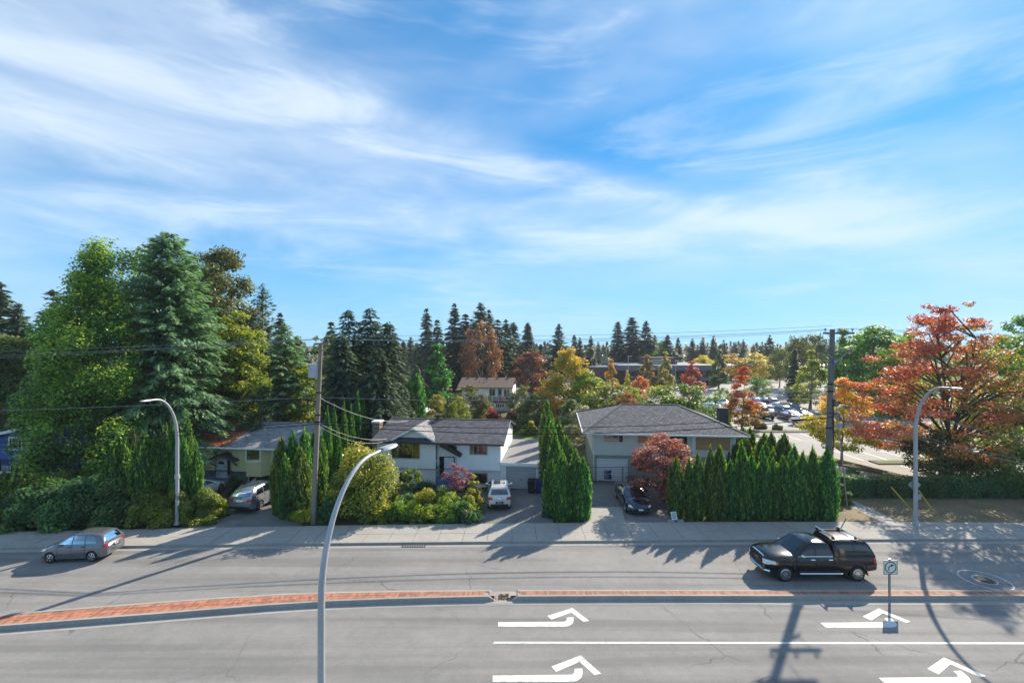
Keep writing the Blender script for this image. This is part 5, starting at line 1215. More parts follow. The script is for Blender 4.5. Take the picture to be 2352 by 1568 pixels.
# ================================================================== VEHICLES
def paint(name, col, metal=.0, rough=.22, flake=.03):
    return pm(name, col, rough, metal=metal, var=flake, scale=30, spec=.5, coat=1.)
paint('paint_grey', (.155,.165,.18), .45); paint('paint_silver', (.33,.36,.40), .5); paint('paint_pearl', (.62,.61,.57), .25); pm('paint_black', (.006,.007,.010), .18, var=.03, spec=.4, coat=.45); paint('paint_navy', (.008,.012,.022), 0, .12)
pm('car_objcol', (.5,.5,.5), .25, objcol=True, var=.02, spec=.5, coat=1.)
pm('tyre', (.018,.018,.019), .85, var=.2, scale=8); pm('rim_alloy', (.62,.63,.65), .25, metal=.9, var=.05); pm('black_plastic', (.022,.023,.025), .6, var=.1)
pm('chrome', (.75,.77,.8), .08, metal=1., var=.02); pm('tail_red', (.42,.012,.012), .15, var=.1, coat=1.); pm('amber', (.7,.22,.02), .2, var=.1, coat=1.); pm('lamp_clear', (.72,.74,.76), .08, var=.05, coat=1., spec=.8)
pm('plate', (.72,.73,.78), .5, var=.15, scale=20); pm('seam', (.012,.012,.013), .7, var=.05); pm('cabin', (.03,.03,.032), .8, var=.2)
glassmat('car_glass', (.006,.009,.011), .22, .01); glassmat('car_glass_truck', (.006,.008,.010), .12, .01, .0, 1.42); glassmat('car_glass_black', (.004,.004,.005), .05, .01)

def ipol(pts, x): 
    p = sorted(pts); return float(np.interp(x, [a for a, _ in p], [b for _, b in p]))
def smooth_profile(pts, xs, k=.10):
    """piecewise-linear profile rounded by a small moving window"""
    return [sum(ipol(pts, x+d*k) for d in (-1,-.5,0,.5,1))/5 for x in xs]
def loft(sections, closed=True):
    n = len(sections[0]); m = MB(); vs = [p for s in sections for p in s]
    fs = [(i*n+j, i*n+(j+1)%n, (i+1)*n+(j+1)%n, (i+1)*n+j) for i in range(len(sections)-1) for j in range(n)]
    fs += [tuple(range(n)), tuple((len(sections)-1)*n+j for j in range(n))[::-1]]
    return m.add(vs, fs)
def body_sections(S):
    Lh = S['L']/2; W2 = S['W']/2
    xs = sorted(set([-Lh, -Lh+.03, -Lh+.09, -Lh+.2, Lh-.2, Lh-.09, Lh-.03, Lh] + list(np.linspace(-Lh+.3, Lh-.3, 26))))
    zt = smooth_profile(S['top'], xs); zb = smooth_profile(S['bot'], xs); wd = smooth_profile(S['plan'], xs, .06)
    out = []
    for x, t, b, w in zip(xs, zt, zb, wd):
        w *= W2; h = t-b
        half = [(w*.80,b),(w*.955,b+.035),(w*.985,b+h*.18),(w,b+h*.42),(w*.992,b+h*.62),(w*.965,b+h*.80),(w*.915,t-h*.055),(w*.80,t-.004),(w*.4,t+S.get('crown',.02))]
        sec = [(x,y,z) for y, z in half] + [(x,0,t+S.get('crown',.02)*1.2)] + [(x,-y,z) for y, z in half[::-1]] + [(x,0,b)]
        out.append(sec)
    return out
def cabin_sections(S, roof, belt, wb, wr, W2, nx=20):
    xs0 = min(a for a,_ in roof); xs1 = max(a for a,_ in roof)
    xs = list(np.linspace(xs0+.005, xs1-.005, nx)); zr = smooth_profile(roof, xs, .05); out = []
    zmax = max(z for _, z in roof)
    for x, z in zip(xs, zr):
        b = ipol(belt, x)-.04; z = max(z, b+.02); f = min(1, (z-b)/(zmax-b))
        w0 = W2*wb; w1 = w0+(W2*wr-w0)*f; h = z-b
        half = [(w0,b),(w0*.5+w1*.5+.018*f,b+h*.5),(w1+.012,b+h*.84),(w1-.04,b+h*.955),(w1*.75,z+.004),(w1*.4,z+.018)]
        out.append([(x,y,q) for y, q in half]+[(x,0,z+.02)]+[(x,-y,q) for y, q in half[::-1]])
    return out
def patch(bvh, quad, axis, sign, n=6, m=3, eps=.008, thick=0.):
    """sheet of n x m cells laid on the body by projecting a quad along an axis"""
    q = [Vector((a,b)) for a, b in quad]; P_ = []
    for j in range(m+1):
        for i in range(n+1):
            s, t = i/n, j/m; p = q[0].lerp(q[1],s).lerp(q[3].lerp(q[2],s),t)
            if axis == 'y': o, d = Vector((p.x, 3*sign, p.y)), Vector((0,-sign,0))
            elif axis == 'x': o, d = Vector((5*sign, p.x, p.y)), Vector((-sign,0,0))
            else: o, d = Vector((p.x, p.y, 4)), Vector((0,0,-1))
            h = bvh.ray_cast(o, d)
            P_.append(None if h[0] is None else h[0]-d*eps+ (h[1]*eps*.8 if h[1].dot(d) < 0 else -h[1]*eps*.8))
    mb = MB(); idx = {}; vs = []
    for k, p in enumerate(P_):
        if p is not None: idx[k] = len(vs); vs.append(p)
    fs = []
    for j in range(m):
        for i in range(n):
            c = (j*(n+1)+i, j*(n+1)+i+1, (j+1)*(n+1)+i+1, (j+1)*(n+1)+i)
            if all(k in idx for k in c):
                pp = [P_[k] for k in c]
                if max((pp[a]-pp[b]).length for a in range(4) for b in range(a)) < .6: fs.append(tuple(idx[k] for k in c))
    return mb.add(vs, fs)
def wheel_meshes(r, w, spokes, rr=.66):
    t = MB(); rot = Matrix.Rotation(R(90), 4, 'X')
    t.lathe([(r*.62,-w*.42),(r*.9,-w*.5),(r*.985,-w*.38),(r,-w*.15),(r,w*.15),(r*.985,w*.38),(r*.9,w*.5),(r*.62,w*.42)], 26, rot); tm = t.mesh('wheel', True)
    rim = MB(); y = w*.40
    rim.lathe([(r*rr,-.02),(r*rr,.02),(r*(rr-.07),.03),(r*(rr-.09),-.02)], 26, Matrix.Translation((0,-y-.012,0)) @ rot)
    back = MB(); back.lathe([(0,-.01),(r*rr,-.01),(r*rr,0),(0,0)], 20, Matrix.Translation((0,-y+.05,0)) @ rot); 
    for k in range(spokes):
        a = 2*math.pi*k/spokes; d = Vector((math.cos(a),0,math.sin(a))); s = Vector((-math.sin(a),0,math.cos(a)))
        w0, w1 = r*.10, r*.15 if spokes < 7 else r*.055
        if spokes >= 7: w0 = r*.05
        p0, p1 = d*r*.10, d*r*(rr-.05)
        rim.hexa([p0-s*w0+Vector((0,-y-.01,0)),p0+s*w0+Vector((0,-y-.01,0)),p1+s*w1+Vector((0,-y-.01,0)),p1-s*w1+Vector((0,-y-.01,0))],[p0-s*w0+Vector((0,-y-.045,0)),p0+s*w0+Vector((0,-y-.045,0)),p1+s*w1+Vector((0,-y-.03,0)),p1-s*w1+Vector((0,-y-.03,0))])
    rim.lathe([(0,-.03),(r*.15,-.03),(r*.14,.02),(0,.025)], 14, Matrix.Translation((0,-y-.035,0)) @ rot)
    return tm, rim.mesh('rim', True), back.mesh('brake', False)

def make_car(S, name, label, cat, group, mat, glass='car_glass', spokes=5):
    root = empty(name, (0,0,0), 0, label, cat, group)
    Lh, W2 = S['L']/2, S['W']/2; xf, xr = S['axles']; rw = S['r']
    body = loft(body_sections(S))
    me = body.mesh('body'); tmp = link('body', me, mat)
    # wheel arches cut into the body
    cut = MB()
    for x in (xf, xr):
        for sg in (-1,1): cut.lathe([(rw*1.12,-.19),(rw*1.12,.19)], 24, Matrix.Translation((x, sg*(W2-.06), rw*1.0)) @ Matrix.Rotation(R(90),4,'X'))
    cm = cut.mesh('cut'); co = link('cut', cm, None)
    md = tmp.modifiers.new('arch','BOOLEAN'); md.object = co; md.operation = 'DIFFERENCE'; md.solver = 'EXACT'
    bpy.context.view_layer.update()
    me2 = bpy.data.meshes.new_from_object(tmp.evaluated_get(bpy.context.evaluated_depsgraph_get()))
    bpy.data.objects.remove(tmp); bpy.data.objects.remove(co)
    me2.name = 'body'; me2.materials.clear(); me2.materials.append(MATS[mat])
    me2.polygons.foreach_set('use_smooth', [True]*len(me2.polygons)); me2.set_sharp_from_angle(angle=R(34))
    bo = link('body', me2, None, root)
    un = MB(); un.box(xr-.3, xf+.3, -W2*.78, W2*.78, S['gc']-.02, S['gc']+.25); un.build('underbody', 'black_plastic', root)
    cabs = []
    for nm, roof, wb_, wr_, mt in S['cabins']:
        c = loft(cabin_sections(S, roof, S['top'], wb_, wr_, W2)); cm_ = c.mesh(nm, True); cabs.append(cm_); link(nm, cm_, mt or mat, root)
    vs, fs = [], []
    for mm in [me2]+cabs:
        o = len(vs); vs += [v.co.copy() for v in mm.vertices]; fs += [tuple(o+i for i in p.vertices) for p in mm.polygons]
    bvh = BVHTree.FromPolygons(vs, fs)
    for nm, mt, quad, axis, sign, par in S['glass']:
        if axis == 'y':
            for sg in (1,-1): patch(bvh, quad, 'y', sg, 8, 4, .006).build(nm, mt or glass, root, True, fix=False)
        else: patch(bvh, quad, axis, sign, 10, 5, .006).build(nm, mt or glass, root, True, fix=False)
    for nm, mt, quad, axis, sign in S['trim']:
        if sign == 2:
            for sg in (1,-1):
                q = quad if axis == 'y' else [(a*sg, b) for a, b in quad] if axis == 'x' else [(a, b*sg) for a, b in quad]
                patch(bvh, q, axis, sg if axis == 'y' else S.get('dir',1), 6, 3, .014).build(nm, mt, root, True, fix=False)
        elif sign in (3,-3):     # pair mirrored across the centre line, seen from front (3) or rear (-3)
            for sg in (1,-1): patch(bvh, [(a*sg, b) for a, b in quad], axis, 1 if sign == 3 else -1, 5, 3, .014).build(nm, mt, root, True, fix=False)
        else: patch(bvh, quad, axis, sign, 8, 3, .014).build(nm, mt, root, True, fix=False)
    tm, rm, bm_ = wheel_meshes(rw, .22*rw/.33, spokes)
    for x in (xf, xr):
        for sg in (-1,1):
            w = link('wheel', tm, 'tyre', root, (x, sg*(W2-.125), rw)); link('rim', rm, 'rim_alloy', w); link('brake', bm_, 'black_plastic', w)
            if sg > 0: w.rotation_euler = (0,0,math.pi)
    mx_, mz = S['mirror']
    for sg in (-1,1):
        m = MB(); m.lathe([(.01,-.1),(.075,-.09),(.095,0),(.07,.085),(.01,.1)], 10, Matrix.Translation((mx_, sg*(W2*.93+.13), mz)) @ Matrix.Rotation(R(90),4,'X') @ Matrix.Scale(.75,4,(0,1,0))); m.bar((mx_,sg*W2*.80,mz-.07),(mx_,sg*(W2*.93+.08),mz-.03),.05); m.build('mirror', S.get('mirror_mat', mat), root, True)
    for q in S.get('extra', ()): q(root, bvh)
    return root
def place(root, x, y, head, sc=1., z=.0):
    """head: direction the nose points, degrees from +x"""
    root.location = (x, y, z); root.rotation_euler = (0,0,R(head)); root.scale = (sc,sc,sc); return root
def side_seam(quad): return ('door_seam','seam',quad,'y',2)
def vline(x, z0, z1, lean=0.): return ('door_seam','seam',[(x-.008,z0),(x+.008,z0),(x+lean+.008,z1),(x+lean-.008,z1)],'y',2)
def hline(x0, x1, z, w=.008, mt='seam', nm='door_seam'): return (nm, mt, [(x0,z-w),(x1,z-w),(x1,z+w),(x0,z+w)],'y',2)
def handles(xs, z): return [('door_handle','chrome' if z < 0 else 'black_plastic',[(x-.1,abs(z)-.018),(x+.1,abs(z)-.018),(x+.1,abs(z)+.018),(x-.1,abs(z)+.018)],'y',2) for x in xs]
def rails(x0, x1, y, z, mt='black_plastic'):
    def f(root, bvh):
        for sg in (-1,1): MB().tube([(x1,sg*y,z-.05),(x1-.12,sg*y,z+.03),(x0+.12,sg*y,z+.03),(x0,sg*y,z-.06)], .022, 6).build('roof_rail', mt, root, True)
    return f

# ---- grey compact wagon on the road, nose left
S = dict(L=4.35, W=1.77, gc=.18, r=.32, axles=(1.34,-1.26), crown=.03,
  top=[(-2.18,.74),(-2.12,.96),(-2.0,1.02),(-.5,.98),(.5,.96),(.95,.97),(1.5,.90),(1.95,.76),(2.12,.60),(2.18,.48)],
  bot=[(-2.18,.36),(-2.0,.26),(-1.7,.2),(1.7,.19),(2.0,.23),(2.18,.3)], plan=[(-2.18,.80),(-2.08,.92),(-1.8,.985),(-1,1),(1,1),(1.6,.975),(2.0,.86),(2.18,.62)],
  cabins=[('cabin', [(-2.08,1.0),(-1.98,1.15),(-1.78,1.44),(-1.5,1.52),(-.6,1.57),(-.1,1.56),(.2,1.49),(.62,1.28),(1.18,.96)], .95, .70, None)],
  glass=[('windscreen',None,[(-.58,1.08),(.58,1.08),(.52,1.45),(-.52,1.45)],'x',1,0), ('rear_window',None,[(-.60,1.10),(.60,1.10),(.52,1.42),(-.52,1.42)],'x',-1,0),
    ('side_window',None,[(.02,1.045),(.82,1.045),(.14,1.44),(.02,1.47)],'y',1,0), ('side_window',None,[(-.80,1.045),(-.06,1.045),(-.06,1.47),(-.74,1.48)],'y',1,0), ('side_window',None,[(-1.56,1.06),(-.88,1.045),(-.84,1.47),(-1.38,1.44)],'y',1,0)],
  trim=[vline(.0,.3,1.04), vline(-.84,.42,1.04), vline(.88,.34,.98), hline(-.9,.9,.30,.012,'paint_silver','sill_trim')] + handles((.10,-.76),.88)[:0] + handles((-.66+.8,-.72),.88) +
    [('taillight','tail_red',[(-2.13,.80),(-1.88,.80),(-1.92,.99),(-2.10,.99)],'y',2), ('taillight','tail_red',[(.60,.80),(.80,.80),(.80,.98),(.62,.98)],'x',-3), ('headlight','lamp_clear',[(1.60,.74),(1.95,.66),(1.95,.74),(1.60,.86)],'y',2), ('headlight','lamp_clear',[(.38,.56),(.72,.58),(.70,.70),(.42,.68)],'x',3),
    ('number_plate','plate',[(-.17,.72),(.17,.72),(.17,.84),(-.17,.84)],'x',-1), ('bumper_strip','chrome',[(-.66,.55),(.66,.55),(.66,.575),(-.66,.575)],'x',-1), ('grille','black_plastic',[(-.4,.42),(.4,.42),(.4,.54),(-.4,.54)],'x',1), ('plate_recess','seam',[(-.22,.69),(.22,.69),(.22,.87),(-.22,.87)],'x',-1)],
  mirror=(.72,1.03))
S['trim'].sort(key=lambda t: t[0] == 'number_plate')
car = make_car(S, 'hatchback', 'grey hatchback at the kerb on the left of the road', 'car', 'cars near the houses', 'paint_grey')
a, b = P(119,1290.5), P(215,1287.6)
hd = 184.5
dv = Vector((math.cos(R(hd)), math.sin(R(hd)),0)); nv = Vector((-dv.y, dv.x, 0)); sc = .85
mid = (a+b)/2; place(car, mid.x-nv.x*.70*sc-dv.x*.04, mid.y-nv.y*.70*sc, hd, sc); car.scale = (.82,.86,.95)

# ---- silver SUV in front of the yellow house
S = dict(L=4.67, W=1.87, gc=.2, r=.37, axles=(1.45,-1.37), crown=.02,
  top=[(-2.33,.82),(-2.27,1.06),(-2.1,1.13),(-1,1.12),(.6,1.10),(1.1,1.10),(1.7,1.03),(2.1,.90),(2.33,.66)], bot=[(-2.33,.40),(-2.1,.28),(-1.8,.24),(1.8,.24),(2.1,.28),(2.33,.38)],
  plan=[(-2.33,.86),(-2.2,.95),(-1.8,1),(1.6,1),(2.0,.94),(2.33,.72)],
  cabins=[('cabin', [(-2.2,1.12),(-2.08,1.34),(-1.9,1.58),(-1.6,1.68),(-.6,1.72),(.0,1.71),(.3,1.64),(1.12,1.10)], .95, .72, None)],
  glass=[('windscreen',None,[(-.64,1.2),(.64,1.2),(.56,1.6),(-.56,1.6)],'x',1,0), ('rear_window',None,[(-.68,1.22),(.68,1.22),(.60,1.58),(-.60,1.58)],'x',-1,0), ('side_window',None,[(.02,1.17),(.80,1.17),(.22,1.58),(.02,1.61)],'y',1,0), ('side_window',None,[(-.86,1.17),(-.04,1.17),(-.04,1.61),(-.82,1.60)],'y',1,0), ('side_window',None,[(-1.75,1.19),(-.92,1.17),(-.88,1.60),(-1.45,1.57)],'y',1,0)],
  trim=[vline(.0,.4,1.15), vline(-.88,.6,1.15), vline(.95,.45,1.08), hline(-2.2,2.0,.52,.05,'black_plastic','side_moulding')] + handles((.12,-.76),-1.0) + [('taillight','tail_red',[(.50,.88),(.86,.88),(.84,1.04),(.50,1.04)],'x',-3), ('taillight','tail_red',[(-2.24,.90),(-2.02,.92),(-2.04,1.04),(-2.22,1.04)],'y',2), ('headlight','lamp_clear',[(.42,.72),(.80,.74),(.78,.88),(.44,.86)],'x',3), ('number_plate','plate',[(-.26,.90),(.26,.90),(.26,1.01),(-.26,1.01)],'x',-1), ('emblem','black_plastic',[(-.05,1.045),(.05,1.045),(.05,1.10),(-.05,1.10)],'x',-1), ('lower_bumper','black_plastic',[(-.78,.40),(.78,.40),(.80,.56),(-.80,.56)],'x',-1), ('grille','black_plastic',[(-.3,.6),(.3,.6),(.3,.8),(-.3,.8)],'x',1)],
  mirror=(.78,1.18), extra=[rails(-1.5,.3,.62,1.72)])
car = make_car(S, 'suv', 'silver SUV facing away in the driveway of the yellow house', 'car', 'cars near the houses', 'paint_silver', 'car_glass_black')
place(car, -18.78, 34.05, 83.5, .98, .114)

# ---- white crossover in front of the white house
S2 = dict(L=4.43, W=1.81, gc=.2, r=.35, axles=(1.35,-1.25), crown=.02,
  top=[(-2.21,.85),(-2.15,1.04),(-2.0,1.10),(-1,1.09),(.6,1.07),(1.05,1.08),(1.6,1.0),(2.0,.86),(2.21,.62)], bot=[(-2.21,.42),(-2.0,.28),(-1.7,.23),(1.7,.23),(2.0,.27),(2.21,.36)], plan=[(-2.21,.84),(-2.1,.94),(-1.7,1),(1.5,1),(1.9,.93),(2.21,.70)],
  cabins=[('cabin', [(-2.1,1.08),(-2.0,1.28),(-1.8,1.56),(-1.5,1.65),(-.5,1.69),(.0,1.67),(.3,1.58),(1.08,1.07)], .94, .70, None)],
  glass=[('windscreen',None,[(-.62,1.17),(.62,1.17),(.54,1.56),(-.54,1.56)],'x',1,0), ('rear_window',None,[(-.66,1.17),(.66,1.17),(.57,1.53),(-.57,1.53)],'x',-1,0), ('side_window',None,[(.02,1.14),(.75,1.14),(.2,1.54),(.02,1.57)],'y',1,0), ('side_window',None,[(-.84,1.14),(-.04,1.14),(-.04,1.57),(-.80,1.56)],'y',1,0), ('side_window',None,[(-1.62,1.17),(-.9,1.14),(-.86,1.56),(-1.4,1.53)],'y',1,0), ('sunroof',None,[(-1.1,-.42),(.1,-.42),(.1,.42),(-1.1,.42)],'z',1,0)],
  trim=[vline(.0,.4,1.12), vline(-.86,.55,1.12), hline(-2.1,1.9,.42,.07,'black_plastic','side_moulding')] + handles((.12,-.74),.98) + [('taillight','tail_red',[(.48,.86),(.82,.88),(.83,1.04),(.52,1.0)],'x',-3), ('taillight','tail_red',[(-2.12,.90),(-1.9,.92),(-1.92,1.02),(-2.1,1.03)],'y',2), ('headlight','lamp_clear',[(.42,.7),(.78,.72),(.76,.86),(.44,.84)],'x',3), ('plate_recess','seam',[(-.29,.59),(.29,.59),(.29,.74),(-.29,.74)],'x',-1), ('number_plate','plate',[(-.16,.61),(.16,.61),(.16,.72),(-.16,.72)],'x',-1), ('emblem','chrome',[(-.05,.90),(.05,.90),(.05,1.0),(-.05,1.0)],'x',-1), ('lower_bumper','black_plastic',[(-.80,.40),(.80,.40),(.82,.56),(-.82,.56)],'x',-1), ('grille','black_plastic',[(-.4,.58),(.4,.58),(.4,.76),(-.4,.76)],'x',1)],
  mirror=(.76,1.14), extra=[rails(-1.45,.25,.58,1.68,'chrome')])
car = make_car(S2, 'crossover', 'pearl white crossover parked tail out by the white house', 'car', 'cars near the houses', 'paint_pearl', 'car_glass_black')
place(car, -.98, 34.45, 92.5, .97, .114)

# ---- black electric sedan nose to the road
S3 = dict(L=4.69, W=1.85, gc=.15, r=.34, axles=(1.50,-1.38), crown=.03,
  top=[(-2.34,.80),(-2.28,.98),(-2.1,1.05),(-1.5,1.02),(-.3,.96),(.7,.93),(1.2,.92),(1.7,.82),(2.1,.68),(2.34,.50)], bot=[(-2.34,.36),(-2.1,.22),(-1.8,.17),(1.8,.16),(2.1,.18),(2.34,.24)], plan=[(-2.34,.78),(-2.2,.90),(-1.7,.99),(-.5,1),(1.3,1),(1.8,.95),(2.12,.84),(2.34,.52)],
  cabins=[('cabin', [(-1.95,1.02),(-1.5,1.20),(-.9,1.38),(-.4,1.43),(.0,1.43),(.3,1.38),(.7,1.20),(1.25,.92)], .93, .66, None)],
  glass=[('windscreen',None,[(.30,-.50),(1.16,-.66),(1.16,.66),(.30,.50)],'z',1,0), ('glass_roof','car_glass_black',[(-.85,-.46),(.22,-.48),(.22,.48),(-.85,.46)],'z',1,0), ('rear_window',None,[(-1.80,-.56),(-.92,-.48),(-.92,.48),(-1.80,.56)],'z',1,0), ('side_window',None,[(-.02,1.02),(.84,1.0),(.22,1.32),(-.02,1.35)],'y',1,0), ('side_window',None,[(-1.05,1.06),(-.08,1.02),(-.08,1.35),(-.75,1.32)],'y',1,0)],
  trim=[vline(-.05,.3,1.0), vline(-.95,.45,1.02), vline(.95,.32,.9)] + handles((.05,-.88),.84)[:0] + [('headlight','lamp_clear',[(1.78,.70),(2.12,.52),(2.10,.60),(1.78,.78)],'z',99)][:0] + [('headlight','lamp_clear',[(.50,.56),(.80,.58),(.76,.70),(.62,.68)],'x',3), ('number_plate','plate',[(-.16,.40),(.16,.40),(.16,.52),(-.16,.52)],'x',1), ('lower_grille','black_plastic',[(-.62,.28),(.62,.28),(.60,.36),(-.60,.36)],'x',1), ('taillight','tail_red',[(.5,.84),(.85,.86),(.84,.96),(.5,.94)],'x',-3)],
  mirror=(.70,1.0))
car = make_car(S3, 'sedan', 'black sedan parked nose out beside the red Japanese maple', 'car', 'cars near the houses', 'paint_navy', 'car_glass')
place(car, 8.92, 33.75, -90.5, 1.0, .114)

# ---- black pickup with canopy on the road, nose left
def pick_extra(root, bvh):
    for x in (-.78,-1.9):
        m = MB(); m.bar((x,-.76,2.09),(x,.76,2.09),.05,.035); o = m.build('rack_bar','chrome',root)
        for y in (-.60,.60): MB().box(x-.06,x+.06,y-.04,y+.04,1.96,2.08).build('rack_foot','black_plastic',o)
    for y in (-.58,.58): MB().bar((-.72,y,1.975),(-2.15,y,1.955),.03,.03).build('rack_track','black_plastic',root)
    for sg in (-1,1):
        MB().tube([(-1.0,sg*.95,.42),(1.1,sg*.95,.42)], .045, 8).build('side_step','chrome',root)
        MB().hexa([(-2.32,sg*.70,.30),(-2.29,sg*.70,.30),(-2.29,sg*.93,.30),(-2.32,sg*.93,.30)],[(-2.22,sg*.70,.62),(-2.19,sg*.70,.62),(-2.19,sg*.93,.62),(-2.22,sg*.93,.62)]).build('mud_flap','black_plastic',root)
    MB().tube([(-2.78,-.78,.62),(-2.86,-.5,.60),(-2.86,.5,.60),(-2.78,.78,.62)], .085, 8).build('rear_bumper','chrome',root,True)
    MB().tube([(2.50,-.86,.50),(2.72,-.55,.46),(2.76,0,.45),(2.72,.55,.46),(2.50,.86,.50)], .075, 8).build('front_bumper','chrome',root,True)
    # grille: frame and four bars
    g = MB(); g.bar((2.70,-.50,.66),(2.70,.50,.66),.05); g.bar((2.66,-.50,1.11),(2.66,.50,1.11),.06); g.bar((2.70,-.50,.66),(2.66,-.52,1.11),.05); g.bar((2.70,.50,.66),(2.66,.52,1.11),.05); gr = g.build('grille','chrome',root)
    for i in range(3): z = .76+.10*i; MB().bar((2.71-.08*(z-.66)/.37,-.48,z),(2.71-.08*(z-.66)/.37,.48,z),.03,.028).build('bar','chrome',gr)
    me = text_mesh('GMC', .17, 'CENTER', .006); o = link('lettering', me, 'chrome', gr); o.matrix_basis = Matrix.Translation((2.745,0,.815)) @ Matrix.Rotation(R(90),4,'Z') @ Matrix.Rotation(R(90),4,'X')
S4 = dict(L=5.45, W=1.89, gc=.30, r=.385, axles=(1.80,-1.77), crown=.035,
  top=[(-2.72,1.22),(-.6,1.24),(.6,1.22),(1.25,1.24),(1.8,1.24),(2.3,1.21),(2.58,1.15),(2.72,1.02)], bot=[(-2.72,.52),(-2.2,.46),(-1.2,.40),(1.2,.40),(2.2,.42),(2.72,.50)], plan=[(-2.72,.955),(-2.5,.985),(-2,1),(1.9,1),(2.35,.96),(2.6,.86),(2.72,.74)],
  cabins=[('cabin', [(-.62,1.23),(-.58,1.66),(-.5,1.78),(-.2,1.845),(.3,1.85),(.62,1.80),(1.36,1.22)], .94, .72, None), ('canopy', [(-2.68,1.23),(-2.60,1.52),(-2.45,1.82),(-2.2,1.93),(-1.0,1.95),(-.70,1.92),(-.645,1.80),(-.64,1.23)], .96, .77, None)],
  glass=[('windscreen',None,[(-.66,1.29),(.66,1.29),(.57,1.74),(-.57,1.74)],'x',1,0), ('side_window',None,[(.32,1.27),(1.05,1.27),(.52,1.69),(.32,1.72)],'y',1,0), ('side_window',None,[(-.50,1.27),(.22,1.27),(.22,1.73),(-.44,1.72)],'y',1,0), ('canopy_window',None,[(-1.60,1.40),(-.82,1.40),(-.80,1.75),(-1.60,1.77)],'y',1,0), ('canopy_window',None,[(-2.48,1.44),(-1.68,1.40),(-1.68,1.77),(-2.30,1.73)],'y',1,0)],
  trim=[vline(1.22,.48,1.22), vline(.27,.46,1.24), vline(-.62,.46,1.22), hline(-.55,1.15,1.235,.014,'chrome','window_trim')] + handles((.42,-.45),-1.08) + [('headlight','lamp_clear',[(2.25,.84),(2.60,.86),(2.57,1.03),(2.28,1.0)],'y',2), ('headlight','lamp_clear',[(.58,.80),(.84,.82),(.82,1.03),(.59,1.03)],'x',3), ('turn_signal','amber',[(2.14,.86),(2.25,.85),(2.28,.98),(2.18,.97)],'y',2), ('taillight','tail_red',[(-2.70,.86),(-2.58,.86),(-2.58,1.18),(-2.70,1.18)],'y',2), ('taillight','tail_red',[(.76,.78),(.90,.78),(.90,1.08),(.76,1.08)],'x',-3), ('grille_back','black_plastic',[(-.54,.62),(.54,.62),(.52,1.10),(-.52,1.10)],'x',1), ('number_plate','plate',[(-.15,.36),(.15,.36),(.15,.48),(-.15,.48)],'x',1)] + [('arch_trim','black_plastic',[(x-.5,.60),(x-.42,.60),(x-.36,.84),(x-.44,.86)],'y',2) for x in (1.80,-1.77)],
  mirror=(.98,1.30), mirror_mat='chrome', extra=[pick_extra])
car = make_car(S4, 'pickup_truck', 'black pickup truck with canopy and roof bars driving on the far lane', 'truck', None, 'paint_black', 'car_glass_truck', 12)
a, b = P((2200+725/4.704)*.7656, (1560+855/4.704)*.7656), P((2200+1740/4.704)*.7656, (1560+855/4.704)*.7656)
mid = (a+b)/2; sc = abs(b.x-a.x)/3.57
place(car, mid.x, mid.y+.84*sc, 180., sc)
print('pickup scale', sc)

# ---- parked cars of the lot: three plain shapes, copied with their parts
S5 = dict(S3); S5['trim'] = [t for t in S3['trim'] if t[0] in ('headlight','taillight','number_plate')]; S5['glass'] = [g for g in S3['glass'] if g[0] != 'glass_roof']; S5['L'] = 4.69
S6 = dict(S2); S6['trim'] = [t for t in S2['trim'] if t[0] in ('headlight','taillight','number_plate')]; S6['extra'] = []; S6['glass'] = [g for g in S2['glass'] if g[0] != 'sunroof']
S7 = dict(S4); S7['extra'] = []; S7['cabins'] = S4['cabins'][:1]; S7['trim'] = [t for t in S4['trim'] if t[0] in ('headlight','taillight','grille_back')]; S7['glass'] = [g for g in S4['glass'] if g[0] != 'canopy_window']; S7['mirror_mat'] = 'black_plastic'
def proto(Sx, nm): return make_car(Sx, nm, None, 'car', 'cars in the parking lot', 'car_objcol')
protos = {'s': proto(S5,'parked_sedan'), 'u': proto(S6,'parked_suv'), 'p': proto(S7,'parked_pickup')}
used = set()
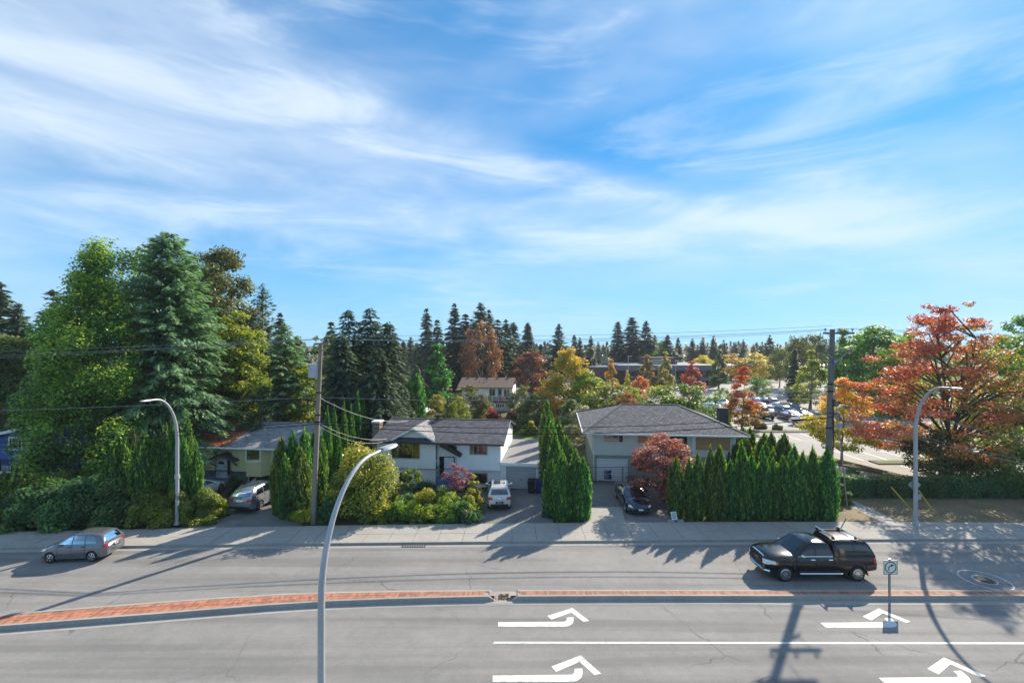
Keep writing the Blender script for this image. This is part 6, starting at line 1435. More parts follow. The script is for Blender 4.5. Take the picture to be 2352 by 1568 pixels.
lotcars = [('s',1631.5,931,(.75,.76,.78),-90,'white sedan at the far left of the lot'),('s',1662.7,933.6,(.72,.72,.72),-90,'pale silver sedan second from the left in the far row'),('u',1627.6,945,(.8,.8,.8),90,'white SUV seen from behind left of the brick chimney'),('s',1644,946,(.05,.055,.06),90,'dark sedan tucked behind the brick chimney'),
 ('s',1697,944,(.8,.8,.8),90,'white sedan behind the narrow orange maple'),('u',1733,932,(.05,.06,.08),90,'dark van in the far row right of the orange maple'),('u',1756,932,(.02,.02,.022),90,'black SUV in the middle of the far row'),('u',1782,936,(.025,.025,.03),-90,'black SUV at the right end of the far row'),
 ('s',1743,941,(.45,.02,.05),90,'crimson car half hidden behind the black pickup'),('p',1756,961,(.02,.022,.03),90,'dark pickup nearest the orange maple'),('s',1770,951,(.42,.43,.45),-90,'silver grey sedan beside the dark pickup'),('s',1797,945,(.80,.81,.82),-90,'white sedan above the teal hatchback'),
 ('u',1812,957,(.05,.13,.15),-90,'teal hatchback in the near row'),('u',1828,950,(.03,.05,.09),-90,'navy SUV right of the white sedan'),('s',1822,966,(.10,.015,.02),90,'dark red car in front of the teal hatchback'),('s',1846,964,(.03,.03,.035),90,'black sedan left of the right pole'),('s',1866,982,(.70,.72,.74),-55,'white car under the yellow maple branches'),
 ('s',1905,966,(.3,.3,.32),90,'grey car behind the right pole'),('u',1990,975,(.5,.5,.52),90,'silver car half hidden by the yellow maple'),('s',2022,990,(.02,.06,.35),90,'bright blue car beneath the red maple branches'),
 ('p',1218,893,(.75,.75,.76),-80,'white pickup in the distant left lot'),('p',1240,897,(.02,.08,.30),-85,'blue pickup in the distant left lot'),('u',1251,892,(.78,.78,.78),-90,'white SUV beside the golden tree in the distant lot'),('s',1250,902,(.12,.13,.15),-60,'grey sedan nearest the golden tree'),('u',1232,884,(.05,.05,.05),-90,'black car at the back of the distant lot')]
for k, u, v, colr, hd, lab in lotcars:
    src = protos[k]; c = src if k not in used else copy_tree(src); used.add(k)
    p = P(u, v); place(c, p.x, p.y+.9, hd+random.uniform(-2,2), 1., .025); tag(c, lab, 'car', 'cars in the parking lot')
    for ch in c.children: ch.color = (*colr, 1)
# box truck in the distant lot and a pale car half hidden by the bush
bt_ = empty('box_truck', P(1208,877), R(-8), 'white box truck parked beyond the back house', 'truck')
MB().box(-3.2,2.2,-1.2,1.2,.9,3.4).build('cargo_box','trim_white',bt_); MB().hexa([(2.25,-1.05,.6),(4.2,-1.05,.6),(4.2,1.05,.6),(2.25,1.05,.6)],[(2.25,-1.0,2.4),(3.6,-1.0,2.4),(3.6,1.0,2.4),(2.25,1.0,2.4)]).build('cab','trim_white',bt_); MB().hexa([(3.0,-1.06,1.5),(3.9,-1.06,1.5),(3.9,1.06,1.5),(3.0,1.06,1.5)],[(3.0,-1.03,2.2),(3.55,-1.03,2.2),(3.55,1.03,2.2),(3.0,1.03,2.2)]).build('window','window_dark',bt_)
for x in (-2.,3.1):
    for y in (-1.05,1.05): MB().lathe([(.45,-.14),(.45,.14)],14,Matrix.Translation((x,y,.45)) @ Matrix.Rotation(R(90),4,'X')).build('wheel','tyre',bt_)
c = copy_tree(protos['s']); place(c, X(441,34.8), 35.4, 84, .95, .114); tag(c, 'pale car half hidden behind the rounded shrub by the yellow house', 'car', 'cars near the houses')
for ch in c.children: ch.color = (.62,.66,.64,1)
# ================================================================== POLES, LAMPS, WIRES, SIGNS
pm('pole_wood', (.23,.205,.165), .9, var=.3, scale=3, bump=.5, bscale=12, stretch=(3,3,.15))
pm('pole_wood_grey', (.17,.16,.15), .9, var=.3, scale=3, bump=.5, bscale=12, stretch=(3,3,.15))
pm('lamp_paint', (.42,.44,.46), .5, metal=.3, var=.25, scale=4, stretch=(1,1,.3))
pm('transformer_grey', (.50,.52,.55), .5, var=.12, scale=3)
pm('porcelain', (.35,.30,.26), .3, var=.1); pm('cable_black', (.012,.012,.013), .6, var=.1); pm('cable_grey', (.30,.31,.32), .5, metal=.4, var=.1)
pm('sign_white', (.70,.72,.70), .5, var=.06, scale=6); pm('sign_green', (.0,.16,.08), .5, var=.05); pm('sign_black', (.012,.012,.012), .5, var=.05); pm('sign_back', (.40,.41,.42), .5, metal=.4, var=.15)
pm('sign_navy', (.012,.02,.12), .5, var=.05); pm('sign_red', (.35,.015,.05), .5, var=.05); pm('sign_blue', (.02,.09,.38), .5, var=.05); pm('guard_yellow', (.55,.40,.03), .6, var=.2)
pm('bin_black', (.018,.018,.02), .6, var=.1); pm('bin_blue', (.01,.025,.14), .6, var=.1); pm('fence_metal', (.10,.16,.20), .5, metal=.3, var=.1)

def street_lamp(base, arm, hgt, label, r0=.105, led=False):
    """tapered pole that bends over into a long arm with a flat lamp head"""
    root = empty('street_lamp', base, 0, label, 'street lamp', 'street lamps')
    ax, ay = arm; al = math.hypot(ax, ay); d = Vector((ax/al, ay/al, 0))
    hs = hgt*.66; pts = [Vector((0,0,0)), Vector((0,0,hs*.5)), Vector((0,0,hs))]
    for i in range(1, 13):
        t = i/12; a = t*R(88); pts.append(Vector((0,0,hs))+d*(al*.78)*(1-math.cos(a))+Vector((0,0,(hgt-hs)*math.sin(a))))
    pts.append(Vector((0,0,hgt+.03))+d*al)
    k = len(pts); m = MB(); m.tube(pts, [r0*(1-.52*i/(k-1)) for i in range(k)], 12); m.build('pole','lamp_paint',root,True)
    MB().lathe([(r0*2.1,0),(r0*2.1,.04),(r0*1.35,.07),(r0*1.2,.22)],14).build('base_plate','lamp_paint',root,True)
    e = pts[-1]; rot = Matrix.Translation(e) @ Matrix.Rotation(math.atan2(d.y,d.x),4,'Z') @ Matrix.Rotation(R(-3),4,'Y')
    h = MB(); prof = [(-.12,.05,.05),(.0,.10,.06),(.14,.15,.065),(.36,.155,.05),(.55,.12,.035),(.62,.05,.02)]
    secs = []
    for x, w, z in prof: secs.append([rot @ Vector((x,y*w,zz)) for y, zz in ((-1,-.015),(-.8,z*.6),(0,z),(.8,z*.6),(1,-.015),(0,-.03))])
    loft(secs).build('lamp_head','lamp_paint',root,True)
    g = MB(); g.box(.12,.5,-.1,.1,-.045,-.028,rot); g.build('lens','lamp_clear',root)
    MB().box(-.10,.02,-.07,.07,-.06,.075,rot).build('bracket','sign_back',root)
    MB().box(-.05,.05,-r0*1.02-.0,-r0*.9,.5,.75).build('hand_hole','sign_back',root)
    return root
pr = P(2103,1203,.12); street_lamp(pr, (.0,-2.5), top_h(893,28.6), 'tall grey street lamp standing in the dry grass on the right', .125)
pl_ = P(407,1203,.12); street_lamp(pl_, (.1,-2.5), top_h(921,28.4), 'grey street lamp in the left hedge leaning over the pavement', .115)
street_lamp((X(738,10.7),10.7,0), (.80,2.35), 8.95, 'nearest street lamp crossing the road in the foreground', .088)
MB().tube([(0,0,0),(0,0,.25)], .16, 12).build('junction_box','lamp_paint',bpy.data.objects['street_lamp.001'],loc=(0,0,3.0))
# diamond warning sign and plate fixed back-on to the right lamp
sg = empty('warning_sign', pr+Vector((.05,.14,2.55)), 0, 'back of a diamond road sign fixed to the right street lamp', 'sign')
m = MB(); m.hexa([(-.42,0,0),(0,0,-.42),(.42,0,0),(0,0,.42)],[(-.42,.012,0),(0,.012,-.42),(.42,.012,0),(0,.012,.42)]); m.build('panel','sign_back',sg); MB().box(-.03,.03,-.05,0,-.3,.3).build('bracket','metal_grey',sg)
sg = empty('sign_plate', pr+Vector((.30,.13,1.75)), 0, 'small rectangular plate under the diamond sign', 'sign'); MB().box(-.2,.2,0,.012,-.18,.18).build('panel','sign_back',sg); MB().box(-.25,-.18,-.03,0,-.05,.05).build('bracket','metal_grey',sg)
# yellow guy guards behind the lamp
for a, b, lab in (((2047,1118),(2093,1171),'yellow guy wire guard left of the right lamp'), ((2110,1126),(2142,1171),'yellow guy wire guard right of the right lamp')):
    p1 = P(b[0],b[1],.12); p0 = AT(a[0],a[1],p1.y+.4); m = MB(); m.tube([p1,p0],.045,8); g_ = m.build('guy_guard','guard_yellow',None,True); tag(g_, lab, 'guy guard', 'guy wire guards')
# ---------------------------------------------------------------- poles
LP = Vector((X(719,30.5),30.5,.1)); LT = AT(737,788,30.5); RP = Vector((22.42,32.4,.1)); RT = AT(1912,756,32.4)
root = empty('utility_pole', LP, 0, 'leaning wooden utility pole with grey transformer left of the white house', 'pole', 'wooden utility poles')
d = LT-LP; MB().tube([Vector((0,0,-.1)),d*.5,d],[.185,.16,.125],12).build('pole','pole_wood',root,True)
ca = empty('crossarm'); ca.parent = root
MB().box(d.x-.32,d.x+.62,d.y-.22,d.y-.10,d.z-.12,d.z+.02).build('beam','pole_wood',ca); MB().bar(d+Vector((.48,-.14,-.10)),d+Vector((.03,-.14,-.62)),.04).build('brace','pole_wood',ca)
for x in (-.26,.1,.55): MB().lathe([(.02,0),(.02,.12),(.06,.14),(.07,.2),(.04,.26)],8,Matrix.Translation(d+Vector((x,-.16,.02)))).build('insulator','porcelain',ca,True)
tf = d*.845+Vector((-.36,-.12,0)); tr_ = MB(); tr_.lathe([(.26,-.45),(.29,-.43),(.29,.40),(.31,.42),(.31,.46),(.05,.52)],18,Matrix.Translation(tf)); t_ = tr_.build('transformer','transformer_grey',root,True)
for k in range(8): a = R(180+k*26); MB().box(-.008,.008,-.03,.03,-.4,.3,Matrix.Translation(tf+Vector((.30*math.cos(a),.30*math.sin(a),0))) @ Matrix.Rotation(a+R(90),4,'Z')).build('fin','transformer_grey',t_)
MB().lathe([(.05,0),(.05,.14),(.09,.16),(.09,.22),(.06,.26),(.08,.3),(.03,.36)],10,Matrix.Translation(tf+Vector((-.08,-.05,.48)))).build('bushing','porcelain',t_,True)
MB().bar(tf+Vector((.2,.08,.2)),tf+Vector((.5,.12,.2)),.05).build('bracket','metal_grey',t_)
MB().lathe([(.05,-.25),(.07,-.1),(.07,.15),(.03,.25)],10,Matrix.Translation(d*.925+Vector((-.75,0,0)))).build('fuse_cutout','sign_back',root,True); MB().bar(d*.925+Vector((-.72,0,.1)),d*.925+Vector((-.05,0,.1)),.035).build('fuse_arm','metal_grey',root)
for z in (.56,.60,.725): MB().lathe([(.20,-.04),(.20,.04)],12,Matrix.Translation(d*z)).build('strap','cable_black',root)
root = empty('utility_pole', RP, 0, 'tall wooden utility pole with two crossarms behind the cedar row', 'pole', 'wooden utility poles')
d2 = RT-RP; MB().tube([Vector((0,0,-.1)),d2*.5,d2],[.225,.20,.155],12).build('pole','pole_wood_grey',root,True)
for zo, x0, x1 in ((-.28,-.78,1.38),(-1.62,-.72,1.25)):
    ca = empty('crossarm'); ca.parent = root; c = d2+Vector((0,-.22,zo)); MB().box(c.x+x0,c.x+x1,c.y-.06,c.y+.06,c.z-.07,c.z+.07).build('beam','pole_wood_grey',ca)
    MB().bar(c+Vector((.85,0,-.07)),c+Vector((.12,.03,-.75)),.035).build('brace','metal_grey',ca); MB().bar(c+Vector((-.5,0,-.07)),c+Vector((-.12,.03,-.42)),.035).build('brace','metal_grey',ca)
    for x in (x0+.12,.35,x1-.12): MB().lathe([(.02,0),(.02,.12),(.07,.14),(.08,.2),(.04,.27)],8,Matrix.Translation(c+Vector((x,0,.07)))).build('insulator','porcelain',ca,True)
MB().tube([d2*.62+Vector((.05,-.22,0)),d2*.4+Vector((.16,-.22,0)),d2*.25+Vector((.13,-.23,0))],.035,6).build('riser_cable','cable_black',root); MB().tube([d2*.27+Vector((.14,-.24,0)),Vector((.16,-.27,0))],.055,8).build('conduit','metal_grey',root,True)
for z in (.46,.66,.70): MB().lathe([(.235,-.05),(.235,.05)],12,Matrix.Translation(d2*z)).build('strap','cable_black',root)
bs = empty('pole_number_sign', RP+d2*.823+Vector((.15,-.22,0)), R(28), 'small blue number plate high on the right wooden pole', 'sign'); MB().box(-.30,.30,-.012,0,-.13,.13).build('panel','sign_blue',bs)
o = link('lettering', text_mesh('8807', .2, 'CENTER'), 'sign_white', bs); o.matrix_basis = Matrix.Translation((0,-.015,-.07)) @ Matrix.Rotation(R(90),4,'X')
# ---------------------------------------------------------------- wires
def wire(pts, r, mat, label, sag=.3, n=16, group='overhead wires', name='power_line', cat='wire'):
    m = MB(); allp = []
    for a, b, s in pts:
        a = Vector(a); b = Vector(b)
        for i in range(n+1):
            t = i/n; allp.append(a.lerp(b,t)-Vector((0,0,4*s*t*(1-t))))
    m.tube(allp, r, 5); o = m.build(name, mat, None, True, fix=False); tag(o, label, cat, group); return o
FL = lambda h, y=29.0: Vector((-62, y, h))
FR = lambda h, y=34.0: Vector((75, y, h))
wire([(FL(11.0),LT+Vector((-.26,-.16,.28)),.25),(LT+Vector((-.26,-.16,.28)),RT+Vector((-.66,-.22,.0)),.35)],.010,'cable_grey','highest left wire from the transformer pole')
wire([(FL(10.4),LT+Vector((.10,-.16,.28)),.3),(LT+Vector((.10,-.16,.28)),RT+Vector((.35,-.22,.02)),.42)],.010,'cable_grey','middle high wire between the two wooden poles')
wire([(FL(10.1),LT+Vector((.55,-.16,.28)),.3),(LT+Vector((.55,-.16,.28)),RT+Vector((1.26,-.22,.02)),.5)],.010,'cable_grey','lowest of the three high wires between the poles')
wire([(AT(740,768,31.2),RT+Vector((0,0,.25)),.35)],.010,'cable_grey','thin wire just above the pole tops')
wire([(FL(7.2),LP+(LT-LP)*.70+Vector((0,-.2,0)),.3),(LP+(LT-LP)*.70+Vector((0,-.2,0)),RP+(RT-RP)*.69+Vector((0,-.25,0)),.55)],.014,'cable_grey','thin grey cable crossing the dark spruces')
la = LP+(LT-LP)*.565+Vector((0,-.22,0)); ra = RP+(RT-RP)*.545+Vector((0,-.28,0))
wire([(FL(5.0),la,.5),(la,ra,.72)],.022,'cable_black','thick black cable crossing in front of the roofs, upper one')
wire([(FL(4.8),la-Vector((0,0,.16)),.62),(la-Vector((0,0,.16)),ra-Vector((0,0,.30)),.92)],.027,'cable_black','thick black cable crossing in front of the roofs, lower one')
sp0 = ra+(la-ra)*.055-Vector((0,0,.42)); MB().tube([sp0,sp0+(la-ra)*.03-Vector((0,0,.08))],.075,8)
o = MB().tube([(0,0,0),((la-ra)*.028-Vector((0,0,.03)))],.075,8).build('splice_case','cable_black',None,True,sp0); tag(o,'black cable splice case hanging beside the right pole','splice case')
wire([(LP+(LT-LP)*.70+Vector((.1,-.2,0)),W.root.matrix_basis @ Vector((-10.6,3.,4.9)),.6)],.011,'cable_grey','service wire from the transformer pole to the white house roof')
wire([(la,W.root.matrix_basis @ Vector((-11.3,.0,3.9)),.5)],.010,'cable_grey','sagging service wire to the eave of the white house, upper',group='service wires'); wire([(la-Vector((0,0,.2)),W.root.matrix_basis @ Vector((-11.3,.2,3.7)),.65)],.009,'cable_grey','sagging service wire to the eave of the white house, lower',group='service wires')
rb = RP+(RT-RP)*.70+Vector((0,-.25,0)); e = AT(2352,1012,27.); wire([(rb,rb+(e-rb)*1.5,.15)],.014,'cable_grey','pale wire falling to the right from the pole past the lamp')
for k, (v, off) in enumerate(((1053,0),(1061,.12))):
    rb2 = RP+(RT-RP)*.53+Vector((.1,-.25,-off)); e = AT(2352,v,27.); wire([(rb2,rb2+(e-rb2)*1.5,.12)],.011,'cable_grey',['upper of two pale wires crossing the right street lamp','lower of two pale wires crossing the right street lamp'][k])
wire([(RT+Vector((1.26,-.22,.05)),FR(12.2,30),.4)],.010,'cable_grey','high wire leaving the right pole toward the red maple'); wire([(RT+Vector((.35,-.22,.05)),FR(11.9,31),.4)],.010,'cable_grey','second high wire leaving the right pole toward the red maple')
for k in range(3): wire([(RP+(RT-RP)*(.66-.02*k)+Vector((0,.2,0)),AT(1600,[880,895,905][k],88),.5)],.014,'cable_grey',f'{ORD[k]} low wire from the right pole over the parking lot')
o = wire([(RP+(RT-RP)*.68+Vector((.2,-.1,0)),RP+Vector((1.0,-.6,.6)),.0)],.035,'cable_grey','pale guy wire sloping down beside the right pole',group=None)
# ---------------------------------------------------------------- turn sign on the median
b = P(2043,1368,MH); sr = empty('turn_sign', b, 0, 'square white sign with black turn arrow in a green ring on the median', 'sign')
MB().box(-.035,.035,-.035,.035,-.15,1.95-MH).build('post','metal_grey',sr)
zc = top_h(1302,b.y-.05)-MH; pn = MB(); pn.box(-.325,.325,-.062,-.05,zc-.325,zc+.325); p_ = pn.build('panel','sign_white',sr)
bd = MB()
for x0,x1,z0,z1 in ((-.325,.325,.300,.325),(-.325,.325,-.325,-.300),(-.325,-.300,-.3,.3),(.300,.325,-.3,.3)): bd.box(x0,x1,-.066,-.0625,zc+z0,zc+z1)
bd.build('border','sign_black',sr)
k = 40; rg = MB(); vs = [(r*math.cos(2*math.pi*i/k),-.066,zc+r*math.sin(2*math.pi*i/k)) for r in (.225,.275) for i in range(k)]; rg.add(vs,[(i,(i+1)%k,k+(i+1)%k,k+i) for i in range(k)]); rg.build('ring','sign_green',sr,fix=False)
ar = MB(); cc = (.04,-.05); vs = []; kk = 9
for i in range(kk+1):
    a = R(180-90*i/kk)
    for r in (.10,.145): vs.append((cc[0]+r*math.cos(a),-.067,zc+cc[1]+r*math.sin(a)+.02))
ar.add(vs,[(2*i,2*i+1,2*i+3,2*i+2) for i in range(kk)]); ar.add([(-.105,-.067,zc-.15),(-.06,-.067,zc-.15),(-.06,-.067,zc-.03),(-.105,-.067,zc-.03)],[(0,1,2,3)]); ar.add([(.03,-.067,zc+.02),(.03,-.067,zc+.165),(.155,-.067,zc+.0925)],[(0,1,2)]); ar.build('arrow','sign_black',sr,fix=False)
# ---------------------------------------------------------------- wheeled bins by the garage
def bin_(lx, mat, label):
    p = W.root.matrix_basis @ Vector((lx,-.75,.03)); r_ = empty('wheeled_bin', p, R(-6), label, 'bin', 'wheeled bins')
    MB().hexa([(-.24,-.26,.05),(.24,-.26,.05),(.24,.26,.05),(-.24,.26,.05)],[(-.29,-.34,.95),(.29,-.34,.95),(.29,.34,.95),(-.29,.34,.95)]).build('body',mat,r_)
    MB().hexa([(-.31,-.38,.955),(.31,-.38,.955),(.31,.36,.955),(-.31,.36,.955)],[(-.27,-.3,1.03),(.27,-.3,1.03),(.27,.34,1.05),(-.27,.34,1.05)]).build('lid',mat,r_); MB().bar((-.25,.42,.98),(.25,.42,.98),.03).build('handle','bin_black',r_)
    for s in (-1,1): MB().lathe([(.1,-.03),(.1,.03)],12,Matrix.Translation((s*.24,.26,.1)) @ Matrix.Rotation(R(90),4,'Y')).build('wheel','tyre',r_)
bin_(W.px(1222,1125)[0],'bin_black','black wheeled bin in front of the grey garage door'); bin_(W.px(1240,1125)[0],'bin_blue','blue wheeled bin at the right end of the garage')
# ---------------------------------------------------------------- temporary fence panels with rental sign
for i, (u0, u1, v) in enumerate(((1345,1429,1107),(1431,1500,1106))):
    p0, p1 = P(u0,v), P(u1,v-1); p0.y -= 1.0; p1.y -= 1.0; p0.x = X(u0,p0.y); p1.x = X(u1,p1.y)
    r_ = empty('fence_panel', p0+Vector((0,0,.12)), math.atan2(p1.y-p0.y,p1.x-p0.x), ['blue grey temporary fence panel carrying the rental sign','blue grey temporary fence panel right of the garage door'][i], 'fence', 'temporary fence panels')
    l = (p1-p0).length; hgt = 1.45; m = MB()
    for z in (.06,hgt): m.bar((0,0,z),(l,0,z),.04)
    for x in (0,l): m.bar((x,0,0),(x,0,hgt),.04)
    m.build('frame','fence_metal',r_)
    nb = int(l/.12); w = MB()
    for j in range(1,nb): w.bar((l*j/nb,0,.06),(l*j/nb,0,hgt),.006)
    for j in range(1,8): w.bar((0,0,.06+(hgt-.06)*j/8),(l,0,.06+(hgt-.06)*j/8),.006)
    w.build('wire_mesh','fence_metal',r_); MB().box(-.1,.1,-.3,.3,-.02,.03).build('foot','fence_metal',r_); MB().box(l-.1,l+.1,-.3,.3,-.02,.03).build('foot','fence_metal',r_)
    if i == 0: fy = p0.y; fa = math.atan2(p1.y-p0.y,p1.x-p0.x)
yS = fy-.08; a = AT(1386.5,1102,yS); b = AT(1405.5,1078.5,yS); w_, h_ = b.x-a.x, b.z-a.z
sg = empty('rental_sign', a, fa, 'navy fence rental sign with white border and red corner on the fence', 'sign')
MB().box(0,w_,-.005,.004,0,h_).build('panel','sign_white',sg)
m = MB(); m.box(.03,w_-.03,-.008,-.0055,.03,h_*.57); m.build('lower_field','sign_navy',sg)
cx2, cr2 = w_-.03, h_*.30
pts = [(.03,h_*.61),(w_-.18,h_*.61)]+[(w_-.18+.15*math.sin(t),h_*.61+.16*(1-math.cos(t))) for t in np.linspace(.2,math.pi/2,7)]+[(w_-.03,h_-.03),(.03,h_-.03)]
MB().prism_y(pts,-.008,-.0055).build('upper_field','sign_navy',sg)
pts = [(w_-.20,h_*.63),(w_-.06,h_*.72),(w_-.04,h_*.88),(w_-.10,h_*.74)]; MB().prism_y(pts,-.010,-.0085).build('red_corner','sign_red',sg)
for txt, x, z, s in (('Super Save',.05,h_*.86,.10),('Group',.05,h_*.72,.10),('Disposal',.05,h_*.49,.075),('Fence Rentals',.05,h_*.385,.075),('Toilet Rentals',.05,h_*.28,.075),('Propane',.05,h_*.175,.075),('1 800 665 2800',.05,h_*.06,.078)):
    me = text_mesh(txt, s, 'LEFT', .001); o = link('lettering', me, 'sign_white', sg); o.matrix_basis = Matrix.Translation((x,-.012,z)) @ Matrix.Rotation(R(90),4,'X')
# ---------------------------------------------------------------- propped notice board and concrete blocks by the cedar row
q = P(1550,1198,.12); nb_ = empty('notice_board', q, R(8), 'small white notice propped on blocks at the left end of the cedar row', 'sign')
MB().hexa([(-.20,0,.14),(.20,0,.14),(.20,.02,.14),(-.20,.02,.14)],[(-.23,.16,.62),(.17,.16,.62),(.17,.18,.62),(-.23,.18,.62)]).build('panel','sign_white',nb_)
for j in range(4): zz = .24+.09*j; MB().box(-.16,.10+.03*(j%2),.035+.03*j+.006-.02,.035+.03*j-.012,zz,zz+.035).build('printed_line','sign_navy',nb_)
for j, (dx, lab) in enumerate(((-.28,'left concrete block under the small white notice'),(.36,'right concrete block under the small white notice'))):
    o = MB().box(-.2,.2,-.1,.1,0,.14).build('concrete_block','kerb_concrete',None,loc=q+Vector((dx,-.05,0))); o.rotation_euler = (0,0,R(9-14*j)); tag(o,lab,'block','concrete blocks')
# ================================================================== FAR BACKGROUND
# dark office building beyond the lot
ob = empty('office_building', P(1440,886), R(2), 'low dark office building with flat roof across the parking lot', 'building'); yb = ob.location.y
def obx(u): return X(u,yb)-ob.location.x
def obz(v): return top_h(v,yb)
q = MB(); q.box(obx(1440),obx(1640),0,18,0,obz(850)); wl = q.build('wall','brown_wall',ob)
q = MB(); q.box(obx(1418),obx(1645),-2.5,20,obz(850)+.01,obz(838)); q.build('roof','fascia_blue',ob)
q = MB(); q.box(obx(1500),obx(1570),4,12,obz(838),obz(822)); q.build('plant_room','brown_wall',ob); q = MB(); q.box(obx(1505),obx(1535),2.5,3.9,obz(838),obz(826)); q.build('roof_unit','metal_grey',ob)
for i in range(16):
    u = 1446+i*12; q = MB(); q.box(obx(u),obx(u+9),-.08,-.02,obz(868),obz(853)); w_ = q.build('window','window_dark',ob)
    q = MB(); q.box(obx(u),obx(u+9),-.08,-.02,obz(884),obz(873)); q.build('window','window_dark',ob)
q = MB(); q.box(obx(1600),obx(1643),-3,-.1,obz(872),obz(866)); q.build('balcony','fascia_blue',ob)
for u in (1610,1638): MB().box(obx(u)-.4,obx(u)+.4,-2.6,-1.8,0,obz(850)).build('column','brown_wall',ob)
o2 = empty('annex_building', P(1365,884), R(2), 'brown annex left of the dark office building', 'building'); MB().box(-1,10.5,0,10,0,top_h(845,o2.location.y)).build('wall','brown_wall',o2); MB().box(-1.4,10.9,-.4,10.4,top_h(845,o2.location.y)+.01,top_h(842,o2.location.y)).build('roof','fascia_blue',o2)
o3 = empty('far_pavilion', Vector((X(1660,165),165,0)), 0, 'low pale roofed building behind the round yellow trees', 'building'); MB().box(-6,46,0,14,0,3.2).build('wall','brown_wall',o3); MB().box(-7,47,-1,15,3.2,4.2).build('roof','metal_grey',o3)
# lot lamp standards
for i,(u,v,h) in enumerate(((1443,905,9.),(1552,905,8.),(1828,925,6.5))):
    p = P(u,v); r_ = empty('lot_lamp', p, 0, f'{ORD[i]} thin lamp standard from the left in the far parking lot', 'street lamp', 'lot lamp standards'); MB().tube([(0,0,0),(0,0,h)],[.09,.06],8).build('pole','lamp_paint',r_,True); MB().box(-.1,.8,-.12,.12,h-.02,h+.12).build('lamp_head','lamp_paint',r_)
# ---- conifers: four shared shapes
CF = [conifer_mesh(200,1.,.19,30,7,26,droop=.35,rise=.12,slen=.075,swid=.028,power=.85,ragged=.32,top=.08), conifer_mesh(201,1.,.16,30,7,26,droop=.5,rise=.18,slen=.07,swid=.028,power=.7,ragged=.38,top=.08), conifer_mesh(202,1.,.22,28,7,28,droop=.25,rise=.2,slen=.08,swid=.03,power=.9,ragged=.4,bare=.12,top=.08), conifer_mesh(203,1.,.14,32,7,24,droop=.45,rise=.1,slen=.065,swid=.026,power=.75,ragged=.28,top=.08)]
# scale the stems of unit-height shapes
for t_, c_ in CF:
    t_.materials.append(MATS['bark']); c_.materials.append(MATS['spruce_far'])
BF = [broadleaf_mesh(210,1.,.14,CR,.36,nclump=60,nleaf=8000,leaf=.034,clump=.26,limbs=14), broadleaf_mesh(211,1.,.10,[(0,.7),(.3,1.),(.6,.9),(.85,.6),(1,.2)],.42,nclump=60,nleaf=8000,leaf=.034,clump=.26,limbs=12), broadleaf_mesh(212,1.,.06,[(0,.6),(.2,1.),(.5,.8),(.8,.42),(1,.1)],.22,nclump=60,nleaf=7000,leaf=.030,clump=.30,limbs=10), broadleaf_mesh(213,1.,.22,[(0,.5),(.25,.95),(.6,1.),(.85,.7),(1,.25)],.50,nclump=70,nleaf=7000,leaf=.034,clump=.20,limbs=20,forks=2)]
for t_, c_ in BF: t_.materials.append(MATS['bark_grey']); c_.materials.append(MATS['green_leaf'])
def far(kind, k, u, vt, y, label, mat, group, wide=1., bark=None):
    t_, c_ = (CF if kind == 'c' else BF)[k]; h = top_h(vt,y)
    root = empty('conifer_tree' if kind == 'c' else 'broadleaf_tree', (X(u,y),y,0), random.random()*6.28, label, 'tree', group); wide *= random.uniform(.85,1.25); root.scale = (h*wide,h*wide*random.uniform(.85,1.15),h); root.rotation_euler[0] = random.uniform(-.035,.035); root.rotation_euler[1] = random.uniform(-.035,.035)
    link('trunk',t_,None,root); o = link('crown',c_,None,root); o.material_slots[0].link = 'OBJECT'; o.material_slots[0].material = MATS[mat]
    return root
GC = 'distant conifers'
con = [(983,710,112,0,1.1),(1005,735,108,1,1.2),(1042,698,115,0,1.15),(1068,722,118,1,1.3),(1100,697,120,2,1.2),(1125,712,122,0,1.2),(1138,735,108,1,1.2),(1160,735,112,0,1.15),(1180,740,120,3,1.5),(1208,740,140,3,1.4),(1218,752,142,1,1.2),(1242,790,120,3,1.2),(1280,745,118,2,1.1),(1322,768,150,3,1.3),(1334,776,150,0,1.2),(1354,772,140,0,1.),
 (1420,738,160,3,1.5),(1452,728,160,3,1.6),(1484,738,155,2,1.2),(1500,770,160,0,1.2),(1560,775,170,3,1.2),(1590,778,190,0,1.2),(1612,775,190,1,1.2),(1640,772,185,0,1.2),(1663,780,200,1,1.2),(1706,780,210,0,1.1),(1770,770,170,0,1.3),(1750,785,200,1,1.2),(1822,800,92,3,.9),(2085,760,110,3,1.3),
 (8,652,74,0,1.15),(40,700,70,2,1.1),(115,666,68,1,1.3),(128,720,60,0,1.1),(760,740,80,1,1.2),(905,765,110,1,1.2),(925,782,130,3,1.2),(940,775,150,0,1.2),(958,790,140,1,1.2),(960,840,75,2,1.2),(1385,790,260,0,1.3),(1375,785,270,1,1.3),(1530,770,150,2,1.2),(640,720,75,0,1.),(1095,750,110,3,1.3),(1655,790,240,0,1.4),(1690,785,250,1,1.4),(1730,790,240,0,1.4)]
side = lambda u: 'left edge group' if u < 200 else 'group behind the pole' if u < 970 else 'tall group above the back house' if u < 1200 else 'row right of the tall group' if u < 1400 else 'group behind the office building' if u < 1560 else 'thin skyline row on the right'
cnt = {}
for u, vt, y, k, wd in sorted(con):
    s = side(u); cnt[s] = cnt.get(s,0)+1
    far('c',k,u,vt,y,f'{ORD[cnt[s]-1]} dark conifer from the left in the {s}','spruce_far' if y > 75 else 'spruce_dark',GC,wd)
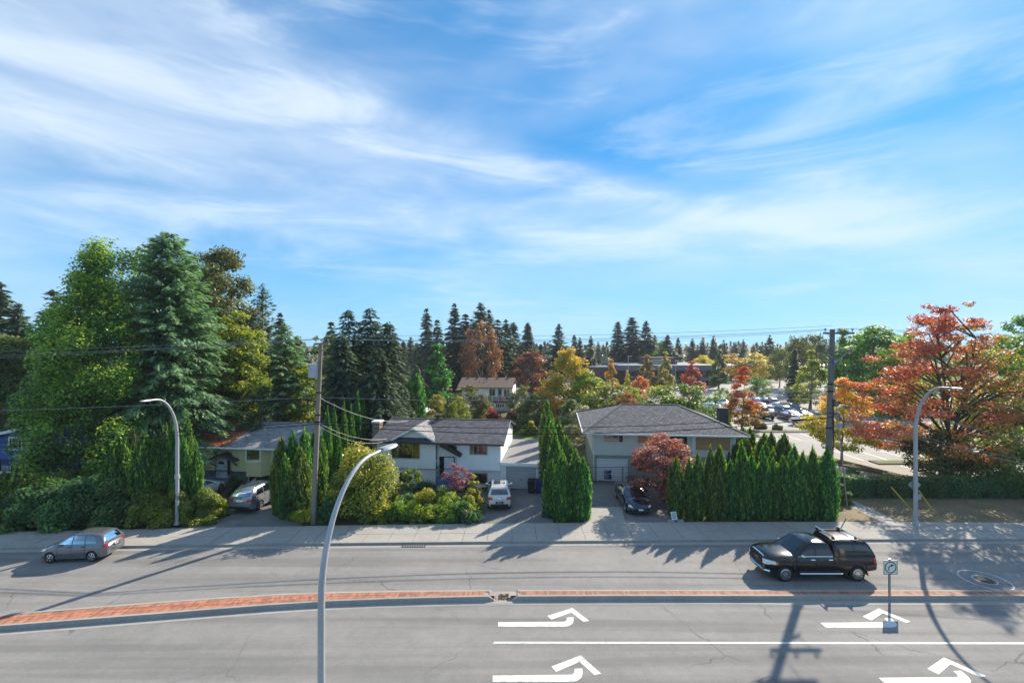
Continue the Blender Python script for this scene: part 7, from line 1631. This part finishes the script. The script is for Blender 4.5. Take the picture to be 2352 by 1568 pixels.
# bright narrow cedar beside the back house
far('b',2,1003,784,74,'bright green pointed cedar left of the back house','thuja',None,1.15)
br = [('b',3,1108,738,98,'rust_leaf','tall orange brown maple above the back house roof',.62),('b',0,1221,806,105,'rust_leaf','round rust brown tree right of the back house',1.25),('b',0,1345,850,68,'yellow_green','yellow green tree in front of the large golden tree',1.1),('b',1,1270,870,70,'maple_yellow','low orange tree left of the large golden tree',1.),
 ('b',1,1080,880,70,'olive_leaf','olive shrubby tree hiding the left half of the back house',1.1),('b',1,1200,882,74,'olive_leaf','pale green tree right of the back house',1.1),('b',0,1225,905,64,'olive_leaf','olive tree below the back house balcony',1.),('b',0,1310,915,58,'olive_leaf','loose olive tree behind the hip roof',1.),('b',0,1340,930,52,'grey_leaf','pale grey leaved tree left of the hip roof',1.1),
 ('b',1,1390,872,60,'yellow_green','green tree behind the left end of the hip roof',1.35),('b',2,1405,822,110,'maple_yellow','thin golden tree right of the annex',.75),('b',2,1442,848,105,'gold_leaf','small thin golden tree by the lot lamp',.7),('b',2,1486,812,112,'rust_green','narrow rust topped tree left in front of the office',.85),('b',2,1528,804,112,'rust_green','broader rust topped tree in front of the office',1.1),('b',2,1592,826,100,'maple_red','red tree at the right end of the office',1.1),('b',0,1470,862,80,'maple_red','crimson tree in front of the office',.9),
 ('b',1,1455,884,62,'yellow_green','green tree behind the hip roof ridge, left',1.3),('b',1,1520,880,62,'yellow_green','yellow green tree behind the hip roof ridge, middle',1.7),('b',1,1585,878,60,'green_leaf','green tree behind the hip roof ridge, right',1.7),('b',0,1440,900,56,'maple_mixed','small orange tree behind the hip roof',.7),('b',0,1478,812,150,'olive_leaf','broad green tree behind the office building',1.),
 ('b',1,1520,778,150,'green_leaf','tall bright green tree right behind the office',.75),('b',0,1615,815,150,'gold_leaf','round golden tree left of the dark cypress',1.2),('b',1,1680,810,150,'gold_leaf','round golden tree right of the dark cypress',1.6),('b',1,1738,808,150,'gold_leaf','largest round golden tree on the right skyline',1.9),('b',2,1650,800,120,'thuja_dull','dark cypress at the office corner',1.1),('b',3,1740,865,95,'green_leaf','flat topped green tree shading the parked cars',1.5),('b',3,1660,890,90,'green_leaf','dark green tree behind the parked white sedans',1.),
 ('b',3,1830,772,115,'olive_leaf','tall airy olive tree left of the right pole',.8),('b',3,1870,768,118,'olive_leaf','tall airy olive tree behind the right pole',.85),('b',3,1790,800,125,'olive_leaf','airy olive tree above the parked cars',.8),('b',2,1944,748,80,'green_leaf','slim dark green tree just right of the pole',.9),('b',0,2010,745,76,'green_leaf','bright green tree left of the red maple',.95),('b',0,2050,800,66,'yellow_green','yellow green tree tucked behind the red maple',1.1),('b',0,1985,800,90,'olive_leaf','greyish olive tree in the gap right of the pole',1.1),('b',1,2060,755,90,'green_leaf','tall green tree behind the red maple crown',1.),
 ('b',0,1005,905,62,'rust_green','small orange tree behind the white house roof',.8),('b',1,1055,905,62,'yellow_green','yellow green tree behind the chimney pipe',.9)]
for kind, k, u, vt, y, mt, lab, wd in br: far(kind,k,u,vt,y,lab,mt,'broadleaf trees in the distance' if y > 85 else 'trees between the gardens',wd)
bt(215, 1312, 794, 72, 150, 'gold_green', 'large golden and green tree behind the cedars', crown0=.06, prof=[(0,.8),(.2,1.),(.5,.85),(.75,.55),(1,.2)], nclump=110, nleaf=14000, leaf=.34, tintf=lambda c: .055*(c[:,2]-8.5), group='trees between the gardens')
# back garden shrubs
for i, (u, vb, w, vt, mt, lab) in enumerate(((1000,965,50,930,'rust_green','orange shrub behind the white house ridge, left'),(1130,965,70,935,'maple_red','coral red shrub below the far balcony'),(1095,968,50,938,'photinia','yellowish shrub left of the coral shrub'),(1178,968,46,945,'rust_leaf','rust shrub right of the coral shrub'),(1200,975,50,952,'shrub_dark','dark shrub at the garden end'),(1175,990,60,965,'olive_leaf','pale olive shrub beside the white roof'),(1215,1000,44,962,'shrub_lime','yellowish shrub beside the garage roof'),(1205,945,44,905,'yew','dark clipped shrub right of the back house'),(1240,975,60,940,'green_leaf','green shrub behind the slim cedars'),(1305,985,50,945,'grey_leaf','silvery shrub left of the hip roof corner'),(1060,965,50,925,'olive_leaf','olive shrub below the brown roofed shed'),(1750,985,30,968,'olive_leaf','dry weedy shrub on the lot island, left'),(1790,988,26,975,'olive_leaf','dry weedy shrub on the lot island, right'),(1265,960,50,915,'shrub_dark','dark green shrub behind the cedars between the houses'))):
    shrub(300+i,u,vb,w,vt,mt,lab,2600,.22,nc=18,group='back garden shrubs')
# far wooded skyline reads as one mass
r = np.random.default_rng(9); parts = []
c = []; T = []
for i in range(520):
    y = 230+230*r.random(); x = (r.random()*2-1)*y*1.35; h = (7+7*r.random())
    n_ = 60; t = r.random(n_); rr = (.30*h*(1-t))*np.sqrt(r.random(n_)); a = r.random(n_)*6.28
    c.append(np.stack([x+rr*np.cos(a), y+rr*np.sin(a), t*h],1))
c = np.concatenate(c); n_ = len(c); nrm = unit(r.normal(size=(n_,3))+np.array([0,-.6,.6])); s = .9+1.1*r.random(n_)
o = link('far_woodland', joinmesh('far_woodland',[leafcards(c,nrm,unit(r.normal(size=(n_,3))),s*1.5,s,np.clip(.4+.25*r.normal(size=n_),0,1))]), 'spruce_far'); tag(o,'low dark band of far woodland on the horizon','woodland',kind='stuff')

# the air: pale even haze over the whole place
hz = MB(); hz.box(-900,900,-60,700,-1.05,40); hm, hnt, hout = newmat('haze_air')
pv = N(hnt, 'ShaderNodeVolumePrincipled', i={'Color': (.80,.88,1.,1), 'Density': .00024, 'Anisotropy': .2}); L(hnt, pv.outputs[0], hout.inputs['Volume'])
MATS['haze_air'] = hm
tag(hz.build('haze', 'haze_air'), 'thin pale haze filling the air over the street', 'haze', kind='stuff')
